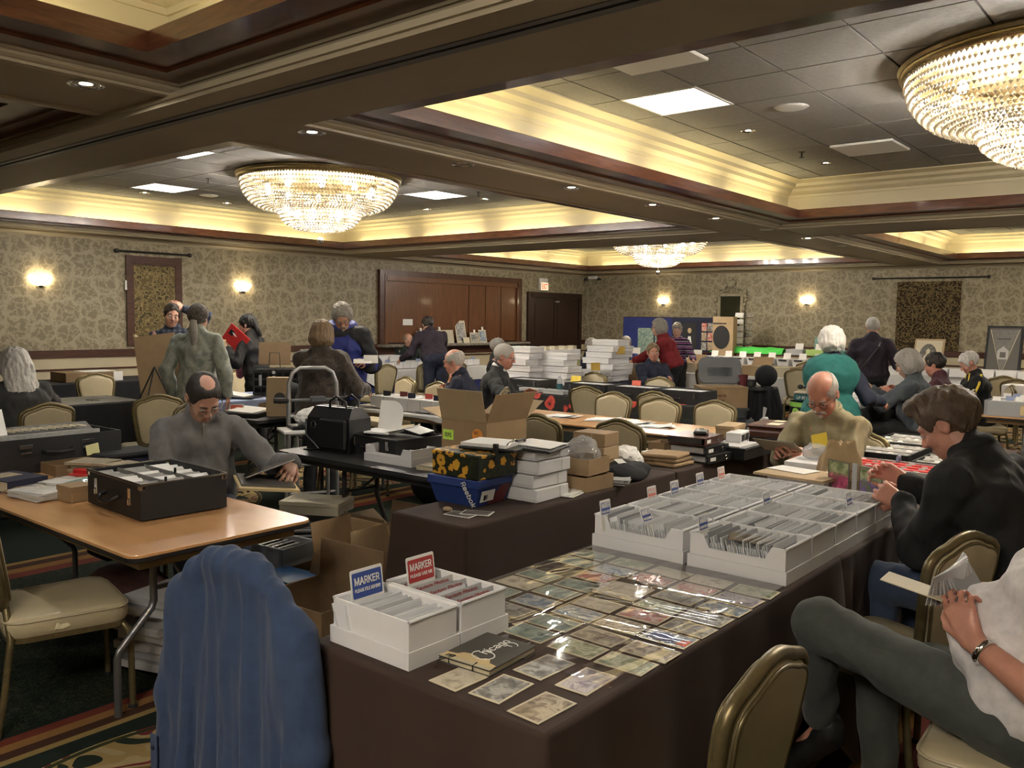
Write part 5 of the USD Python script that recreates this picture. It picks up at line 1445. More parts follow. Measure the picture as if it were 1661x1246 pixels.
t = thing('paper_bag', 'tall brown paper bag with dark scrawled print beside the white boxes', 'paper bag', (-1.50, 4.52, T0), 38)
hb = []
for k, (w, d, z) in enumerate(((.22, .13, 0), (.23, .13, .05), (.22, .12, .12), (.20, .09, .18), (.16, .055, .225), (.13, .04, .26))):
    a = np.linspace(0, 2 * PI, 28, endpoint=False)
    rr = 1 + .07 * np.sin(a * 5 + k) + .05 * np.cos(a * 8 + 2 * k)
    sq = np.maximum(abs(np.cos(a)), abs(np.sin(a)))
    hb.append((np.stack([w / 2 * np.cos(a) / sq ** .7 * rr, d / 2 * np.sin(a) / sq ** .7 * rr], 1), z + 0))
V, Fq = loft(None, hb)
V[5 * 28:6 * 28, 2] += .02 * np.sin(np.arange(28) * 2.1)
part(t, 'bag', (V, Fq), 'kraft_light', smooth=35)
sc = [(-.07, .085), (-.05, .095), (-.055, .075), (-.03, .09), (-.02, .105), (-.015, .085), (.0, .10), (.01, .125), (.02, .10), (.03, .13), (.045, .105), (.06, .12)]
part(t, 'scrawl', MB().tube([(x, -.071 + .10 * max(0, z - .1), z) for x, z in sc], .0022, 5).tube([(-.08, -.072, .06), (.075, -.072, .07)], .0012, 4), 'ink_brown', 'dark scrawled print')
t = thing('card_pad', 'flat tan boards with a white envelope lying before the paper bag', 'boards', (-1.60, 4.22, T0), -4)
part(t, 'board', MB().box((0, 0, .125), (.36, .28, .006)).box((.0, .01, .118), (.37, .29, .006)), 'kraft_light')
part(t, 'support', MB().box((0, .05, .057), (.30, .2, .114)), 'card_white')
part(t, 'envelope', MB().box((-.06, .05, .131), (.22, .14, .003), rz=-8), 'paper')
for k in range(4):
    t = thing('page_sheet', f'clear album page in the pile beside the flower pictures, {ords[k]} up', 'album page', (-1.22 + .012 * k, 4.20 - .01 * k, T0 + .016 * k), 4 * k - 6)
    part(t, 'page', MB().box((0, 0, .006), (.28, .24, .010), bev=.002), 'clear_plastic')
    part(t, 'insert', MB().box((0, 0, .005), (.24, .20, .004)), 'paper_grey')
t = thing('flower_page', 'clear pocket page with two pink and violet flower pictures held by the man in black', 'album page', (-1.30, 4.12, T0 + .075), -31)
part(t, 'pocket', MB().box((0, 0, .075), (.40, .003, .15)), 'film')
part(t, 'spine', MB().box((-.0, 0, .075), (.03, .004, .15)), 'clear_bin')
for s, pc in ((-1, 'fl_pink'), (1, 'fl_violet')):
    c = (.34, .05, .12) if s < 0 else (.15, .09, .26)
    custom(pc, {'tc': ('texture_coordinate', {}), 's': ('separate_xyz', {}), 'n': ('noise_texture', dict(scale=26, detail=3, distortion=.6)), 'r': ('rgb_ramp', dict(ramp=[(.3, (.06, .10, .04)), (.5, (.22, .27, .13)), (.62, (.40, .43, .26))])),
                'r2': ('rgb_ramp', dict(ramp=[(.35, (.14, .17, .09)), (.48, c), (.66, tuple(min(1, v * 1.8 + .05) for v in c))])), 'z': ('map_range', dict(from_min=.07, from_max=.09, clamp=True)), 'm': ('mix', {}), 'p': ('principled_bsdf', dict(roughness=.3))},
           [('tc.object', 'n.vector'), ('tc.object', 's.vector'), ('n.fac', 'r.fac'), ('n.fac', 'r2.fac'), ('s.z', 'z.value'), ('z.result', 'm.fac'), ('r2.color', 'm.color1'), ('r.color', 'm.color2'), ('m.color', 'p.base_color')])
    part(t, 'flower_picture', MB().box((s * .107, -.0028, .075), (.135, .002, .128)), pc, ('pink' if s < 0 else 'violet') + ' flower picture')
    part(t, 'picture_border', MB().box((s * .107 - .070, -.003, .075), (.004, .003, .132)).box((s * .107 + .070, -.003, .075), (.004, .003, .132)).box((s * .107, -.003, .141), (.14, .003, .004)).box((s * .107, -.003, .009), (.14, .003, .004)), 'mount_grey')
# trays of cards with dividers
rg = random.Random(21)
for k, (x, y, w, d, m, lb) in enumerate(((-1.60, 6.30, .42, .56, 'felt_grey', 'black tray of grey cards, farthest from the camera on the third brown table'), (-1.62, 5.72, .42, .54, 'felt_grey', 'black tray of grey cards behind the red-divided tray'), (-1.20, 6.02, .30, .50, 'felt_grey', 'black tray of grey cards at the chair edge of the third brown table'),
                                         (-1.20, 5.50, .30, .46, 'felt_grey', 'black tray of pale cards just past the red dividers'), (-1.44, 5.06, .60, .34, 'red', 'tray of cards between bright red dividers'))):
    t = thing('card_tray', lb, 'card tray', (x, y, T0), 0)
    part(t, 'tray', MB().tray((0, 0, 0), (w, d, .09), .012), 'black_case' if m != 'red' else 'paper_grey')
    nr = 3 if m != 'red' else 4
    for r in range(nr):
        yy = -d / 2 + d * (r + .5) / nr
        part(t, 'card_row', MB().box((0, yy, .044), (w - .04, d / nr - .03, .074)), 'felt_light' if m != 'red' else 'red')
        for q in range(6):
            part(t, 'index_tab', MB().prism([(-.024, 0), (.024, 0), (.012, .02), (-.012, .02)], 0, .002, frame3((.25, -.7, .65)), (-w / 2 + w * (q + .6) / 6.6, yy + rg.uniform(-.03, .03), .074)), rg.choice(['clear_bin', 'felt_light', 'paper_grey', 'paper']))
t = thing('display_sleeve', 'clear stand with a coral card behind the paper bag', 'display card', (-1.46, 4.86, T0), 30)
part(t, 'card', MB().box((0, 0, .05), (.11, .003, .08), rx=-25), 'coral')
part(t, 'sleeve', MB().box((0, -.004, .055), (.13, .002, .11), rx=-25), 'film')
t = thing('lid_clip', 'small blue-grey clip on the red tray', 'clip', (-1.40, 5.2, T0 + .088), 0)
part(t, 'clip', MB().tube([(0, -.02, 0), (0, -.01, .03), (0, .02, .03), (0, .03, .0)], .009, 8), 'paleblue_cloth')
# ------------------------------------------------------------------ tables farther off
def white_boxes(spots, size, label, group, z, m='card_white', closed=True, name='white_box'):
    """one thing, then copies of it, each with its own label"""
    src = None
    for k, (x, y, dz, r) in enumerate(spots):
        lb = label(k) if callable(label) else label
        if src is None:
            src = thing(name, lb, 'box', (x, y, z + dz), r, group)
            w, d, h = size
            if closed:
                part(src, 'body', MB().box((0, 0, h * .45), (w - .008, d - .008, h * .9), bev=.003), m)
                part(src, 'lid', MB().box((0, 0, h * .78), (w, d, h * .42), bev=.003), m)
            else:
                part(src, 'body', MB().tray((0, 0, 0), (w, d, h), .005), m)
                part(src, 'card_row', MB().box((0, 0, h * .52), (w - .03, d - .03, h * .8)), 'paper_grey')
        else:
            dup(src, (x, y, z + dz), r, lb, group)
    return src


def standing(name, label, cat, loc, w, h, rz, m, tilt=12, picture=None, t_=.004, group=None):
    """a card, print or frame leaning back a little; faces local -y before rotation"""
    t = thing(name, label, cat, loc, rz, group)
    R = rotm(rx=-tilt)
    part(t, 'card', MB().box((0, 0, h / 2), (w, t_, h)).rot(rx=-tilt), m)
    if picture:
        part(t, 'picture', MB().box((0, -t_ / 2 - .0006, h / 2), (w * .80, .001, h * .80)).rot(rx=-tilt), picture)
    return t


FACE = 40           # turned towards the middle of the room
# left: leaning cardboard on an easel, crates, binder
t = thing('cardboard_sheet', 'tall brown cardboard carton leaning on a black wire easel', 'cardboard', (-8.50, 4.50, TZ + .012), 52)
part(t, 'panel', MB().box((0, .06, .33), (.40, .03, .66), rx=-10, ry=-8), 'kraft')
part(t, 'side', MB().box((-.20, .16, .33), (.02, .20, .64), rx=-10, ry=-8), 'kraft_light')
part(t, 'back_panel', MB().box((0, .25, .33), (.40, .02, .62), rx=-10, ry=-8), 'kraft_dark')
t = thing('easel', 'black wire easel in front of the leaning cardboard', 'easel', (-8.38, 4.40, TZ + .012), 52)
part(t, 'leg', MB().tube([(-.14, -.03, 0), (0, .03, .33)], .008, 6), 'iron')
part(t, 'leg', MB().tube([(.16, -.03, 0), (0, .03, .33)], .008, 6), 'iron')
part(t, 'leg', MB().tube([(-.05, -.10, 0), (0, .03, .33)], .008, 6), 'iron')


def crate(x, y, rz, label):
    t = thing('milk_crate', label, 'crate', (x, y, TZ + .012), rz)
    b = MB()
    W, D_, H = .46, .34, .30
    for s in (-1, 1):
        for z in (.02, .10, .18, .27):
            b.box((0, s * D_ / 2, z), (W, .012, .035 if z in (.02, .27) else .022)).box((s * W / 2, 0, z), (.012, D_, .035 if z in (.02, .27) else .022))
        for q in range(7):
            b.box((-W / 2 + W * q / 6, s * D_ / 2, H / 2), (.018, .012, H - .02))
        for q in range(5):
            b.box((s * W / 2, -D_ / 2 + D_ * q / 4, H / 2), (.012, .018, H - .02))
    part(t, 'lattice', b, 'black_plastic')
    part(t, 'liner', MB().box((0, 0, .145), (W - .02, D_ - .02, .27)), 'black_gap')
    for q in range(5):
        part(t, 'white_dot', MB().lathe([(.001, .002), (.019, .002), (.019, 0)], 14, (-.02, -D_ / 2 - .007, .04 + .054 * q), frame3((0, -1, 0))), 'paper')
    part(t, 'side_label', MB().box((-.16, -D_ / 2 - .0075, .17), (.03, .002, .12)), 'paper_grey')
    return t


crate(-8.22, 4.88, 52, 'black plastic crate with white dots under two brown boxes')
crate(-8.02, 5.62, 52, 'black plastic crate with white dots under the tilted brown board')
for k in range(2):
    carton('kraft_carton', f'{("lower", "upper")[k]} brown box on the black crate', (-8.24, 4.90, TZ + .317 + .152 * k), (.38, .24, .15), 52, 'kraft', closed=True)
t = thing('display_board', 'brown board tilted on a small stand on the black crate', 'board', (-8.02, 5.60, TZ + .315), 52)
part(t, 'board', MB().box((0, .03, .15), (.34, .012, .26), rx=-22), 'kraft_dark')
part(t, 'stand', MB().tube([(-.06, -.06, 0), (-.05, -.02, .16), (.05, -.02, .16), (.06, -.06, 0)], .005, 6), 'iron')
t = thing('file_tray', 'gold paper file with a white card beside the second crate', 'file', (-7.86, 5.92, TZ + .30), 52)
part(t, 'file', MB().prism([(-.08, 0), (.1, 0), (.1, .06), (.06, .13), (-.08, .13)], 0, .05, rotm(rx=90)), 'gold_paper')
part(t, 'card', MB().box((-.05, .02, .17), (.06, .003, .08)), 'paper')
part(t, 'post', MB().box((0, -.02, -.145), (.10, .05, .285)), 'kraft_dark')
t = thing('ring_binder', 'open white and black binder on the pale blue cloth', 'binder', (-7.98, 5.16, TZ + .012), 30)
part(t, 'cover', MB().box((0, 0, .006), (.34, .26, .012)), 'black_plastic')
part(t, 'page', MB().box((-.06, 0, .03), (.26, .24, .02), ry=8), 'paper')
t = thing('yellow_card', 'small yellow card on the pale cloth below the leaning cardboard', 'card', (-8.40, 4.50, TZ + .012), 50)
part(t, 'card', MB().box((-.10, -.12, .002), (.11, .08, .003)), 'yellow')
t = thing('reading_glasses', 'folded dark glasses on the grey runner before the white-haired person', 'glasses', (-8.62, 3.86, TZ + .012), 20)
part(t, 'frame', MB().tube([(.022 * math.cos(a) + .026, .016 * math.sin(a), .012) for a in np.linspace(0, 2 * PI, 14)[:-1]], .003, 5, True).tube([(.022 * math.cos(a) - .026, .016 * math.sin(a), .012) for a in np.linspace(0, 2 * PI, 14)[:-1]], .003, 5, True), 'iron')
part(t, 'temple', MB().tube([(-.05, 0, .012), (-.06, .06, .006), (.04, .08, .004)], .003, 5), 'iron')
t = thing('shallow_carton', 'flat grey-brown carton with a white end on the black-clothed table by the wall', 'box', (-11.35, 5.05, TZ + .006), 90)
part(t, 'body', MB().box((0, 0, .06), (.72, .46, .12), bev=.004), 'kraft_dark')
part(t, 'white_end', MB().box((.30, -.232, .06), (.12, .003, .12)), 'paper')
part(t, 'top_sheet', MB().box((.1, 0, .122), (.4, .34, .004)), 'paper')
t = thing('black_box', 'low black box beside the man in plaid', 'box', (-10.7, 6.9, TZ + .006), 0)
part(t, 'body', MB().box((0, 0, .07), (.3, .5, .14), bev=.006), 'black_case')
part(t, 'lid', MB().box((0, 0, .145), (.31, .51, .03), bev=.006), 'black_plastic')
# table with brown bag
t = thing('paper_bag', 'brown paper bag with a dark round print on the dark table', 'paper bag', (-6.42, 4.52, TZ), 46)
V, Fq = loft(None, [(np.array(rrect(.20, .13, .02)) * s, z) for s, z in ((1, 0), (1.03, .06), (1.0, .20), (.97, .34))])
part(t, 'bag', (V, Fq), 'kraft_light', smooth=30)
part(t, 'round_print', MB().lathe([(.001, .002), (.05, .002), (.05, 0)], 20, (.02, -.068, .16), frame3((0, -1, 0))), 'knob_dark')
for k, (x, y, m, lb) in enumerate(((-6.55, 4.28, 'black_plastic', 'black binder lying before the brown paper bag'), (-6.68, 4.45, 'tan_folder', 'tan folder lying on the dark table by the brown bag'))):
    t = thing('ring_binder' if k == 0 else 'paper_folder', lb, 'binder' if k == 0 else 'folder', (x, y, TZ), 30)
    part(t, 'cover', MB().box((0, 0, .02), (.30, .24, .04), bev=.005), m)
    part(t, 'page', MB().box((-.03, .02, .046), (.24, .2, .008), ry=4), 'paper')
standing('framed_print', 'red and white print standing behind the head of the man in grey', 'print', (-6.78, 4.32, TZ), .13, .09, 40, 'paper', 20, 'coral')
carton('small_box', 'small dark green box beside the red and white print', (-6.74, 4.62, TZ), (.12, .10, .08), 20, 'kraft_dark')
t = thing('rolled_coat', 'dark coat heaped beside the brown paper bag', 'coat', (-6.70, 4.86, TZ), 0)
X = m3.Manifold.sphere(1, 20).scale((.16, .20, .16)).refine(2).to_mesh()
vv = X.vert_properties[:, :3]
vv = vv * (1 + .4 * (meshkit.fbm(vv * 9, 3)[:, None] - .5)) + [0, 0, .10]
vv[:, 2] = np.maximum(vv[:, 2], .003)
part(t, 'cloth', (vv, X.tri_verts), 'black_cloth', smooth=True)

# table with tabbed white boxes
tabs = ['black', 'maroon', 'navy', 'red', 'navy', 'crimson', 'black']
for k in range(6):
    x = -6.24 + .172 * k
    t = thing('tab_box', f'white card box with a {tabs[k]} divider tab, {ords[k]} from the standing woman', 'card box', (x, 5.68, TZ + .012), 0, 'white boxes with dark tabs')
    part(t, 'box_body', MB().tray((0, 0, 0), (.165, .36, .115), .004), 'card_white')
    part(t, 'card_row', MB().box((0, 0, .06), (.145, .32, .09)), 'paper')
    part(t, 'divider_tab', MB().box((0, -.04 + .06 * (k % 2), .125), (.10, .006, .06)), {'black': 'ink_black', 'maroon': 'box_maroon', 'navy': 'navy_cloth', 'red': 'red_plain', 'crimson': 'red_plain'}[tabs[k]])
carton('kraft_tray', 'long shallow tan tray at the left of the tabbed boxes', (-6.34, 6.0, TZ + .012), (.26, .30, .09), 0, 'kraft_light')
paper_stack('white_papers', 'loose papers at the near corner of the tabbed boxes', (-6.36, 5.53, TZ + .012), (.20, .14, .02), 10, 4, 'paper', 'papers', .02, seed=31)
t = thing('headphones', 'loop of dark cable lying on the white cloth', 'cable', (-5.6, 5.50, TZ + .012), 0)
part(t, 'loop', MB().tube([(.09 * math.cos(a), .03 * math.sin(a), .004) for a in np.linspace(0, 2 * PI, 20)[:-1]], .004, 5, True), 'iron')
t = thing('backpack', 'black bag with white piping on the carpet under the tabbed-box table', 'bag', (-5.35, 5.35, 0), 10)
X = m3.Manifold.sphere(1, 24).scale((.20, .16, .24)).translate((0, 0, .22)).trim_by_plane((0, 0, 1), .005)
part(t, 'body', X, 'black_leather', smooth=60)
part(t, 'piping', MB().tube([(-.19, -.05, .16), (-.12, -.15, .3), (.0, -.17, .36)], .006, 6), 'paper')

# royal blue dealer table
for k in range(16):
    y = 9.08 + .175 * k
    t = thing('card_box', f'white card box with blue index tabs on the royal blue table, {("nearest", "second", "third", "fourth", "fifth", "sixth", "seventh", "eighth", "ninth", "tenth", "eleventh", "twelfth", "thirteenth", "fourteenth", "fifteenth", "farthest")[k]} in the row', 'card box', (-10.72, y, TZ + .02), 0, 'white boxes on the royal blue table')
    part(t, 'box_body', MB().tray((0, 0, 0), (.38, .165, .105), .004), 'card_white')
    part(t, 'card_row', MB().box((0, 0, .05), (.34, .14, .085)), 'paper_grey')
    if k % 2:
        part(t, 'index_tab', MB().box((.1, 0, .125), (.006, .10, .05)), 'paleblue_cloth')
for k in range(2):
    t = thing('orange_box', f'coral-red file box standing beside the parka man, {("nearer", "farther")[k]} one', 'box', (-11.05, 9.28 + .17 * k, TZ + .02), 0)
    part(t, 'body', MB().box((0, 0, .15), (.28, .15, .30), bev=.005), 'coral')
    part(t, 'spine_strip', MB().box((.1415, .07, .15), (.002, .012, .29)), 'paper_grey')
white_boxes([(-11.02, 9.72, 0, 0), (-11.02, 9.72, .105, 0), (-11.0, 10.02, 0, 2), (-11.0, 10.02, .105, -2)], (.30, .26, .10), lambda k: f'white box stacked behind the coral-red file boxes, {("lower near", "upper near", "lower far", "upper far")[k]} one', 'white boxes behind the coral boxes', TZ + .02)
# prints on the stone ledge
ledge = [(-12.26, 12.0, .20, .26, 'picture_red', 'red patterned print on the stone ledge, nearest of the row'), (-12.28, 12.28, .18, .24, 'picture_sepia', 'print with a white price tag on the stone ledge, second of the row'), (-12.26, 12.53, .22, .28, 'picture_grey', 'grey portrait print on the stone ledge, left of the blank cream card'),
         (-12.28, 12.82, .24, .28, None, 'blank cream card on the stone ledge'), (-12.30, 13.22, .26, .48, 'picture_grey', 'tall print with two dark pictures rising over the ledge row'), (-12.24, 13.30, .16, .12, None, 'small round-topped pale card before the tall print'), (-12.26, 13.58, .22, .22, 'picture_grey', 'small grey print on the stone ledge, second from the far end'), (-12.27, 13.86, .20, .28, 'picture_blue', 'print at the far end of the ledge row')]
for x, y, w, h, pc, lb in ledge:
    t = standing('photo_print', lb, 'print', (x, y, 1.103), w, h, 90 - 12, 'paper_cream', 14, pc)
    if h < .4 and pc:
        part(t, 'price_tag', MB().box((.02, .0, h + .03), (.05, .003, .07)).rot(rx=-14), 'paper')
standing('white_sign', 'white paper sign on the wood shutter behind the bending man', 'sign', (XL + .05, 11.75, 1.47), .26, .12, 90, 'paper', 0)

# poppy table
H0 = TZ + .006
t = None
for k, (x, lb) in enumerate(((-6.55, 'black latched case with cards beside the man in the blazer'), (-5.62, 'black latched case in the middle of the poppy cloth, left of the coral card'), (-5.02, 'black latched case in the middle of the poppy cloth, under the coral card'), (-4.42, 'black latched case at the right end of the poppy cloth'))):
    t = thing('card_case', lb, 'case', (x, 8.28, H0), 0)
    part(t, 'shell', MB().tray((0, 0, 0), (.56, .36, .14), .01), 'black_case')
    part(t, 'card_row', MB().box((0, 0, .08), (.5, .3, .10)), 'paper_grey')
    for s in (-1, 1):
        part(t, 'latch', MB().box((s * .2, -.184, .09), (.035, .008, .06), bev=.003), 'dark_chrome')
    part(t, 'handle', MB().tube([(-.05, -.183, .07), (-.04, -.205, .06), (.04, -.205, .06), (.05, -.183, .07)], .007, 6), 'black_leather')
standing('price_card', 'coral price card standing on the black cases', 'card', (-5.05, 8.30, H0 + .142), .10, .06, 20, 'coral', 20)
standing('price_card', 'yellow price card propped against the chair behind the black cases', 'card', (-6.05, 8.50, H0), .13, .20, 10, 'yellow', 20)
t = thing('water_bottle', 'clear water bottle with a dark label beside the black cases', 'bottle', (-5.97, 8.10, H0), 0)
part(t, 'bottle', MB().lathe([(.001, 0), (.032, .002), (.034, .02), (.034, .15), (.028, .18), (.014, .20), (.014, .215)], 16), 'clear_plastic', smooth=40)
part(t, 'label', MB().lathe([(.035, .05), (.035, .12)], 16), 'teal_tin')
part(t, 'cap', MB().lathe([(.015, .212), (.016, .216), (.016, .232), (.001, .233)], 12), 'paper')
for k in range(2):
    carton('flat_carton', f'flat box on the poppy cloth, {("left", "right")[k]} of two beside the bottle', (-6.9 + .36 * k + .55, 8.06, H0), (.30, .12, .05), 0, 'paper_grey', closed=True)

# stacks of white boxes by the double door
spots = []
lab = []
for (x, y, n, nm) in ((-7.30, 8.95 + .1, 6, 'tall near stack behind the bald man'), (-6.86, 9.30, 5, 'second stack from the bald man'), (-6.82, 9.64, 2, 'low stack with loose papers'), (-6.82, 9.96, 2, 'low stack with a gold card'), (-6.80, 10.28, 6, 'tall far stack'), (-6.84, 10.58, 7, 'tallest far stack')):
    for k in range(n):
        spots.append((x + .03 * ((k * 7) % 3 - 1), y + .02 * ((k * 5) % 3 - 1), .084 * k, 2 * ((k * 3) % 3 - 1)))
        lab.append(f'flat white box in the {nm}, {ords[k]} from its bottom')
white_boxes(spots, (.46, .30, .082), lambda k: lab[k], 'stacked white boxes by the double door', TZ + .006)
for k in range(5):
    t = thing('file_box', f'upright white file box with a pale yellow label, {ords[k]} of five', 'file box', (-7.36, 9.36 + .22 * k, TZ + .006), 64)
    part(t, 'body', MB().box((0, 0, .22), (.19, .28, .44), bev=.004), 'card_white')
    part(t, 'label', MB().box((0, -.141, .24), (.15, .002, .24)), 'pale_yellow')
    part(t, 'loose_top', MB().box((.02, 0, .465), (.08, .12, .05), rz=20), 'paper_cream')
for k, (x, y, z, lb) in enumerate(((-6.72, 9.96, .17, 'gold card standing on the low stack of white boxes'), (-6.52, 10.28, .40, 'gold card on the front of the tall far stack'))):
    standing('price_card', lb, 'card', (x, y, TZ + z), .14, .11, 60, 'gold_paper', 8)

# brown card boxes before the seated woman and the stall behind
for k in range(7):
    t = thing('kraft_box', f'brown card box with fanned cards, {ords[k]} from the tall white stacks', 'card box', (-7.38 + .142 * k, 11.0, TZ), 0, 'brown card boxes before the blue shirt')
    part(t, 'box_body', MB().tray((0, 0, 0), (.136, .34, .16), .004), 'kraft' if k % 3 else 'kraft_light')
    part(t, 'card_row', MB().box((0, 0, .09), (.11, .30, .12)), 'paper_cream')
    if k % 2:
        part(t, 'raised_card', MB().box((.0, -.02, .19), (.12, .01, .10), rx=-15, ry=12), 'paper_old')
for k in range(6):
    t = thing('file_box', f'white card box on the dark stall table, {ords[k]} in the row', 'card box', (-9.3 + .42 * k, 13.9, TZ + .006), 0, 'white boxes on the dark stall table')
    part(t, 'box_body', MB().box((0, 0, .10), (.34, .30, .20), bev=.004), 'card_white' if k % 2 else 'kraft_light')
    part(t, 'sign', MB().box((.05, -.1, .28), (.16, .004, .16), rx=-10), 'paper')
t = thing('blue_board', 'royal blue display board with posters against the far wall', 'display board', (-9.55, 16.30, 0), 14)
part(t, 'panel', MB().box((0, 0, .95), (1.30, .04, 1.5), bev=.006), 'navy_cloth')
part(t, 'blue_face', MB().box((-.1, -.022, 1.1), (1.08, .004, 1.16)), 'blue_cloth')
part(t, 'map_poster', MB().box((-.05, -.026, 1.16), (.52, .004, .60)), 'picture_teal')
part(t, 'dark_divider', MB().box((.06, -.03, 1.16), (.03, .004, .62)), 'ink_black')
t = thing('poster_board', 'dark poster board of red and black pictures behind the striped jumper', 'display board', (-8.52, 16.48, 0), 6)
part(t, 'panel', MB().box((0, 0, .95), (.86, .04, 1.5), bev=.006), 'navy_cloth')
part(t, 'portrait_poster', MB().box((-.20, -.024, 1.30), (.30, .004, .56)), 'ink_black')
part(t, 'portrait_face', MB().ball((-.20, -.03, 1.42), (.045, .006, .06), 1), 'kraft_light')
part(t, 'portrait_shirt', MB().prism([(-.05, 0), (.05, 0), (.03, .16), (-.03, .16)], 0, .004, frame3((0, -1, 0)), (-.20, -.028, 1.14)), 'paper')
for k in range(6):
    part(t, 'small_poster', MB().box((.12 + .13 * (k % 2), -.025, 1.5 - .2 * (k // 2)), (.11, .004, .17)), ('picture_red', 'picture_grey', 'picture_sepia')[k % 3])
carton('tall_carton', 'tall brown carton with a black oval hole against the far wall', (-7.92, 16.45, 0), (.42, .34, 1.72), 12, 'kraft_light', closed=True)
t = thing('carton_print', 'black oval window and print on the tall brown carton', 'print', (-7.95, 16.27, 0), 12)
part(t, 'oval', MB().prism([(.17 * math.cos(a), .24 * math.sin(a)) for a in np.linspace(0, 2 * PI, 28)[:-1]], 0, .004, frame3((0, -1, 0)), (.04, -.005, 1.30)), 'ink_black')
part(t, 'print_line', MB().box((0, -.005, 1.58), (.28, .003, .03)).box((.1, -.005, .85), (.05, .003, .08)), 'knob_dark')
t = thing('card_tower', 'tall rack of white and grey cards beside the carved mirror', 'card rack', (-7.72, 16.95, .98), 8)
part(t, 'post', MB().tube([(0, 0, 0), (0, 0, .86)], .012, 6), 'iron')
for k in range(6):
    part(t, 'pocket', MB().box((-.10, -.05, .10 + .135 * k), (.17, .03, .10), rx=-12), 'paper' if k else 'paper_grey')
    part(t, 'pocket', MB().box((.10, .0, .10 + .135 * k), (.13, .05, .09), rx=-12, rz=30), 'photo_mid')
part(t, 'base', MB().lathe([(.001, .01), (.14, .01), (.15, 0)], 16), 'iron')
t = thing('stall_shelf', 'dark raised shelf of the far stall behind the white bins', 'shelf', (-6.62, 16.7, 0), 0)
part(t, 'top', MB().box((0, 0, .965), (3.9, .5, .03)), 'rail_wood')
for s in (-1, 1):
    part(t, 'leg', MB().box((s * 1.85, 0, .475), (.05, .4, .95)), 'rail_wood')
t = thing('green_cloth', 'bright green cloth bundled along the raised shelf of the far stall', 'cloth', (-7.55, 16.62, .98), 0)
X, Y = np.meshgrid(np.linspace(-.85, .85, 50), np.linspace(0, PI, 12), indexing='ij')
nn = meshkit.fbm(np.stack([X * 4, Y, X * 0], -1), 3)
part(t, 'cloth', MB().grid(X, -.16 * np.cos(Y) + .04 * nn, .005 + (.07 + .10 * nn) * np.sin(Y)), 'green_cloth', smooth=True)
for k in range(5):
    x = -6.45 + .40 * k
    m, nm = (('clear_bin', 'clear'), ('green_card', 'pale green'), ('teal_card', 'grey-green'), ('paper_grey', 'grey'), ('clear_bin', 'clear'))[k]
    t = thing('card_tray', f'{nm} tray of cards on the raised far shelf, {ords[k]} from the green cloth', 'card tray', (x, 16.62, .98), 0)
    part(t, 'tray', MB().box((0, 0, .06), (.34, .34, .12), bev=.01), m)
    part(t, 'card', MB().box((.06, -.05, .17), (.16, .004, .13), rx=-14), 'paper')
standing('teal_book', 'teal book standing on the raised far shelf', 'book', (-6.10, 16.85, .98), .20, .36, 0, 'teal_card', 6, None, .03)
standing('white_card', 'white card standing at the left end of the raised far shelf', 'card', (-8.42, 16.7, .98), .20, .13, 0, 'paper', 14)
for k in range(11):
    x = -7.9 + .30 * k
    t = thing('white_bin', f'white bin with a dark label on the far stall, {ords[k]} from the tall carton', 'bin', (x, 15.95, TZ + .006), 0, 'white bins of the far stall')
    V, Fq = loft(None, [(np.array(rrect(.22, .30, .03)), 0), (np.array(rrect(.26, .36, .03)), .17)])
    part(t, 'bin', (V, Fq), 'card_white')
    part(t, 'label', MB().box((0, -.185, .145), (.15, .01, .03)), 'knob_dark')
    part(t, 'card', MB().box((.02, .0, .22), (.14, .004, .12), rx=-14), 'paper')
# middle stall boxes
for k in range(9):
    x = -7.4 + .40 * k
    m = ('kraft_light', 'paper_cream', 'kraft', 'card_white')[k % 4]
    t = thing('stall_box', f'{("tan", "cream", "brown", "white")[k % 4]} card box on the middle stall table, {ords[k]} from its left end', 'card box', (x, 13.3, TZ + .006), 0)
    part(t, 'box_body', MB().tray((0, 0, 0), (.36, .42, .16), .006), m)
    part(t, 'card_row', MB().box((0, 0, .08), (.3, .36, .13)), 'paper_cream')
    if k % 3 == 1:
        part(t, 'open_flap', MB().box((0, .18, .22), (.34, .01, .16), rx=-30), 'kraft')
# totes, red cup, coat
for k in range(2):
    t = thing('storage_tote', f'{("lower", "upper")[k]} of two nested grey storage tubs under the brown carton', 'tub', (-5.08 + .04 * k, 10.44, .26 * k), 40)
    V, Fq = loft(None, [(np.array(rrect(.62, .40, .06)) * s, z) for s, z in ((.90, 0), (1.0, .22), (1.06, .222), (1.06, .25), (1.0, .252))])
    part(t, 'tub', (V, Fq), 'grey_plastic')
    part(t, 'rib', MB().box((0, -.215, .14), (.5, .01, .015)), 'grey_plastic')
carton('kraft_carton', 'brown carton with printed lettering on the grey storage tubs', (-5.06, 10.44, .515), (.62, .38, .27), 40, 'kraft', closed=True)
t = thing('carton_print', 'dark printed lettering on the brown carton over the tubs', 'print', (-5.06, 10.44, .515), 40)
F = frame3((0, -1, 0))
part(t, 'lettering', MB().text('Hammermill', .035, F, (-.07, -.193, .16), .002, True, .2), 'ink_brown')
part(t, 'small_print', MB().box((-.06, -.193, .09), (.12, .002, .03)), 'ink_brown')
part(t, 'end_mark', MB().box((.313, .0, .2), (.002, .05, .06)), 'ink_black')
t = thing('tote_lid', 'grey plastic tub lid standing upright behind the brown carton', 'lid', (-5.22, 10.72, .79), 40)
P_ = np.array(rrect(.58, .36, .09))
R = frame3((0, -.98, .2))
part(t, 'panel', MB().add(*loft(None, [(P_, 0), (P_, .015), (P_ * .97, .022)]), R=R, at=(0, 0, .18)), 'grey_plastic_light')
part(t, 'recess', MB().prism(rrect(.34, .12, .02), .022, .026, R, (0, 0, .16)), 'grey_plastic')
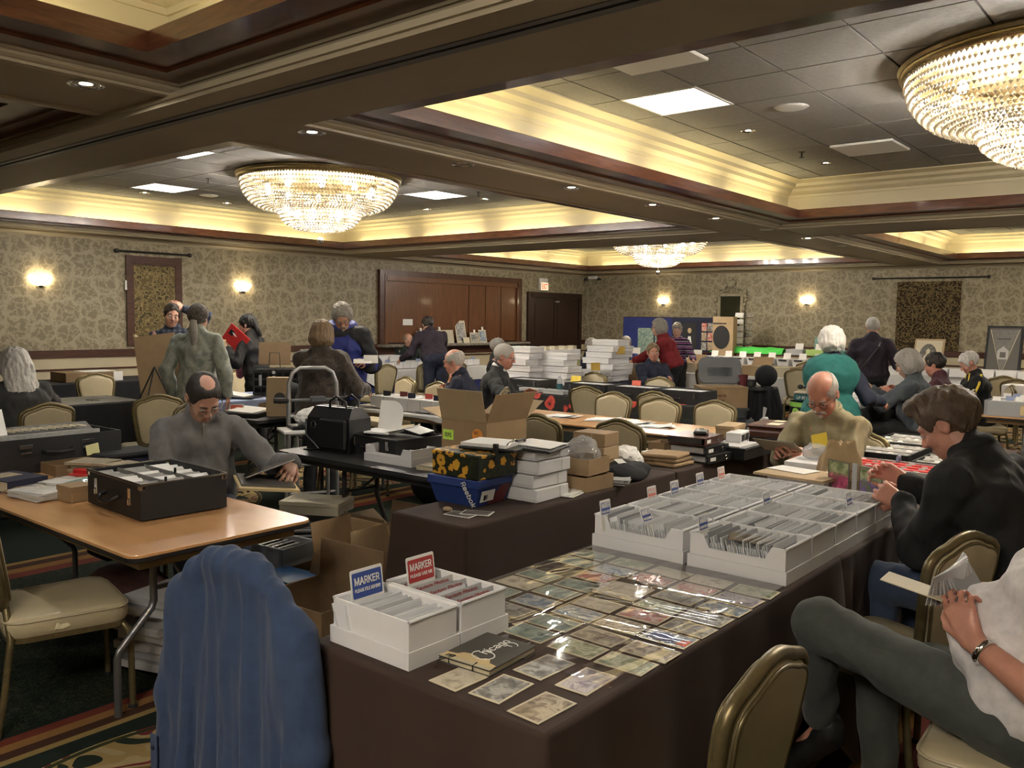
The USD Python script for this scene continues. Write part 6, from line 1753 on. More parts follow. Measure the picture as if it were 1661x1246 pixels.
t = thing('paper_cup', 'dark red cup on the small dark table', 'cup', (-4.98, 10.92, TZ), 0)
part(t, 'cup', MB().lathe([(.001, 0), (.055, 0), (.075, .16), (.07, .16), (.052, .01), (.001, .01)], 18), 'box_maroon', smooth=30)
part(t, 'rim', MB().tube([(.073 * math.cos(a), .073 * math.sin(a), .16) for a in np.linspace(0, 2 * PI, 18)[:-1]], .004, 5, True), 'box_maroon')
t = thing('hat', 'black round hat on the small dark table', 'hat', (-4.74, 11.14, TZ), 0)
part(t, 'crown', MB().ball((0, 0, .15), (.15, .15, .15), 2), 'black_cloth', smooth=True)
part(t, 'stand', MB().lathe([(.001, 0), (.09, 0), (.03, .05), (.03, .1)], 12), 'iron')
t = thing('camera_gear', 'small dark camera gear beside the black hat', 'camera', (-4.90, 11.02, TZ), 20)
part(t, 'body', MB().box((0, 0, .05), (.14, .08, .09), bev=.012), 'black_plastic')
part(t, 'lens', MB().lathe([(.001, .0), (.035, .0), (.035, .08), (.001, .08)], 14, (0, -.04, .05), frame3((0, -1, 0))), 'iron')
carton('white_carton', 'white box on the small dark table beside the red cup', (-5.28, 11.02, TZ), (.22, .2, .16), 30, 'card_white', closed=True)
t = thing('hanging_coat', 'black coat hanging from the end of the small dark table', 'coat', (-4.70, 10.90, 0), 40)
f = None
m = MB()
for k in range(9):
    a = -.17 + .34 * k / 8
    m.tube([(a * .8, -.02 * math.cos(k * 2), .76), (a, -.05 - .03 * math.cos(k * 2.2), .45), (a * 1.2, -.05 - .04 * math.cos(k * 1.7), .06 + .05 * (k % 3))], [.04, .05, .04], 8)
part(t, 'cloth', m, 'black_cloth', smooth=True)
part(t, 'sleeve', MB().tube([(.17, -.02, .74), (.24, -.06, .45), (.22, -.08, .22)], [.05, .05, .04], 10), 'black_cloth', smooth=True)
part(t, 'lining', MB().prism([(-.03, .2), (.03, .5), (-.02, .52)], 0, .004, frame3((0, -1, 0)), (.02, -.12, 0)), 'paper_grey')
for k in range(3):
    t = thing('plastic_bag', f'{("blue and white", "clear", "white")[k]} plastic bag on the floor beside the black coat', 'plastic bag', (-4.95 + .17 * k, 10.62 + .1 * k, 0), 20 * k)
    X = m3.Manifold.sphere(1, 20).scale((.10, .09, .20)).refine(2).to_mesh()
    vv = X.vert_properties[:, :3]
    vv = vv * (1 + .5 * (meshkit.fbm(vv * 14 + k, 3)[:, None] - .5)) + [0, 0, .19]
    vv[:, 2] = np.maximum(vv[:, 2], .003)
    part(t, 'bag', (vv, X.tri_verts), ('paleblue_cloth', 'clear_plastic', 'paper')[k])
# green lettered bin
t = thing('fabric_bin', 'round dark bin printed with large lime lettering', 'bin', (-3.98, 10.75, 0), 0)
part(t, 'wall', MB().lathe([(.24, 0), (.245, .64), (.235, .64), (.23, .01), (.001, .01)], 32), 'ink_black', smooth=30)
part(t, 'lime_band', MB().lathe([(.247, .575), (.249, .635)], 32), 'lime')
part(t, 'white_line', MB().lathe([(.2475, .318), (.248, .33)], 32), 'paper')


def wrapped(text, height, r, ang0, z, width):
    mm = meshkit.text_mesh(text, height, .004, True)
    v = np.array(mm.vertices)
    v[:, 0] = (v[:, 0] - (v[:, 0].min() + v[:, 0].max()) / 2) * width / np.ptp(v[:, 0])
    th = math.radians(ang0) + v[:, 0] / r
    rr = r + v[:, 2]
    return MB().add(np.stack([rr * np.cos(th), rr * np.sin(th), z + v[:, 1]], 1), mm.faces)


part(t, 'lettering', wrapped('GRAB', .20, .2475, -69, .355, .52), 'lime')
part(t, 'lettering', wrapped('YOUR', .20, .2475, -69, .08, .52), 'lime')
t = thing('tin', 'teal tin heaped with trinkets on the lettered bin', 'tin', (-3.98, 10.72, .642), 10)
part(t, 'tin', MB().box((0, 0, .05), (.34, .26, .10), bev=.02), 'teal_tin')
part(t, 'lid', MB().box((0, 0, .11), (.35, .27, .025), bev=.01), 'paper_cream')
part(t, 'lettering', MB().text('LP BOOK', .035, frame3((0, -1, 0)), (-.04, -.133, .05), .001, True, .18), 'paper')
rg = random.Random(5)
for k in range(7):
    part(t, 'trinket', MB().ball((rg.uniform(-.12, .12), rg.uniform(-.08, .08), .14 + rg.uniform(0, .04)), (.04, .03, .03), 1), ('paper_cream', 'paper', 'black_plastic', 'kraft_light')[k % 4])
# frames at the far right
t = standing('framed_portrait', 'framed oval portrait of a figure propped under the dark tapestry', 'picture', (-3.92, 15.95, TZ + .006), .52, .62, -14, 'kraft_light', 10, None, .02)
part(t, 'mount', MB().box((0, -.012, .31), (.46, .004, .56)).rot(rx=-10), 'paper_cream')
part(t, 'oval', MB().prism([(.15 * math.cos(a), .20 * math.sin(a)) for a in np.linspace(0, 2 * PI, 28)[:-1]], .015, .018, rotm(rx=-10) @ frame3((0, -1, 0)), rotm(rx=-10) @ np.array([0, 0, .33])), 'photo_dark')
part(t, 'figure', MB().prism([(-.09, -.16), (.09, -.16), (.07, -.02), (.03, .03), (.035, .09), (0, .12), (-.035, .09), (-.03, .03), (-.07, -.02)], .018, .02, rotm(rx=-10) @ frame3((0, -1, 0)), rotm(rx=-10) @ np.array([0, 0, .33])), 'paper_cream')
t = standing('framed_pennant', 'dark framed triangular pennant propped on the white stall table', 'picture', (-2.80, 16.1, TZ + .006), .56, .86, -10, 'ink_black', 8, None, .03)
Rf = rotm(rx=-8)
part(t, 'backing', MB().box((0, -.016, .43), (.48, .004, .78)).rot(rx=-8), 'mount_grey')
part(t, 'pennant', MB().prism([(-.22, .79), (.22, .79), (0, .04)], .019, .021, Rf @ frame3((0, -1, 0))), 'felt_grey')
part(t, 'pennant_edge', MB().tube([Rf @ np.array([-.22, -.022, .79]), Rf @ np.array([0, -.022, .04]), Rf @ np.array([.22, -.022, .79])], .006, 5), 'paper_cream')
part(t, 'emblem', MB().prism([(-.08, .30), (.08, .30), (.09, .44), (0, .52), (-.09, .44)], .021, .023, Rf @ frame3((0, -1, 0))), 'paper_grey')
part(t, 'emblem_detail', MB().prism([(-.045, .33), (.045, .33), (.045, .42), (-.045, .42)], .023, .0245, Rf @ frame3((0, -1, 0))).box(Rf @ np.array([0, -.0235, .64]), (.2, .002, .03)), 'mount_grey')
for k in range(8):
    x = -4.3 + .33 * k
    t = thing('card_box', f'white card box on the far right stall, {ords[k]} from its left end', 'card box', (x, 15.85 if k not in (2, 3, 6) else 15.72, TZ + .006), 0, 'white boxes of the far right stall')
    part(t, 'box_body', MB().tray((0, 0, 0), (.30, .36, .13), .005), 'card_white')
    part(t, 'card_row', MB().box((0, 0, .07), (.27, .32, .11)), 'paper')
# cards sorted by the three men
for k in range(5):
    y = 9.2 + .38 * k
    t = thing('card_tray', f'long pale tray of cards before the seated sorters, {ords[k]} from the slate blue shirt', 'card tray', (-3.04, y, TZ + .006), 0, 'trays before the seated sorters')
    part(t, 'tray', MB().tray((0, 0, 0), (.44, .36, .07), .006), 'paper_grey')
    part(t, 'card_row', MB().box((0, 0, .05), (.40, .32, .06)), 'paper')
standing('white_sign', 'blank white sign card standing before the slate blue shirt', 'sign', (-3.22, 9.98, TZ + .08), .10, .20, 30, 'paper', 4)
t = thing('comb_tray', 'flat black toothed tray beside the blank white sign', 'tray', (-3.0, 10.35, TZ + .08), 60)
part(t, 'tray', MB().box((0, 0, .03), (.42, .16, .02), bev=.006), 'black_plastic')
for k in range(9):
    part(t, 'tooth', MB().box((-.18 + .045 * k, -.09, .03), (.02, .05, .012)), 'black_plastic')
# clear card boxes at the right edge
k = 0
for x in (-1.45, -.80, -.15):
    for y in (9.55, 9.92):
        k += 1
        t = thing('clear_box', f'clear plastic box packed with cards, {ords[k - 1]} on the right wood table', 'card box', (x, y, TZ), 0, 'clear boxes on the right wood table')
        part(t, 'tub', MB().tray((0, 0, 0), (.62, .34, .15), .006), 'clear_plastic')
        part(t, 'card_row', MB().box((0, 0, .075), (.57, .29, .13)), 'paper')
        part(t, 'label', MB().box((.10, -.172, .07), (.20, .003, .09)), 'tan_folder')
        rg = random.Random(k)
        for q in range(6):
            part(t, 'index_tab', MB().box((-.22 + .088 * q, rg.uniform(-.1, .1), .16), (.07, .004, .05), rx=-18), ('paper', 'paleblue_cloth', 'paper', 'coral', 'paper', 'paper_grey')[q])
for k in range(7):
    t = thing('card_box', f'white card box behind the striped track jacket, {ords[k]} of the rear row', 'card box', (-1.9 + .38 * k, 12.2, TZ), 0, 'white boxes behind the track jacket')
    part(t, 'box_body', MB().tray((0, 0, 0), (.34, .42, .14), .005), 'card_white')
    part(t, 'card_row', MB().box((0, 0, .075), (.3, .38, .13)), 'paper')
folding_table('folding_table', 'wood table of white card boxes behind the striped track jacket', -2.05, .8, 11.85, 12.6, 'laminate')
# ------------------------------------------------------------------ people: one continuous body each, dressed in clothes of their own
class Field:
    def __init__(s, lo, hi, h):
        s.lo, s.h = np.asarray(lo, float), h
        s.n = np.ceil((np.asarray(hi) - s.lo) / h).astype(int) + 1
        s.ax = [(s.lo[k] + h * np.arange(s.n[k])).astype(np.float32) for k in range(3)]
        s.d = np.full(s.n, .08, np.float32)

    def _op(s, lo, hi, fn, k, sub=False):
        a = np.maximum(np.floor((np.asarray(lo) - s.lo) / s.h).astype(int), 0)
        b = np.minimum(np.ceil((np.asarray(hi) - s.lo) / s.h).astype(int) + 1, s.n)
        if (b <= a).any():
            return
        sl = tuple(slice(i, j) for i, j in zip(a, b))
        d = fn(s.ax[0][sl[0]][:, None, None], s.ax[1][sl[1]][None, :, None], s.ax[2][sl[2]][None, None, :])
        c = s.d[sl]
        if sub:
            d = -d
            h = np.maximum(k - np.abs(c - d), 0) / k
            s.d[sl] = np.maximum(c, d) + h * h * k * .25
        else:
            h = np.maximum(k - np.abs(c - d), 0) / k
            s.d[sl] = np.minimum(c, d) - h * h * k * .25

    def cap(s, a, b, ra, rb, k=.02, sub=False):
        a, b = np.asarray(a, float), np.asarray(b, float)
        m = max(ra, rb) + k + .02
        v = b - a
        L = max(v @ v, 1e-9)

        def fn(x, y, z):
            t = np.clip(((x - a[0]) * v[0] + (y - a[1]) * v[1] + (z - a[2]) * v[2]) / L, 0, 1)
            return np.sqrt((x - a[0] - t * v[0]) ** 2 + (y - a[1] - t * v[1]) ** 2 + (z - a[2] - t * v[2]) ** 2) - (ra + (rb - ra) * t)
        s._op(np.minimum(a, b) - m, np.maximum(a, b) + m, fn, k, sub)

    def ell(s, c, r, R=None, k=.02, sub=False):
        c, r = np.asarray(c, float), np.asarray(r, float)
        m = r.max() + k + .02
        Q = np.eye(3) if R is None else np.asarray(R)

        def fn(x, y, z):
            x, y, z = x - c[0], y - c[1], z - c[2]
            q = [x * Q[0, i] + y * Q[1, i] + z * Q[2, i] for i in range(3)]
            k0 = np.sqrt(sum((q[i] / r[i]) ** 2 for i in range(3)))
            k1 = np.sqrt(sum((q[i] / r[i] ** 2) ** 2 for i in range(3)))
            return k0 * (k0 - 1) / np.maximum(k1, 1e-6)
        s._op(c - m, c + m, fn, k, sub)

    def mesh(s, amp=0, freq=14, seed=0, stretch=(1, 1, 1)):
        d = s.d
        nx, ny, nz = d.shape
        inside = d < 0
        acc = np.zeros((nx - 1, ny - 1, nz - 1, 3), np.float32)
        cnt = np.zeros((nx - 1, ny - 1, nz - 1), np.float32)
        E = []
        for ax in range(3):
            sl0, sl1 = [slice(None)] * 3, [slice(None)] * 3
            sl0[ax], sl1[ax] = slice(0, -1), slice(1, None)
            d0, d1 = d[tuple(sl0)], d[tuple(sl1)]
            i, j, k = np.nonzero(inside[tuple(sl0)] != inside[tuple(sl1)])
            t = d0[i, j, k] / (d0[i, j, k] - d1[i, j, k])
            P = np.stack([i, j, k], 1).astype(np.float32)
            P[:, ax] += t
            o = [a for a in range(3) if a != ax]
            base = np.stack([i, j, k], 1)
            for da in (0, 1):
                for db in (0, 1):
                    q = base.copy()
                    q[:, o[0]] -= da
                    q[:, o[1]] -= db
                    ok = ((q >= 0) & (q < np.array(acc.shape[:3]))).all(1)
                    q = q[ok]
                    np.add.at(acc, (q[:, 0], q[:, 1], q[:, 2]), P[ok])
                    np.add.at(cnt, (q[:, 0], q[:, 1], q[:, 2]), 1)
            E.append((ax, base, inside[i, j, k]))
        cells = np.nonzero(cnt)
        idx = np.full(cnt.shape, -1)
        idx[cells] = np.arange(len(cells[0]))
        V = acc[cells] / cnt[cells][:, None] * s.h + s.lo
        F = []
        for ax, b, ins in E:
            o = [(1, 2), (2, 0), (0, 1)][ax]
            ok = (b[:, o[0]] > 0) & (b[:, o[1]] > 0) & (b[:, o[0]] < cnt.shape[o[0]]) & (b[:, o[1]] < cnt.shape[o[1]])
            b, ins = b[ok], ins[ok]
            q = []
            for da, db in ((1, 1), (0, 1), (0, 0), (1, 0)):
                c = b.copy()
                c[:, o[0]] -= da
                c[:, o[1]] -= db
                q.append(idx[c[:, 0], c[:, 1], c[:, 2]])
            q = np.stack(q, 1)
            q[~ins] = q[~ins][:, ::-1]
            F.append(q)
        F = np.vstack(F)
        F = np.vstack([F[:, :3], F[:, [0, 2, 3]]])
        if amp:
            fn = np.cross(V[F[:, 1]] - V[F[:, 0]], V[F[:, 2]] - V[F[:, 0]])
            N = np.zeros_like(V)
            for k in range(3):
                np.add.at(N, F[:, k], fn)
            N /= np.maximum(np.linalg.norm(N, axis=1, keepdims=True), 1e-9)
            q = V * np.asarray(stretch) * freq + seed * 7.3
            V = V + N * ((1 - 2 * np.abs(meshkit.noise(q, seed) - .5)) * .6 + .4 * meshkit.noise(q * 2.3, seed + 1) - .62)[:, None] * amp * 2
        return V, F


def ik(a, w, l1, l2, hint):
    a, w, hint = (np.asarray(q, float) for q in (a, w, hint))
    v = w - a
    L = np.linalg.norm(v)
    if L > (l1 + l2) * .985:
        w = a + v / L * (l1 + l2) * .985
        v = w - a
        L = np.linalg.norm(v)
    u = v / L
    x = (l1 * l1 - l2 * l2 + L * L) / (2 * L)
    h = math.sqrt(max(l1 * l1 - x * x, 1e-6))
    n = hint - u * (hint @ u)
    n /= max(np.linalg.norm(n), 1e-6)
    return a + u * x + n * h, w


def unit(v):
    v = np.asarray(v, float)
    return v / max(np.linalg.norm(v), 1e-9)


def hand(f, w, d, n, side, S=1.0, curl=.5, spread=1.0, thumb=.6):
    """w wrist, d the way the fingers point, n palm normal (fingers curl to it), side: towards the thumb"""
    d = unit(d)
    n = unit(np.asarray(n) - d * (np.dot(n, d)))
    t = np.cross(n, d)
    if t @ np.asarray(side) < 0:
        t = -t
    K = []
    for i, (o, L) in enumerate(((.030, .086), (.011, .092), (-.010, .088), (-.029, .078))):
        kn = w + (d * L + t * o * spread) * S
        f.cap(w + t * o * .55 * S, kn, .0150 * S, .0125 * S, .012)
        K.append(kn)
    for i, kn in enumerate(K):
        ln = (.042, .047, .044, .034)[i]
        p, ang = kn, 0
        for j in range(3):
            ang += curl * (.55, .95, .7)[j] * (1 + .10 * (i - 1.5))
            dd = d * math.cos(ang) + n * math.sin(ang) + t * (.10 * (1.5 - i)) * spread
            q = p + unit(dd) * ln * (1, .62, .5)[j] * S
            f.cap(p, q, (.0092, .0085, .0078)[j] * S, (.0086, .0078, .0068)[j] * S, .004)
            p = q
    b = w + (d * .022 + t * .026 + n * .006) * S
    e1 = b + unit(d * .75 + t * .65 + n * .35 * thumb) * .042 * S
    e2 = e1 + unit(d * 1.0 + t * .15 + n * .8 * thumb) * .032 * S
    e3 = e2 + unit(d * 1.0 - t * .15 + n * 1.0 * thumb) * .024 * S
    f.cap(b, e1, .016 * S, .0115 * S, .012)
    f.cap(e1, e2, .0112 * S, .0098 * S, .005)
    f.cap(e2, e3, .0098 * S, .0075 * S, .004)


mat('eye_white', (.62, .60, .57), .2)
mat('eye_dark', (.025, .018, .012), .15)
for nm, c in (('skin', (.50, .275, .195)), ('skin_pale', (.56, .34, .26)), ('skin_red', (.50, .235, .165)), ('skin_tan', (.33, .175, .11))):
    mat(nm, c, .45, var=.10, scale=18, sss=.12, bump=.12, bscale=160)
mat('lip', (.36, .13, .10), .4)
for nm, c in (('hair_white', (.62, .60, .56)), ('hair_grey', (.27, .25, .225)), ('hair_lightgrey', (.42, .40, .36)), ('hair_dark', (.020, .015, .012)), ('hair_brown', (.085, .052, .030)), ('hair_sandy', (.20, .13, .07)), ('hair_black', (.008, .007, .007))):
    mat(nm, c, .5, var=.45, scale=60, stretch=(5, 5, 1), bump=.6, bscale=150)
for nm, c, r in (('cloth_charcoal', (.045, .045, .045), .9), ('cloth_grey', (.125, .12, .115), .9), ('cloth_navy', (.012, .016, .035), .85), ('cloth_black', (.008, .008, .009), .85), ('cloth_blazer', (.018, .019, .020), .85), ('cloth_parka_black', (.010, .011, .016), .7),
                 ('cloth_parka_blue', (.022, .035, .22), .7), ('cloth_purple', (.020, .012, .022), .85), ('cloth_red', (.20, .012, .018), .85), ('cloth_teal', (.012, .115, .105), .9), ('cloth_slate', (.050, .062, .075), .85), ('cloth_maroon', (.065, .018, .028), .85),
                 ('cloth_olive', (.27, .235, .14), .85), ('cloth_white', (.66, .63, .63), .85), ('cloth_green_grey', (.055, .062, .055), .85), ('denim', (.035, .055, .105), .9), ('denim_light', (.030, .054, .118), .92), ('cloth_darkgreen', (.012, .020, .018), .85), ('cloth_pale', (.28, .30, .27), .9), ('shoe_black', (.010, .010, .010), .4), ('shoe_brown', (.06, .03, .018), .5)):
    mat(nm, c, r, var=.12, scale=30, bump=.25, bscale=420, sheen=.1 if 'denim' in nm or 'grey' in nm else 0)
custom('cloth_plaid', {'tc': ('texture_coordinate', {}), 'b': ('wave_texture', dict(scale=5.5, bands_direction='x')), 'b2': ('wave_texture', dict(scale=5.5, bands_direction='z')), 'a': ('math', dict(math_type='add')), 'r': ('rgb_ramp', dict(ramp=[(.0, (.018, .024, .045)), (.45, (.035, .045, .075)), (.8, (.08, .095, .13)), (1, (.13, .14, .17))])), 'h': ('math', dict(value2=.5, math_type='multiply')), 'p': ('principled_bsdf', dict(roughness=.9))},
       [('tc.object', 'b.vector'), ('tc.object', 'b2.vector'), ('b.fac', 'a.value1'), ('b2.fac', 'a.value2'), ('a.value', 'h.value1'), ('h.value', 'r.fac'), ('r.color', 'p.base_color')])
custom('cloth_stripe', {'tc': ('texture_coordinate', {}), 's': ('separate_xyz', {}), 'm': ('math', dict(math_type='multiply', value2=13)), 'f': ('math', dict(math_type='fraction')), 'r': ('rgb_ramp', dict(interpolate=False, ramp=[(0, (.03, .012, .05)), (.32, (.30, .11, .28)), (.5, (.03, .012, .05)), (.7, (.42, .36, .42)), (.85, (.03, .012, .05))])), 'p': ('principled_bsdf', dict(roughness=.9))},
       [('tc.object', 's.vector'), ('s.z', 'm.value1'), ('m.value', 'f.value1'), ('f.value', 'r.fac'), ('r.color', 'p.base_color')])
custom('cloth_leopard', {'tc': ('texture_coordinate', {}), 'n': ('noise_texture', dict(scale=17, detail=3, distortion=.6)), 'r': ('rgb_ramp', dict(ramp=[(.36, (.012, .009, .007)), (.48, (.055, .038, .025)), (.58, (.022, .016, .011)), (.7, (.075, .052, .033))])), 'p': ('principled_bsdf', dict(roughness=.8, sheen_weight=.3))},
       [('tc.object', 'n.vector'), ('n.fac', 'r.fac'), ('r.color', 'p.base_color')])
custom('cloth_tiedye', {'tc': ('texture_coordinate', {}), 'n': ('noise_texture', dict(scale=6, detail=3, distortion=1.5)), 'r': ('rgb_ramp', dict(ramp=[(.3, (.15, .175, .15)), (.5, (.34, .36, .31)), (.65, (.22, .255, .24)), (.8, (.42, .42, .36))])), 'p': ('principled_bsdf', dict(roughness=.9))},
       [('tc.object', 'n.vector'), ('n.fac', 'r.fac'), ('r.color', 'p.base_color')])
custom('scarf_print', {'tc': ('texture_coordinate', {}), 'n': ('noise_texture', dict(scale=26, detail=2, distortion=1.5)), 'r': ('rgb_ramp', dict(ramp=[(.4, (.035, .03, .028)), (.5, (.16, .14, .12)), (.6, (.05, .04, .04))])), 'p': ('principled_bsdf', dict(roughness=.9))},
       [('tc.object', 'n.vector'), ('n.fac', 'r.fac'), ('r.color', 'p.base_color')])


def person(label, x, y, yaw, sit=True, H=1.72, lean=8, twist=0, head=(0, 0, 0), lh=None, rh=None, ldir=None, rdir=None, lnorm=None, rnorm=None, curl=(.5, .5), hint=((-.5, -.4, -1), (.5, -.4, -1)),
           g=1.0, belly=0., skin='skin', top='cloth_grey', style='long', legs='denim', shorts=False, shoe='shoe_black', hair='short', hc='hair_grey', glasses=None, face=True, res=.0125, local=False, knees=None, feet=None, neck=0, collar=None, seat=.56, seed=1, mustache=None, infl=0., female=False, lean_side=0):
    S = H / 1.72
    ga = 1 + .45 * (g - 1)
    Y = math.radians(yaw)
    c, s_ = math.cos(Y), math.sin(Y)

    def loc(p):
        if local:
            return np.asarray(p, float)
        q = np.asarray(p, float) - [x, y, 0]
        return np.array([q[0] * c + q[1] * s_, -q[0] * s_ + q[1] * c, q[2]])

    def ldv(v):
        v = np.asarray(v, float)
        return v if local else np.array([v[0] * c + v[1] * s_, -v[0] * s_ + v[1] * c, v[2]])
    t = thing('person', label, 'person', (x, y, 0), yaw)
    pz = seat if sit else .945 * S
    P0 = np.array([0, 0, pz])
    Rl = rotm(rx=-lean, ry=lean_side)
    up = Rl @ [0, 0, 1]
    fw = Rl @ [0, 1, 0]
    Rt = rotm(rz=twist)
    sx = Rl @ Rt @ np.array([1.0, 0, 0])
    fw2 = Rl @ Rt @ np.array([0, 1.0, 0])
    bw = (.160 if female else .176) * S * (1 + .3 * (g - 1))
    shc = P0 + up * .440 * S
    sh = {'l': shc - sx * bw - up * .018 * S, 'r': shc + sx * bw - up * .018 * S}
    nb = P0 + up * .505 * S - fw * .01
    nd = rotm(rx=-(lean + neck)) @ [0, 0, 1]
    hd = nb + nd * .135 * S + (rotm(rx=-(lean + neck)) @ [0, 1, 0]) * .025 * S
    Rh = rotm(rz=head[1]) @ rotm(rx=-head[0]) @ rotm(ry=head[2])
    hip = {'l': P0 + [-.088 * S, 0.01, -.015], 'r': P0 + [.088 * S, 0.01, -.015]}
    kn, an, to = {}, {}, {}
    for k, q in (('l', -1), ('r', 1)):
        if knees:
            kn[k] = loc(knees[0 if k == 'l' else 1])
        else:
            kn[k] = np.array([q * .125 * S, .425 * S, pz - .03]) if sit else np.array([q * .10 * S, .02, .495 * S])
        if feet:
            an[k] = loc(feet[0 if k == 'l' else 1])
        else:
            an[k] = np.array([q * .125 * S, .40 * S, .095]) if sit else np.array([q * .105 * S, -.03, .095])
        to[k] = np.array([an[k][0] + q * .02, an[k][1] + .155 * S, .035])
    tg = {'l': lh, 'r': rh}
    el, wr, hdr, hn = {}, {}, {}, {}
    for k, q in (('l', -1), ('r', 1)):
        w = loc(tg[k]) if tg[k] is not None else (np.array([q * .16, .36, pz + .16]) if sit else np.array([q * .27, .06, .86 * S]))
        e, w = ik(sh[k], w, .295 * S, .255 * S, hint[0 if k == 'l' else 1])
        el[k], wr[k] = e, w
        dd = (ldir, rdir)[0 if k == 'l' else 1]
        hdr[k] = unit(ldv(dd)) if dd is not None else unit(w - e)
        nn = (lnorm, rnorm)[0 if k == 'l' else 1]
        hn[k] = ldv(nn) if nn is not None else np.array([-q * .8, 0, -.6])
    pts = np.array([P0, hd, *sh.values(), *kn.values(), *an.values(), *to.values(), *el.values(), *wr.values()] + [wr[k] + hdr[k] * .2 for k in 'lr'])
    lo, hi = pts.min(0) - .20, pts.max(0) + .20
    lo[2] = max(lo[2], -.02)
    f = Field(lo, hi, res)
    # body
    f.ell(P0 + [0, -.01, .0], (.160 * S * g, .115 * S * g, .125 * S), Rl, .04)
    f.ell(P0 + up * .17 * S + fw * (.01 + belly * .5), (.140 * S * g, .105 * S * g + belly, .15 * S), Rl, .05)
    f.ell(P0 + up * .33 * S, (.150 * S * g, .106 * S * g, .155 * S), Rl @ Rt, .04)
    for k in 'lr':
        f.cap(nb - up * .02, sh[k], .046 * S, .044 * S, .03)
    f.cap(nb - up * .03, hd - nd * .05 * S, .060 * S, .054 * S, .03)
    for k in 'lr':
        f.cap(sh[k], el[k], .050 * S * ga, .041 * S * ga, .03)
        f.cap(el[k], wr[k], .042 * S * ga, .028 * S, .015)
        hand(f, wr[k], hdr[k], hn[k], np.cross(hdr[k], hn[k]) * (1 if k == 'l' else -1), S * (.92 if female else 1), curl[0 if k == 'l' else 1])
        f.cap(hip[k], kn[k], .082 * S * ga, .056 * S, .03)
        f.cap(kn[k], an[k], .054 * S, .036 * S, .02)
        f.cap(an[k] + [0, -.02, -.03], to[k], .037 * S, .028 * S, .02)
    hs = S * 1.03

    def hp(*v):
        return hd + Rh @ (np.array(v) * hs)

    def he(cx, r, k=.012, sub=False, R=None):
        f.ell(hp(*cx), np.array(r) * hs, Rh if R is None else Rh @ R, k, sub)
    he((0, -.012, .035), (.077, .098, .088), .02)
    he((0, .022, -.035), (.061, .066, .082), .03)
    he((0, .048, -.078), (.036, .036, .036), .03)
    if face:
        f.cap(hp(-.040, .080, .022), hp(.040, .080, .022), .011 * hs, .011 * hs, .014)
        f.cap(hp(0, .088, .012), hp(0, .108, -.026), .0085 * hs, .0125 * hs, .012)
        for q in (-1, 1):
            he((q * .031, .096, .004), (.017, .013, .011), .008, True)
            he((q * .031, .079, .003), (.0135, .0135, .0115), .003)
            he((q * .012, .098, -.032), (.010, .011, .008), .006)
            he((q * .040, .062, -.030), (.024, .022, .022), .02)
        f.cap(hp(-.020, .084, -.058), hp(.020, .084, -.058), .0058 * hs, .0058 * hs, .006)
        f.cap(hp(-.016, .084, -.067), hp(.016, .084, -.067), .0068 * hs, .0068 * hs, .006)
        f.cap(hp(-.020, .093, -.0625), hp(.020, .093, -.0625), .0022 * hs, .0022 * hs, .002, True)
    for q in (-1, 1):
        he((q * .077, -.012, -.004), (.010, .021, .032), .008)
        he((q * .086, -.008, -.002), (.006, .011, .017), .005, True)
    part(t, 'body', f.mesh(), skin, smooth=True)
    # trousers
    f = Field(lo, hi, max(res * .96, .0095))
    i1 = .014 + (.004 if sit else 0)
    f.ell(P0 + [0, -.01, .0], (.160 * S * g + i1, .115 * S * g + i1, .13 * S), Rl, .05)
    for k in 'lr':
        e = kn[k] if not shorts else hip[k] + (kn[k] - hip[k]) * .80
        f.cap(hip[k], e, .086 * S * ga + .008, .062 * S + (.022 if shorts else .012), .04)
        if not shorts:
            f.cap(kn[k], an[k] + (an[k] - kn[k]) * -.04, .060 * S + .008, .052 * S, .03)
    part(t, 'shorts' if shorts else 'trousers', f.mesh(.010, 11, seed, (1, 1, .7)), legs, smooth=True)
    # top
    f = Field(lo, hi, max(res * .96, .0095))
    i2 = {'tee': .013, 'long': .017, 'jacket': .026, 'vest': .022}[style] + infl
    f.ell(P0 + up * .04, (.162 * S * g + i2, .118 * S * g + i2, .115 * S + (.03 if style == 'jacket' else 0)), Rl, .05)
    f.ell(P0 + up * .17 * S + fw * (.01 + belly * .5), (.143 * S * g + i2, .108 * S * g + i2 + belly, .16 * S), Rl, .06)
    f.ell(P0 + up * .33 * S, (.154 * S * g + i2, .110 * S * g + i2, .155 * S), Rl @ Rt, .04)
    for k in 'lr':
        f.cap(nb - up * .025, sh[k] - up * .006, .048 * S + i2 * .6, .045 * S + i2 * .7, .035)
    f.cap(nb - up * .05, nb + nd * .012, .075 * S, .066 * S + i2 * .3, .04)
    if style == 'jacket' and not sit:
        f.ell(P0 - up * .10 * S, (.165 * S * g + i2, .125 * S * g + i2, .15 * S), Rl, .06)
    for k in 'lr':
        if style == 'vest':
            f.cap(sh[k], sh[k] + (el[k] - sh[k]) * .1, .062 * S + i2 * .6, .055 * S, .04)
            continue
        if style == 'tee':
            f.cap(sh[k], sh[k] + (el[k] - sh[k]) * .66, .054 * S * ga + i2, .054 * S * ga + i2 * 1.1, .03)
            continue
        f.cap(sh[k] - up * .004, el[k], .051 * S * ga + i2 * .8, .045 * S * ga + i2 * .7, .022)
        f.cap(el[k], el[k] + (wr[k] - el[k]) * .93, .045 * S * ga + i2 * .7, .036 * S + i2 * .4, .02)
    part(t, {'tee': 'shirt', 'long': 'shirt', 'jacket': 'jacket', 'vest': 'vest'}[style], f.mesh(.020, 9, seed + 3, (1.2, 1.2, .7)), top, smooth=True)
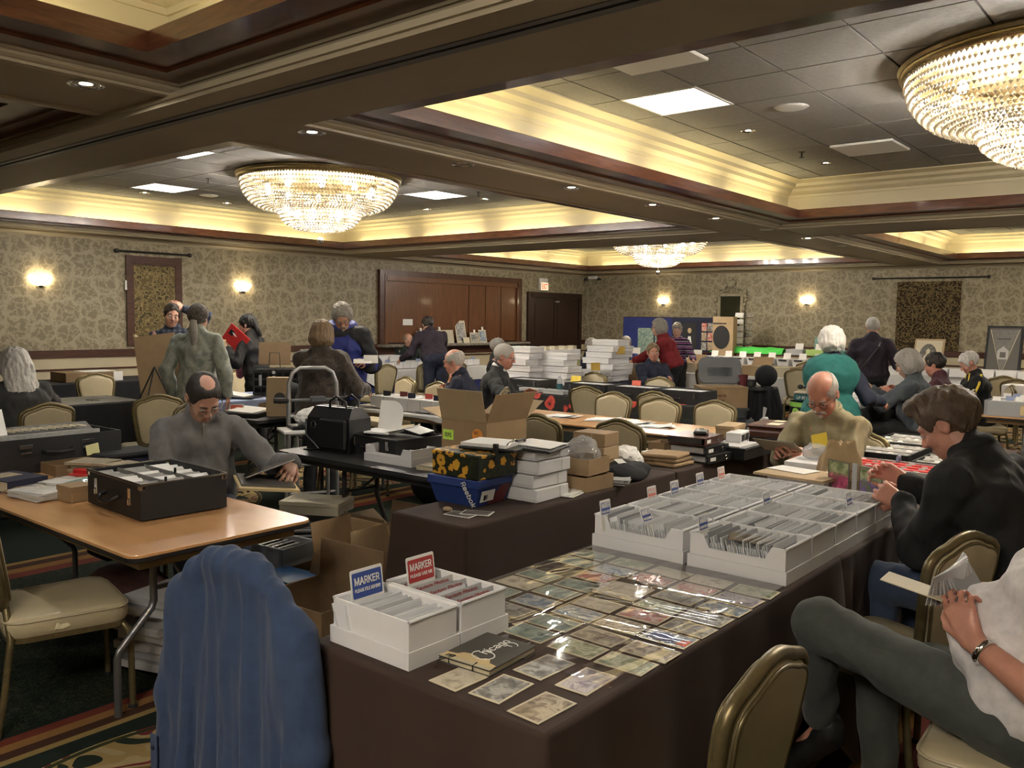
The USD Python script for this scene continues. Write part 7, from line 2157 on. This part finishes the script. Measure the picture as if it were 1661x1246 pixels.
    if collar:
        a = np.linspace(0, 2 * PI, 26, endpoint=False)
        Rn = rotm(rx=-(lean + neck * .5) - 14)
        for o, r_ in ((0, .011), (.016, .008)):
            pass
        P = np.array([nb + nd * .012 + Rn @ (np.array([.070 * math.cos(q), .068 * math.sin(q), .006]) * S) for q in a])
        m = MB().tube(P, .013, 8, True, flat=1.9)
        part(t, 'collar', m, collar, smooth=True)
    for k in 'lr':
        f2 = Field(np.minimum(an[k], to[k]) - .09, np.maximum(an[k], to[k]) + .09, .008)
        f2.cap(an[k] + [0, -.035, -.045], to[k] + [0, .01, .004], .046 * S, .036 * S, .02)
        f2.cap(an[k] + [0, -.03, -.01], an[k] + [0, -.02, -.05], .043 * S, .045 * S, .02)
        V, F = f2.mesh()
        V[:, 2] = np.maximum(V[:, 2], .003)
        part(t, 'shoe', (V, F), shoe, smooth=True)
    # hair in head coordinates
    if hair:
        hf = Field((-.16, -.20, -.42 if 'long' in hair else -.20), (.16, .16, .20), .0065 if res < .009 else .008)
        th = {'short': .010, 'crop': .006, 'rim': .005, 'patch': .0055, 'thick': .020, 'bob': .022, 'long': .030, 'fluffy': .030, 'scarf': .014, 'tail': .012, 'quiff': .012}[hair]
        hf.ell((0, -.014, .036), (.077 + th, .098 + th, .088 + th), None, .01)
        if hair == 'quiff':
            hf.ell((0, .035, .108), (.060, .068, .030), rotm(rx=8), .03)
            hf.ell((.0, .088, .100), (.046, .030, .020), rotm(rx=16), .02)
        if hair in ('bob', 'long'):
            hf.ell((0, -.03, -.03), (.088 + th, .085 + th, .10), None, .03)
        if hair == 'long':
            hf.ell((0, -.075, -.17), (.125, .070, .20), None, .06)
        if hair == 'tail':
            hf.cap((0, -.10, -.02), (.0, -.13, -.15), .035, .025, .02)
        if hair in ('fluffy', 'thick'):
            hf.ell((0, -.05, -.02), (.075 + th * .8, .065 + th, .07), None, .03)
        # face and neck cut away
        hf.ell((0, .105 if hair != 'fluffy' else .112, -.02), (.080, .082, .096), None, .015, True)
        if hair == 'rim':
            hf.ell((0, .035, .135), (.078, .125, .098), None, .012, True)
        if hair == 'patch':
            hf.ell((0, .015, .155), (.060, .075, .052), None, .02, True)
        if hair in ('short', 'crop', 'quiff', 'rim', 'thick', 'patch'):
            hf.ell((0, .06, -.10), (.14, .115, .085), None, .015, True)
            hf.ell((0, -.06, -.155), (.14, .14, .085), None, .015, True)
            for q in (-1, 1):
                hf.ell((q * .09, -.005, -.012), (.02, .026, .036), None, .008, True)
        V, F = hf.mesh(.012 if hair not in ('crop', 'scarf', 'rim', 'patch') else .003, 34, seed, (1, 1, .28))
        part(t, 'headscarf' if hair == 'scarf' else 'hair', (V * hs @ Rh.T + hd, F), 'scarf_print' if hair == 'scarf' else hc, smooth=True)
        if hair == 'scarf':
            part(t, 'ponytail', MB().tube([hp(0, -.11, -.03), hp(.005, -.125, -.10), hp(.01, -.11, -.20), hp(.0, -.10, -.32)], [.03, .04, .035, .012], 10), 'hair_grey', smooth=True)
    if face:
        for q in (-1, 1):
            part(t, 'eye', MB().ball(hp(q * .031, .0815, .002), .0118 * hs, 2), 'eye_white', smooth=True)
            part(t, 'iris', MB().ball(hp(q * .031, .0885, .001), .0062 * hs, 1), 'eye_dark', smooth=True)
            part(t, 'eyebrow', MB().tube([hp(q * .014, .0945, .024), hp(q * .030, .0955, .029), hp(q * .048, .084, .024)], [.0035, .0042, .002], 6), hc if hair else 'hair_grey')
        part(t, 'lips', MB().tube([hp(-.021, .085, -.062), hp(-.01, .0925, -.0595), hp(.01, .0925, -.0595), hp(.021, .085, -.062)], [.002, .0042, .0042, .002], 6).tube([hp(-.018, .086, -.066), hp(0, .0925, -.0685), hp(.018, .086, -.066)], [.002, .0048, .002], 6), 'lip', smooth=True)
    if glasses:
        m = MB()
        for q in (-1, 1):
            a = np.linspace(0, 2 * PI, 18, endpoint=False)
            m.tube([hp(q * .034 + .023 * math.cos(w), .1045 - .006 * abs(math.cos(w)), -.001 + .017 * math.sin(w)) for w in a], .0017, 5, True)
            m.tube([hp(q * .057, .098, .006), hp(q * .079, .06, .008), hp(q * .083, -.01, .012), hp(q * .08, -.03, .0)], .0018, 5)
        m.tube([hp(-.011, .1045, .003), hp(0, .109, .006), hp(.011, .1045, .003)], .0016, 5)
        part(t, 'glasses', m, glasses)
    if mustache:
        m = MB()
        for q in (-1, 1):
            m.tube([hp(0, .099, -.046), hp(q * .014, .097, -.049), hp(q * .028, .086, -.060), hp(q * .033, .078, -.078)], [.007, .009, .008, .003], 8)
        m.ball(hp(0, .086, -.086), np.array([.014, .011, .020]) * hs, 1, Rh)
        part(t, 'mustache', m, mustache, smooth=True)
    return t, dict(hd=hd, Rh=Rh, wr=wr, el=el, sh=sh, hp=hp, up=up, fw=fw, P0=P0, nb=nb, S=S, hdr=hdr)


SEATED, STAND = True, False
P, J = {}, {}


def who(key, *a, **k):
    P[key], J[key] = person(*a, **k)


who(25, 'seated man in grey quarter-zip pullover looking down at an open photo album on his lap', -4.50, 2.62, -112, H=1.82, lean=12, neck=22, head=(42, 14, 4), g=1.10, belly=.04, skin='skin', top='cloth_grey', legs='denim', hair='patch', hc='hair_dark', glasses='chrome', res=.0085, lh=(-3.86, 2.80, .85), rh=(-4.06, 2.32, .80), ldir=(.5, -.6, -.35), lnorm=(-.3, -.4, -.8), curl=(.75, .6), collar='cloth_grey', seed=2, infl=.004)
part(P[25], 'zip', MB().tube([J[25]['nb'] + J[25]['fw'] * .085 + J[25]['up'] * .02, J[25]['nb'] + J[25]['fw'] * .135 - J[25]['up'] * .11], .005, 6), 'dark_chrome')
who(22, 'seated man with a white moustache in olive shirt and shorts reading a dark card', -1.86, 5.50, 174, H=1.84, lean=14, neck=14, head=(36, 6, 0), g=1.08, belly=.03, skin='skin_red', top='cloth_olive', legs='cloth_olive', shorts=True, hair='rim', hc='hair_lightgrey', glasses='iron', res=.0085, lh=(-1.80, 4.93, .86), rh=(-1.99, 4.93, .88), curl=(.7, .7), collar='cloth_olive', seed=3, mustache='hair_white', infl=.003)
who(23, 'man with brown swept-up hair in a black jacket looking at flower pictures', -.54, 3.67, 74, H=1.92, lean=20, neck=18, head=(34, 8, 0), g=1.14, belly=.03, skin='skin_red', top='cloth_black', style='jacket', legs='denim', hair='quiff', hc='hair_brown', res=.0075, lh=(-1.0, 3.78, .90), rh=(-1.04, 4.0, .95), ldir=(-.8, .3, .25), rdir=(-.8, .1, .3), lnorm=(.1, .9, -.2), rnorm=(.1, -.9, -.2), curl=(1.2, 1.2), collar='cloth_black', seed=4, seat=.61)
who(24, 'man in a white polo shirt leaning back with sleeves of cards in his hands', -.38, 2.74, 92, H=1.80, lean=-16, neck=20, head=(24, 0, 0), g=1.22, belly=.06, skin='skin_red', top='cloth_white', style='tee', legs='cloth_green_grey', hair='short', hc='hair_grey', res=.007, lh=(-.475, 2.55, .79), rh=(-.51, 2.88, .84), ldir=(-.45, .35, .75), rdir=(-.5, -.75, .25), lnorm=(.1, .95, -.1), rnorm=(-.1, -.2, -.9), curl=(.85, .9), hint=((-.6, -.7, -1), (.6, -.7, -.8)), collar='cloth_blazer', seed=5, knees=((-.93, 2.66, .70), (-.84, 2.95, .53)), feet=((-.98, 2.86, .30), (-.80, 2.95, .10)), infl=.006)
j = J[24]
w, e = j['wr']['l'], j['el']['l']
d = unit(e - w)
a1 = unit(np.cross(d, [0, 0, 1]))
a2 = np.cross(d, a1)
part(P[24], 'watch_band', MB().tube([w + d * .042 + (a1 * math.cos(q) + a2 * math.sin(q)) * .036 for q in np.linspace(0, 2 * PI, 22)[:-1]], .009, 6, True, flat=.45), 'chrome', 'steel watch band', smooth=True)
part(P[24], 'watch_face', MB().lathe([(.001, .006), (.017, .006), (.019, 0)], 16, w + d * .042 + a1 * -.036, frame3(-a1)), 'dark_chrome')
who(1, 'seated person with long white hair in a charcoal shirt, seen from behind', -7.62, 2.86, 92, H=1.74, lean=10, head=(14, 0, 0), g=1.32, belly=.03, top='cloth_charcoal', legs='cloth_black', hair='long', hc='hair_white', face=True, seed=6, rh=(-8.05, 3.25, .82), lh=(-8.1, 2.6, .80), infl=.01)
who(2, 'standing man in a plaid navy shirt with one hand on his head', -9.10, 5.00, -120, STAND, H=1.76, lean=2, head=(8, 10, -12), g=1.0, top='cloth_plaid', legs='denim', hair='short', hc='hair_dark', skin='skin', seed=7, lh=(-9.02, 5.10, 1.70), rh=(-8.88, 4.80, 1.20), ldir=(-.2, -.3, .35), hint=((-.9, .25, .1), (.5, -.4, -1)), lnorm=(-.7, -.1, -.6), collar='cloth_plaid', rnorm=(0, 0, 1))
who(3, 'standing person in a pale tie-dyed shirt and printed headscarf, seen from behind', -7.55, 4.40, 38, STAND, H=1.74, lean=2, head=(6, 0, 0), g=.98, top='cloth_tiedye', style='jacket', legs='denim', hair='scarf', hc='hair_grey', seed=8, infl=.004, face=True)
who(4, 'woman with dark hair and glasses in a black jacket holding a red folder', -8.92, 5.98, 118, STAND, H=1.66, lean=10, head=(14, 0, 0), g=1.02, female=True, top='cloth_black', style='jacket', legs='cloth_black', hair='tail', hc='hair_black', glasses='iron', seed=9, lh=(-9.04, 5.64, 1.24), rh=(-9.17, 5.91, 1.16), skin='skin_pale', curl=(.9, .9))
who(5, 'woman with short brown hair in a mottled brown jacket, seen from behind', -5.86, 4.55, 40, STAND, H=1.60, lean=4, head=(16, 0, 0), g=1.1, female=True, top='cloth_leopard', style='jacket', legs='cloth_black', hair='bob', hc='hair_sandy', seed=10, lh=(-6.02, 4.92, 1.0), rh=(-5.75, 4.95, 1.0), infl=.02)
who(6, 'bearded man in a blue and black parka looking down at a paper', -7.02, 5.72, -128, STAND, H=1.80, lean=9, neck=16, head=(36, 0, 6), g=1.12, top='cloth_parka_blue', style='jacket', legs='cloth_blazer', hair='thick', hc='hair_grey', glasses='iron', skin='skin', seed=11, lh=(-6.67, 5.71, 1.18), rh=(-6.75, 5.42, 1.16), mustache='hair_grey', collar='cloth_parka_black', infl=.02, curl=(.9, .9))
j = J[6]
f = Field(j['P0'] - [.6, .5, .1], j['P0'] + [.6, .6, .75], .012)
for k in 'lr':
    f.cap(j['nb'] - j['up'] * .06, j['sh'][k], .112, .108, .03)
    f.cap(j['sh'][k], j['el'][k], .108, .098, .02)
    f.cap(j['el'][k], j['el'][k] * .35 + j['wr'][k] * .65, .096, .078, .02)
part(P[6], 'yoke', f.mesh(.014, 10, 2), 'cloth_parka_black', 'black shoulders and sleeves of the parka', smooth=True)
a = np.linspace(0, 2 * PI, 20, endpoint=False)
part(P[6], 'hood', MB().tube([j['nb'] + [.12 * math.cos(q), -.05 + .10 * math.sin(q), .03 + .03 * math.sin(-q)] for q in a], .045, 8, True), 'cloth_parka_blue', smooth=True)
who(7, 'bald seated man in dark green behind the blue-clothed table', -11.75, 11.15, -120, H=1.72, lean=-4, top='cloth_darkgreen', legs='cloth_black', hair='rim', hc='hair_grey', skin='skin', seed=12, g=1.1)
who(8, 'man in dark purple bending over the blue-clothed table, seen from behind', -9.35, 9.45, 62, STAND, H=1.80, lean=38, head=(40, 0, 0), g=1.15, top='cloth_purple', legs='cloth_navy', hair='short', hc='hair_dark', face=True, seed=13, lh=(-9.95, 9.3, .98), rh=(-9.8, 9.8, .95), infl=.01)
who(9, 'bald man in glasses and navy jumper resting his chin on his hand', -5.90, 6.50, 118, H=1.76, lean=16, head=(10, -6, -4), g=1.12, top='cloth_navy', legs='cloth_black', hair='rim', hc='hair_lightgrey', glasses='iron', skin='skin_red', seed=14, lh=(-6.06, 6.33, .965), rh=(-6.23, 6.59, .86), ldir=(-.1, .25, .9), lnorm=(.6, .6, 0), hint=((-.2, .5, -1), (.5, -.4, -1)), collar='cloth_navy', curl=(.9, .5))
who(10, 'grey-haired man in a dark blazer with one hand flat on the bare table', -6.20, 7.05, -62, H=1.86, lean=16, head=(12, 0, 0), g=1.1, top='cloth_blazer', style='jacket', legs='cloth_black', hair='crop', hc='hair_lightgrey', glasses='iron', skin='skin_red', seed=15, rh=(-5.50, 6.64, .82), lh=(-5.75, 7.2, .84), rdir=(.8, -.3, -.1), rnorm=(0, 0, -1), curl=(.3, .18), collar='cloth_white')
who(11, 'man seated by the postcard ledge, only grey hair and face showing', -8.2, 9.5, -60, H=1.76, lean=4, top='cloth_black', legs='cloth_black', hair='short', hc='hair_grey', skin='skin', seed=16)
who(12, 'grey-haired man behind the tall stack of white boxes', -7.95, 11.5, -60, H=1.74, lean=6, head=(20, 0, 0), top='cloth_navy', legs='cloth_black', hair='crop', hc='hair_lightgrey', skin='skin_red', seed=17)
who(13, 'balding man in a blue and black shirt, seen from behind', -8.0, 12.75, 20, H=1.78, lean=6, head=(10, 0, 0), g=1.15, top='cloth_parka_blue', legs='cloth_black', hair='crop', hc='hair_grey', seed=18)
j = J[13]
part(P[13], 'back_panel', MB().hull([j['P0'] + v for v in ([-.12, -.165, .42], [.12, -.165, .42], [-.12, -.10, .46], [.12, -.10, .46], [-.16, -.165, .10], [.16, -.165, .10], [-.16, -.10, .10], [.16, -.10, .10])]), 'cloth_black', 'black back panel')
who(14, 'woman in a red jacket with grey hair and glasses leaning on a table', -6.42, 11.62, 120, STAND, H=1.70, lean=22, neck=-6, head=(6, 0, 0), g=1.14, female=True, top='cloth_red', legs='cloth_black', hair='bob', hc='hair_grey', glasses='iron', skin='skin_pale', seed=19, lh=(-6.9, 11.2, 1.0), rh=(-7.0, 11.55, 1.0), infl=.02)
who(15, 'short-haired woman in navy turned round in her seat and smiling', -6.10, 10.42, -130, H=1.70, lean=4, twist=0, head=(0, -6, 4), g=1.22, female=True, top='cloth_navy', legs='cloth_black', hair='short', hc='hair_sandy', skin='skin_red', seed=20, lh=(-5.7, 10.25, .84), rh=(-5.8, 10.0, .84))
who(16, 'woman in a purple striped jumper standing before the blue display board', -7.05, 12.85, -150, STAND, H=1.62, lean=12, head=(26, -12, 0), g=1.05, female=True, top='cloth_stripe', legs='cloth_black', hair='short', hc='hair_grey', skin='skin_pale', seed=21, lh=(-6.6, 12.6, 1.0), rh=(-7.0, 12.4, 1.0))
who(17, 'man in black with a shoulder bag standing before the dark tapestry, seen from behind', -3.45, 11.40, 22, STAND, H=1.72, lean=5, head=(14, 0, 0), g=1.18, top='cloth_purple', legs='cloth_black', hair='crop', hc='hair_lightgrey', seed=22, lh=(-3.75, 11.62, 1.05), rh=(-3.2, 11.75, 1.05), infl=.01)
part(P[17], 'strap', MB().tube([J[17]['sh']['r'] + [-.08, .02, .07], J[17]['P0'] + [.06, -.185, .40], J[17]['P0'] + [-.10, -.19, .16], J[17]['P0'] + [-.20, -.12, -.02]], .012, 6, flat=.4), 'black_leather')
part(P[17], 'shoulder_bag', MB().box(J[17]['P0'] + [-.24, -.05, -.10], (.14, .26, .22), bev=.03), 'grey_plastic')
who(18, 'white-haired person in a teal vest standing with back turned', -2.42, 6.98, 30, STAND, H=1.60, lean=4, head=(14, 0, 0), g=1.06, female=True, top='cloth_navy', style='long', legs='cloth_navy', hair='fluffy', hc='hair_white', seed=23, lh=(-2.62, 7.35, 1.0), rh=(-2.12, 7.3, 1.0), face=True, infl=.004)
j = J[18]
f = Field(j['P0'] - .35, j['P0'] + [.35, .35, .62], .012)
f.ell(j['P0'] + [0, 0, .02], (.235, .185, .20), None, .06)
f.ell(j['P0'] + [0, .01, .33], (.225, .172, .19), None, .06)
f.cap(j['sh']['l'] + [.06, 0, .01], j['sh']['r'] + [-.06, 0, .01], .082, .082, .05)
part(P[18], 'vest', f.mesh(.010, 10, 4), 'cloth_teal', 'teal knitted vest', smooth=True)
who(19, 'grey-haired person with glasses in a slate blue shirt sorting cards', -2.32, 9.46, 92, H=1.84, lean=14, head=(22, 0, 0), g=1.25, belly=.03, top='cloth_slate', legs='cloth_black', hair='bob', hc='hair_grey', glasses='iron', skin='skin', seed=24, lh=(-2.86, 9.16, .96), rh=(-2.86, 9.5, .94), infl=.01, curl=(.9, .9))
who(20, 'dark-haired man in glasses and maroon shirt beside the person in slate blue', -2.28, 10.24, 92, H=1.74, lean=12, head=(14, 0, 0), g=1.12, top='cloth_maroon', legs='cloth_black', hair='short', hc='hair_dark', glasses='iron', skin='skin_red', seed=25, lh=(-2.8, 10.0, .88), rh=(-2.8, 10.3, .88))
who(21, 'white-haired man in a black track jacket with yellow stripes', -2.12, 11.25, 112, H=1.74, lean=14, head=(34, 0, 0), g=1.18, top='cloth_black', style='jacket', legs='cloth_black', hair='short', hc='hair_white', skin='skin_red', seed=26, lh=(-2.42, 10.95, .90), rh=(-2.52, 11.15, .90), curl=(.9, .9))
j = J[21]
for k in 'lr':
    part(P[21], 'stripe', MB().tube([j['sh'][k] + [0, -.03, .092], j['sh'][k] * .7 + j['el'][k] * .3 + [.075 * (-1 if k == 'l' else 1), -.03, .05], j['sh'][k] * .3 + j['el'][k] * .7 + [.072 * (-1 if k == 'l' else 1), -.03, .03]], .014, 6, flat=.4), 'yellow', 'yellow stripe')
    part(P[21], 'stripe', MB().tube([j['nb'] + [.07 * (-1 if k == 'l' else 1), .06, .01], j['P0'] + [.13 * (-1 if k == 'l' else 1), .20, .30]], .009, 6), 'yellow', 'yellow chest piping')

# things held
t = thing('photo_album', 'open album with clear page held on the lap of the man in grey', 'album', (-3.84, 2.62, .76), -28)
part(t, 'back_cover', MB().box((0, 0, 0), (.38, .30, .012), rx=-6), 'tan_folder')
part(t, 'page_block', MB().box((-.02, .0, .012), (.32, .27, .012), rx=-6), 'mount_grey')
part(t, 'lifted_page', MB().box((-.05, .02, .075), (.34, .26, .004), rx=18, ry=-8), 'photo_mid')
part(t, 'page_cover', MB().box((-.05, .018, .080), (.345, .265, .001), rx=18, ry=-8), 'film')
t = thing('photo_card', 'dark card in the hands of the man in olive', 'card', (-1.96, 4.83, .92), 174)
part(t, 'card', MB().box((0, 0, 0), (.26, .17, .004), rx=28), 'photo_dark')
part(t, 'edge', MB().box((0, 0, -.003), (.264, .174, .002), rx=28), 'paper_cream')
t = thing('sleeve_bundle', 'fanned bundle of clear card sleeves in the hands of the man in white', 'card sleeves', (-.55, 2.69, .905), 92)
for k in range(9):
    part(t, 'sleeve', MB().box((-.03 + .012 * k, .02 - .004 * k, .0), (.003, .15, .10), rz=64 + 3 * k, ry=6 * k - 20, rx=-12), ('sleeve', 'paper_grey', 'sleeve_dark')[k % 3])
part(t, 'cream_card', MB().box((-.05, .10, -.02), (.10, .17, .003), rx=10), 'paper_cream')
t = thing('card_folder', 'cream folder resting against the shirt of the man in white', 'folder', (-.44, 2.74, .86), 92)
part(t, 'cover', MB().box((.08, -.05, -.02), (.16, .10, .03), rx=-30, rz=18, bev=.004), 'paper_cream')
part(t, 'leaf', MB().box((.08, -.06, .0), (.15, .10, .012), rx=-30, rz=18), 'album_cream')
t = thing('red_folder', 'large bright red folder held by the woman in black', 'folder', (-8.96, 5.72, 1.36), 25)
part(t, 'folder', MB().box((0, 0, 0), (.30, .012, .22), ry=38), 'red')
part(t, 'tab', MB().box((-.05, -.008, .07), (.06, .004, .06), ry=38), 'ink_black')
part(t, 'mark', MB().box((-.02, -.012, .05), (.008, .002, .05), ry=-30).box((0, -.012, .04), (.008, .002, .05), ry=-30), 'paper')
t = thing('shopping_bag', 'pink plastic bag hanging from the hand of the woman in black', 'bag', (-9.10, 5.86, .92), 0)
X = m3.Manifold.sphere(1, 20).scale((.07, .05, .15)).refine(2).to_mesh()
vv = X.vert_properties[:, :3]
part(t, 'bag', (vv * (1 + .5 * (meshkit.fbm(vv * 18, 3)[:, None] - .5)) + [0, 0, .1], X.tri_verts), 'pink')
t = thing('leaflet', 'folded white leaflet in the hands of the man in the parka', 'leaflet', (-6.53, 5.58, 1.20), 50)
part(t, 'leaf', MB().box((0, 0, 0), (.18, .11, .003), rx=20).box((.08, .02, .02), (.14, .1, .003), rx=50), 'paper')
t = thing('card_handful', 'white cards held up by the person in slate blue', 'cards', (-2.98, 9.34, 1.0), 92)
part(t, 'card', MB().box((0, 0, .03), (.14, .003, .09), rx=-20).box((.03, .02, .03), (.14, .003, .09), rx=-10), 'paper')

# denim shirt draped over the chair
f = Field((-.44, -.42, -.1), (.44, .14, 1.05), .0085)
for k in range(15):
    a = -.235 + .47 * k / 14
    top = .945 - 1.1 * (abs(a) - .05) ** 2 * 2.2
    dpt = .022 + .014 * math.sin(k * 2.1)
    f.cap((a, -.300, top - .01), (a * 1.20, -.318 + .030 * math.sin(k * 2.4), (.10, .13, .20, .24, .17, .10, .09, .12, .20, .25, .18, .10, .06, .05, .08)[k]), .027, .030 + .009 * math.sin(k * 1.9), .022)
    f.cap((a, -.300, top), (a * .96, -.245, top - .18), .028, .022, .03)
for s in (-1, 1):
    f.cap((s * .25, -.285, .80), (s * .315, -.30, .50), .055, .052, .05)
    f.cap((s * .315, -.30, .50), (s * .325, -.31, .16 if s < 0 else .22), .052, .044, .03)
f.cap((-.12, -.29, .955), (.12, -.29, .955), .028, .028, .03)
t = thing('denim_shirt', 'blue denim shirt draped over the back of a cream chair', 'shirt', (-2.10, 1.62, 0), 2)
part(t, 'shirt_cloth', f.mesh(.020, 10, 3, (1.6, 1, .25)), 'denim_light', smooth=True)
part(t, 'cuff_placket', MB().box((-.33, -.362, .27), (.035, .006, .22), bev=.002), 'denim_light')
for z in (.34, .26, .19):
    part(t, 'button', MB().ball((-.33, -.367, z), (.007, .004, .007), 1), 'navy_cloth')
